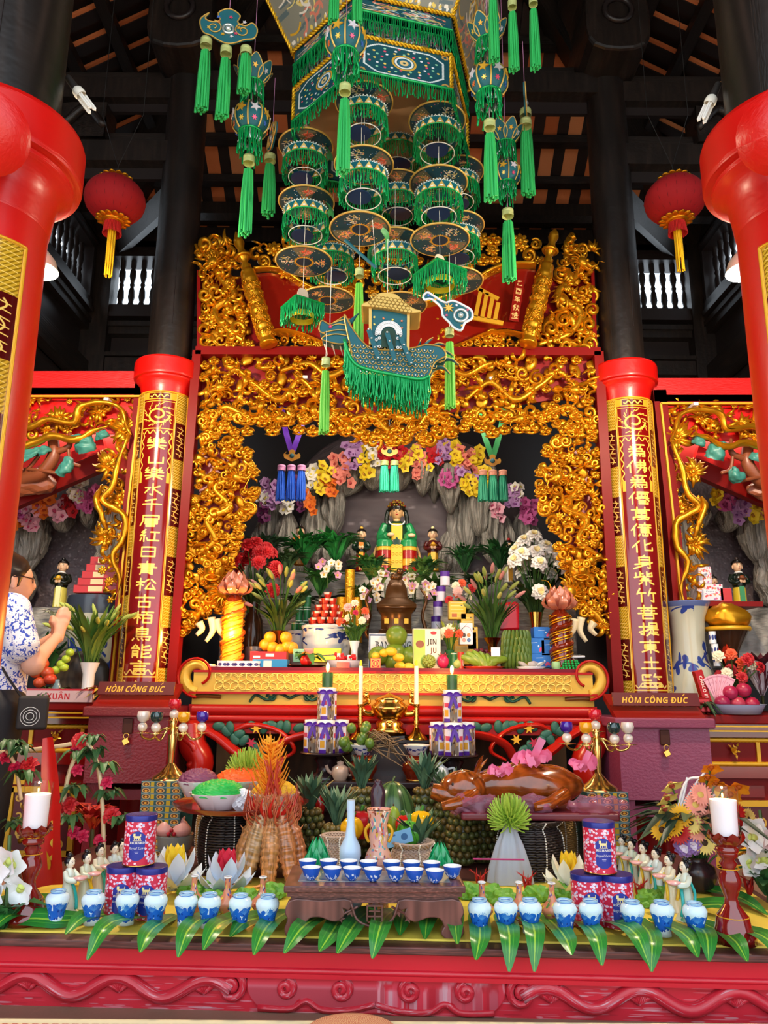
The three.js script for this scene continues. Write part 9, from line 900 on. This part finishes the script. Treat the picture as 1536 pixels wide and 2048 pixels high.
// rose arch, sash, gerbera bouquet, orchids
{
const z=3.0,b=V(at(120,1740,z).x,T1 + 0.006,-z),t=thing('rose_arch','bamboo hoop arch wound with red roses and green leaves','flower arch',b),L=(l)=>l.map(([x,y,d])=>{const p=at(x,y,z +(d||0));return[p.x - b.x,p.y - b.y,p.z - b.z];});const bam=M('pale_bamboo','#d8c8a0',0.4);part('hoop',[tube(L([[122,1640],[140,1540],[170,1485],[192,1520],[204,1600],[208,1730]]),0.008,7,24),tube(L([[0,1505],[60,1500],[120,1492],[170,1482]]),0.008,7,16),tube(L([[12,1500,-0.1],[30,1530,-0.1],[42,1600,-0.1]]),0.007,7,12),tube(L([[75,1660],[72,1740],[60,1780]]),0.005,6,10)],bam,t);const pts=[[160,1480,0],[152,1500,0],[154,1540],[138,1610],[148,1665],[213,1565],[222,1630],[200,1680],[30,1535,-0.1],[58,1530,-0.1],[10,1515,-0.1],[165,1672]];pts.forEach(([x,y,d],i)=>{const o=part('rose',i % 3?roseHot:roseRed,PETAL,t);o.position.set(...L([[x,y,d]])[0]);o.rotation.x=1;o.scale.setScalar(0.95);});[[185,1490],[190,1515],[158,1520],[205,1545],[215,1600],[140,1650],[20,1500,-0.1],[45,1510,-0.1],[45,1560,-0.1],[30,1660,-0.1],[235,1650],[150,1590]].forEach(([x,y,d],i)=>{const o=part('leaf_cluster',leafFan(14,0.07,0.014,'#2f5a34','#44703f',1.6,0.8,i + 3),LEAF,t);o.position.set(...L([[x,y,d]])[0]);});
const s=thing('satin_banner','long red satin sash with yellow scarf tied to the bamboo pole','sash',at(100,1480,z - 0.05));const sp=s.position;const cl=(l,w,m)=>part('cloth',blade(l.map(([x,y])=>{const p=at(x,y,z - 0.06);return[p.x - sp.x,p.y - sp.y,p.z - sp.z];}),w,14,0.4),m,s);cl([[97,1475],[100,1520],[104,1600],[100,1680],[102,1770]],(q)=>0.018 + 0.035*q,M('red_satin','#c0201c',0.35));cl([[92,1560],[90,1620],[88,1700],[92,1740]],(q)=>0.012 + 0.012*Math.sin(q*9),M('yellow_scarf','#c8a820',0.5));cl([[110,1640],[113,1680],[108,1720]],(q)=>0.012 + 0.008*Math.sin(q*14),M('yellow_scarf','#c8a820',0.5));plant('burst of shiny red foil leaves at the arch foot',at(185,1660,3.1),40,0.14,0.016,'#b01c18','#c83020',1.2,0.4,88,'foil flower');
const gerb=(c,c2)=>join([...Array.from({length:22},(_,i)=>petal(0.05,c,0.14).rotateX(-PI / 2 + 0.25).rotateY(i / 22*TAU)),tint(xf(ball(0.015,10,6),[0,0.004,0],[0,0,0],[1,0.5,1]),c2)]),G={r:gerb('#b81418','#1c1410'),y:gerb('#ecd878','#3a2a1c'),p:gerb('#f0a08c','#d8c060'),v:ruffle('#8a6ab0',0.045,26,'#e0d8ec'),o:blossom('#f0a018','#b86010',0.05),c:blossom('#e4dc78','#a8483a',0.055),s:gerb('#f0b818','#4a2c14')};
const bz=3.05,bb=V(at(1395,1760,bz).x,T1 + 0.006,-bz),hd=[[1358,1665,'r'],[1380,1645,'y'],[1368,1695,'v'],[1385,1690,'v'],[1408,1685,'y'],[1392,1660,'p'],[1472,1630,'r'],[1468,1655,'r'],[1362,1632,'s'],[1345,1650,'s'],[1325,1660,'s'],[1410,1640,'p'],[1480,1670,'r'],[1340,1565,'c'],[1330,1590,'c'],[1325,1612,'c'],[1335,1630,'c'],[1422,1530,'o'],[1415,1550,'o'],[1432,1562,'o'],[1450,1570,'o'],[1462,1585,'o'],[1478,1570,'o'],[1440,1600,'o'],[1400,1590,'p'],[1390,1610,'p'],[1495,1640,'y'],[1500,1700,'s']];const bq=bouquet('gerbera_bouquet','large mixed bouquet of gerberas and orchids before the donation box',bb,0.12,0.07,'jar',blackLac,1,hd.map(([x,y,k])=>{const p=at(x,y,bz - 0.08);return[p.x - bb.x,p.y - bb.y,p.z - bb.z,G[k],0.9,'bloom'];}),leafFan(90,0.34,0.022,'#22382a','#3a5a3c',1.3,0.6,92));part('white_twigs',[[1350,1640,1375,1560,1400,1555],[1345,1650,1390,1570,1410,1545],[1350,1645,1365,1600,1375,1555],[1360,1640,1400,1600,1430,1590]].map((l)=>tube([[l[0],l[1]],[l[2],l[3]],[l[4],l[5]]].map(([x,y])=>{const p=at(x,y,bz - 0.06);return[p.x - bb.x,p.y - bb.y,p.z - bb.z];}),0.005,6,12)),MAT.white,bq);
for(const[px,py,zz,n,lab]of[[12,1740,2.55,8,'white orchid spray with pink buds beside the candle stand at the rose arch'],[1525,1680,2.9,8,'white orchid spray with green buds beside the gerbera bouquet']]){const p=at(px,py,zz),o=thing('white_orchid',lab,'orchid',p);_s=px;for(let i=0;i<n;i++){const q=part('blossom',blossom('#eef2f4','#c8d870',0.055),PETAL,o);q.position.set(rr(-0.06,0.05),rr(-0.1,0.1),rr(-0.03,0.03));q.rotation.set(rr(-0.4,0.4),rr(-0.6,0.6),rr(0,6));}part('leaves',leafFan(16,0.16,0.024,'#2c5a30','#3f7a40',1.2,0.5,95).translate(0,-0.18,0),LEAF,o);part('stem',tint(tube([[0,T1 - p.y + 0.01,0],[0.01,-0.1,0],[0,0.1,0]],0.006,6,8),'#4a6a3a'),LEAF,o);}
}
// praying woman
function sdf(prims,c,half,res,k=0.03){
const mc=new MarchingCubes(res,new THREE.MeshStandardMaterial(),false,false,120000);mc.isolation=0;let i=0;const cell=2*half / res;
for(let z=0;z<res;z++)for(let y=0;y<res;y++)for(let x=0;x<res;x++){const px=c[0]+(x - res / 2)*cell,py=c[1]+(y - res / 2)*cell,pz=c[2]+(z - res / 2)*cell;let s=0;for(const q of prims){const bx=q[3]- q[0],by=q[4]- q[1],bz=q[5]- q[2],ax=px - q[0],ay=py - q[1],az=pz - q[2],l=bx*bx + by*by + bz*bz||1e-9,t=Math.max(0,Math.min(1,(ax*bx + ay*by + az*bz)/ l));const d=Math.hypot(ax - bx*t,(ay - by*t),(az - bz*t)*(q[8]||1))-(q[6]+(q[7]- q[6])*t);s +=Math.exp(-d / k);}mc.field[i++]=Math.max(-1,Math.min(1,k*Math.log(s + 1e-30)));}
mc.update();const n=mc.count,g=new THREE.BufferGeometry(),p=new Float32Array(mc.positionArray.subarray(0,n*3)),m=new Float32Array(mc.normalArray.subarray(0,n*3));for(let j=0;j<n;j++)for(let a=0;a<3;a++)p[3*j + a]=p[3*j + a]*half + c[a];g.setAttribute('position',new THREE.BufferAttribute(p,3));g.setAttribute('normal',new THREE.BufferAttribute(m,3));return uvBox(idx(g),1);
}
{
const z=3.72,p=at(18,1150,z),H=at(30,1110,z).y,k=H / 1.6,t=thing('person','woman in blue and white floral shirt and black trousers praying with joined hands, wearing glasses','person',[p.x,0,p.z],2.3);t.scale.setScalar(k);
const arm=(s)=>[[s*0.165,1.31,0,s*0.2,1.05,0.1,0.048,0.04],[s*0.2,1.05,0.1,s*0.03,1.2,0.26,0.04,0.025]];
const bodyG=sdf([...arm(1),...arm(-1),[0,1.2,0,0,1.34,0,0.12,0.06],[0,1.34,-0.01,0,1.42,0.01,0.052,0.05],[-0.08,0.82,0,-0.09,0.06,0,0.085,0.045],[0.08,0.82,0,0.09,0.06,0,0.085,0.045],[-0.09,0.04,0,-0.09,0.035,0.14,0.04,0.03],[0.09,0.04,0,0.09,0.035,0.14,0.04,0.03],[0,0.85,0,0,1.2,0,0.12,0.13]],[0,0.75,0.05],0.8,110,0.018);
const headG=sdf([[0,1.5,0,0,1.49,0.02,0.093,0.09],[0,1.43,0.045,0,1.45,0.05,0.05,0.055],[0,1.475,0.105,0,1.45,0.118,0.012,0.016],[-0.02,1.42,0.095,0.02,1.42,0.095,0.014,0.014],[0,1.385,0.075,0,1.39,0.07,0.025,0.025],[-0.088,1.47,-0.005,-0.09,1.44,0,0.018,0.012],[0.088,1.47,-0.005,0.09,1.44,0,0.018,0.012],[0,1.38,-0.01,0,1.45,0,0.05,0.06]],[0,1.46,0.01],0.17,80,0.012);
const hp=[];for(const s of[-1,1]){hp.push([s*0.032,1.19,0.26,s*0.014,1.27,0.285,0.024,0.02,0.8]);[[-0.022,0.062],[-0.008,0.074],[0.007,0.07],[0.021,0.052]].forEach(([d,L])=>hp.push([s*0.011,1.275,0.285 + d,s*0.011,1.275 + L*0.55,0.29 + d,0.0092,0.0088],[s*0.011,1.275 + L*0.55,0.29 + d,s*0.009,1.275 + L,0.293 + d,0.0088,0.0075]));hp.push([s*0.02,1.235,0.262,s*0.014,1.275,0.238,0.012,0.01],[s*0.014,1.275,0.238,s*0.01,1.3,0.234,0.01,0.008]);}const handG=sdf(hp,[0,1.26,0.27],0.11,72,0.006);
part('body',join([bodyG,headG,handG]),M('skin_tone','#d8a48a',0.5),t);
const shirtT=canvasTex(512,512,(g)=>{const R=seeded(71);g.fillStyle='#dfe2ee';g.fillRect(0,0,512,512);for(let i=0;i<300;i++){const x=R()*512,y=R()*512,a=R()*6;g.strokeStyle='#2a4ab8';g.lineWidth=6 + 10*R();g.beginPath();g.arc(x,y,14 + 26*R(),a,a + 1.6);g.stroke();}for(let i=0;i<120;i++){const x=R()*512,y=R()*512;g.fillStyle='#eef0f6';for(let q=0;q<5;q++){g.beginPath();g.arc(x + 9*Math.cos(q*1.257),y + 9*Math.sin(q*1.257),8,0,TAU);g.fill();}g.fillStyle='#5a6ab8';g.beginPath();g.arc(x,y,3,0,TAU);g.fill();}},true,true);shirtT.repeat.set(3.4,3.4);const shirtM=new THREE.MeshStandardMaterial({map:shirtT,roughness:0.8,side:THREE.DoubleSide,name:'floral_shirt'});
part('shirt',sdf([[0,0.86,-0.005,0,1.1,0,0.165,0.15,1.15],[0,1.1,0,0,1.3,-0.01,0.15,0.115,1.15],[-0.11,1.3,-0.01,0.11,1.3,-0.01,0.085,0.085],[-0.15,1.31,0,-0.195,1.14,0.04,0.07,0.08],[0.15,1.31,0,0.195,1.14,0.04,0.07,0.08]],[0,1.1,0],0.36,84,0.02),shirtM,t);part('collar',xf(torus(0.062,0.014,24,6),[0,1.375,0.0],[PI / 2 + 0.2,0,0]),shirtM,t);
part('trousers',sdf([[-0.085,0.84,0,-0.09,0.1,0,0.115,0.075],[0.085,0.84,0,0.09,0.1,0,0.115,0.075],[0,0.8,0,0,0.9,0,0.13,0.135]],[0,0.5,0],0.52,80,0.02),M('black_trousers','#14141a',0.7),t);
part('hair',sdf([[0,1.52,-0.02,0,1.51,0.015,0.104,0.096],[0,1.48,-0.055,0,1.42,-0.06,0.088,0.06],[-0.05,1.5,-0.01,-0.06,1.46,-0.03,0.06,0.05],[0.05,1.5,-0.01,0.06,1.46,-0.03,0.06,0.05],[0,1.43,-0.1,0,1.36,-0.11,0.045,0.03],[-0.07,1.5,0.03,-0.082,1.44,0.03,0.03,0.012],[0.07,1.5,0.03,0.082,1.44,0.03,0.03,0.012]],[0,1.47,-0.03],0.17,70,0.008).translate(0,0.004,-0.012),M('dark_hair','#1c1212',0.35),t);
part('glasses',[...[-1,1].map((s)=>xf(torus(0.022,0.003,18,5),[s*0.032,1.478,0.108],[0,s*0.25,0],[1,0.75,1])),...[-1,1].map((s)=>tube([[s*0.055,1.482,0.1],[s*0.1,1.484,0.04],[s*0.108,1.478,-0.01]],0.0035,5))],blackLac,t);part('eyes',[-1,1].map((s)=>xf(ball(0.008,8,6),[s*0.032,1.478,0.096])),blackLac,t);part('lips',xf(ball(0.016,10,6),[0,1.42,0.106],[0,0,0],[1.2,0.4,0.5]),M('lip_rose','#b05a54',0.5),t);
const bg=thing('shoulder_bag','small black handbag with white ring print hanging at the woman\'s hip','bag',V(at(62,1460,z - 0.12).x,at(62,1460,z - 0.12).y,-(z - 0.12)),0.4);part('pouch',rbox(0.13,0.15,0.05,0.015,0,0.075,0),M('black_canvas','#201c1c',0.7),bg);part('line_print',[0.016,0.028,0.04].map((r)=>xf(torus(r,0.0012,24,4),[-0.01,0.06,0.025])),MAT.white,bg);part('strap',tube([[-0.05,0.14,0],[-0.16,0.3,-0.06],[-0.2,0.5,-0.1]],0.006,5,10),M('black_canvas','#201c1c',0.7),bg);
}
renderer.render(scene,camera);
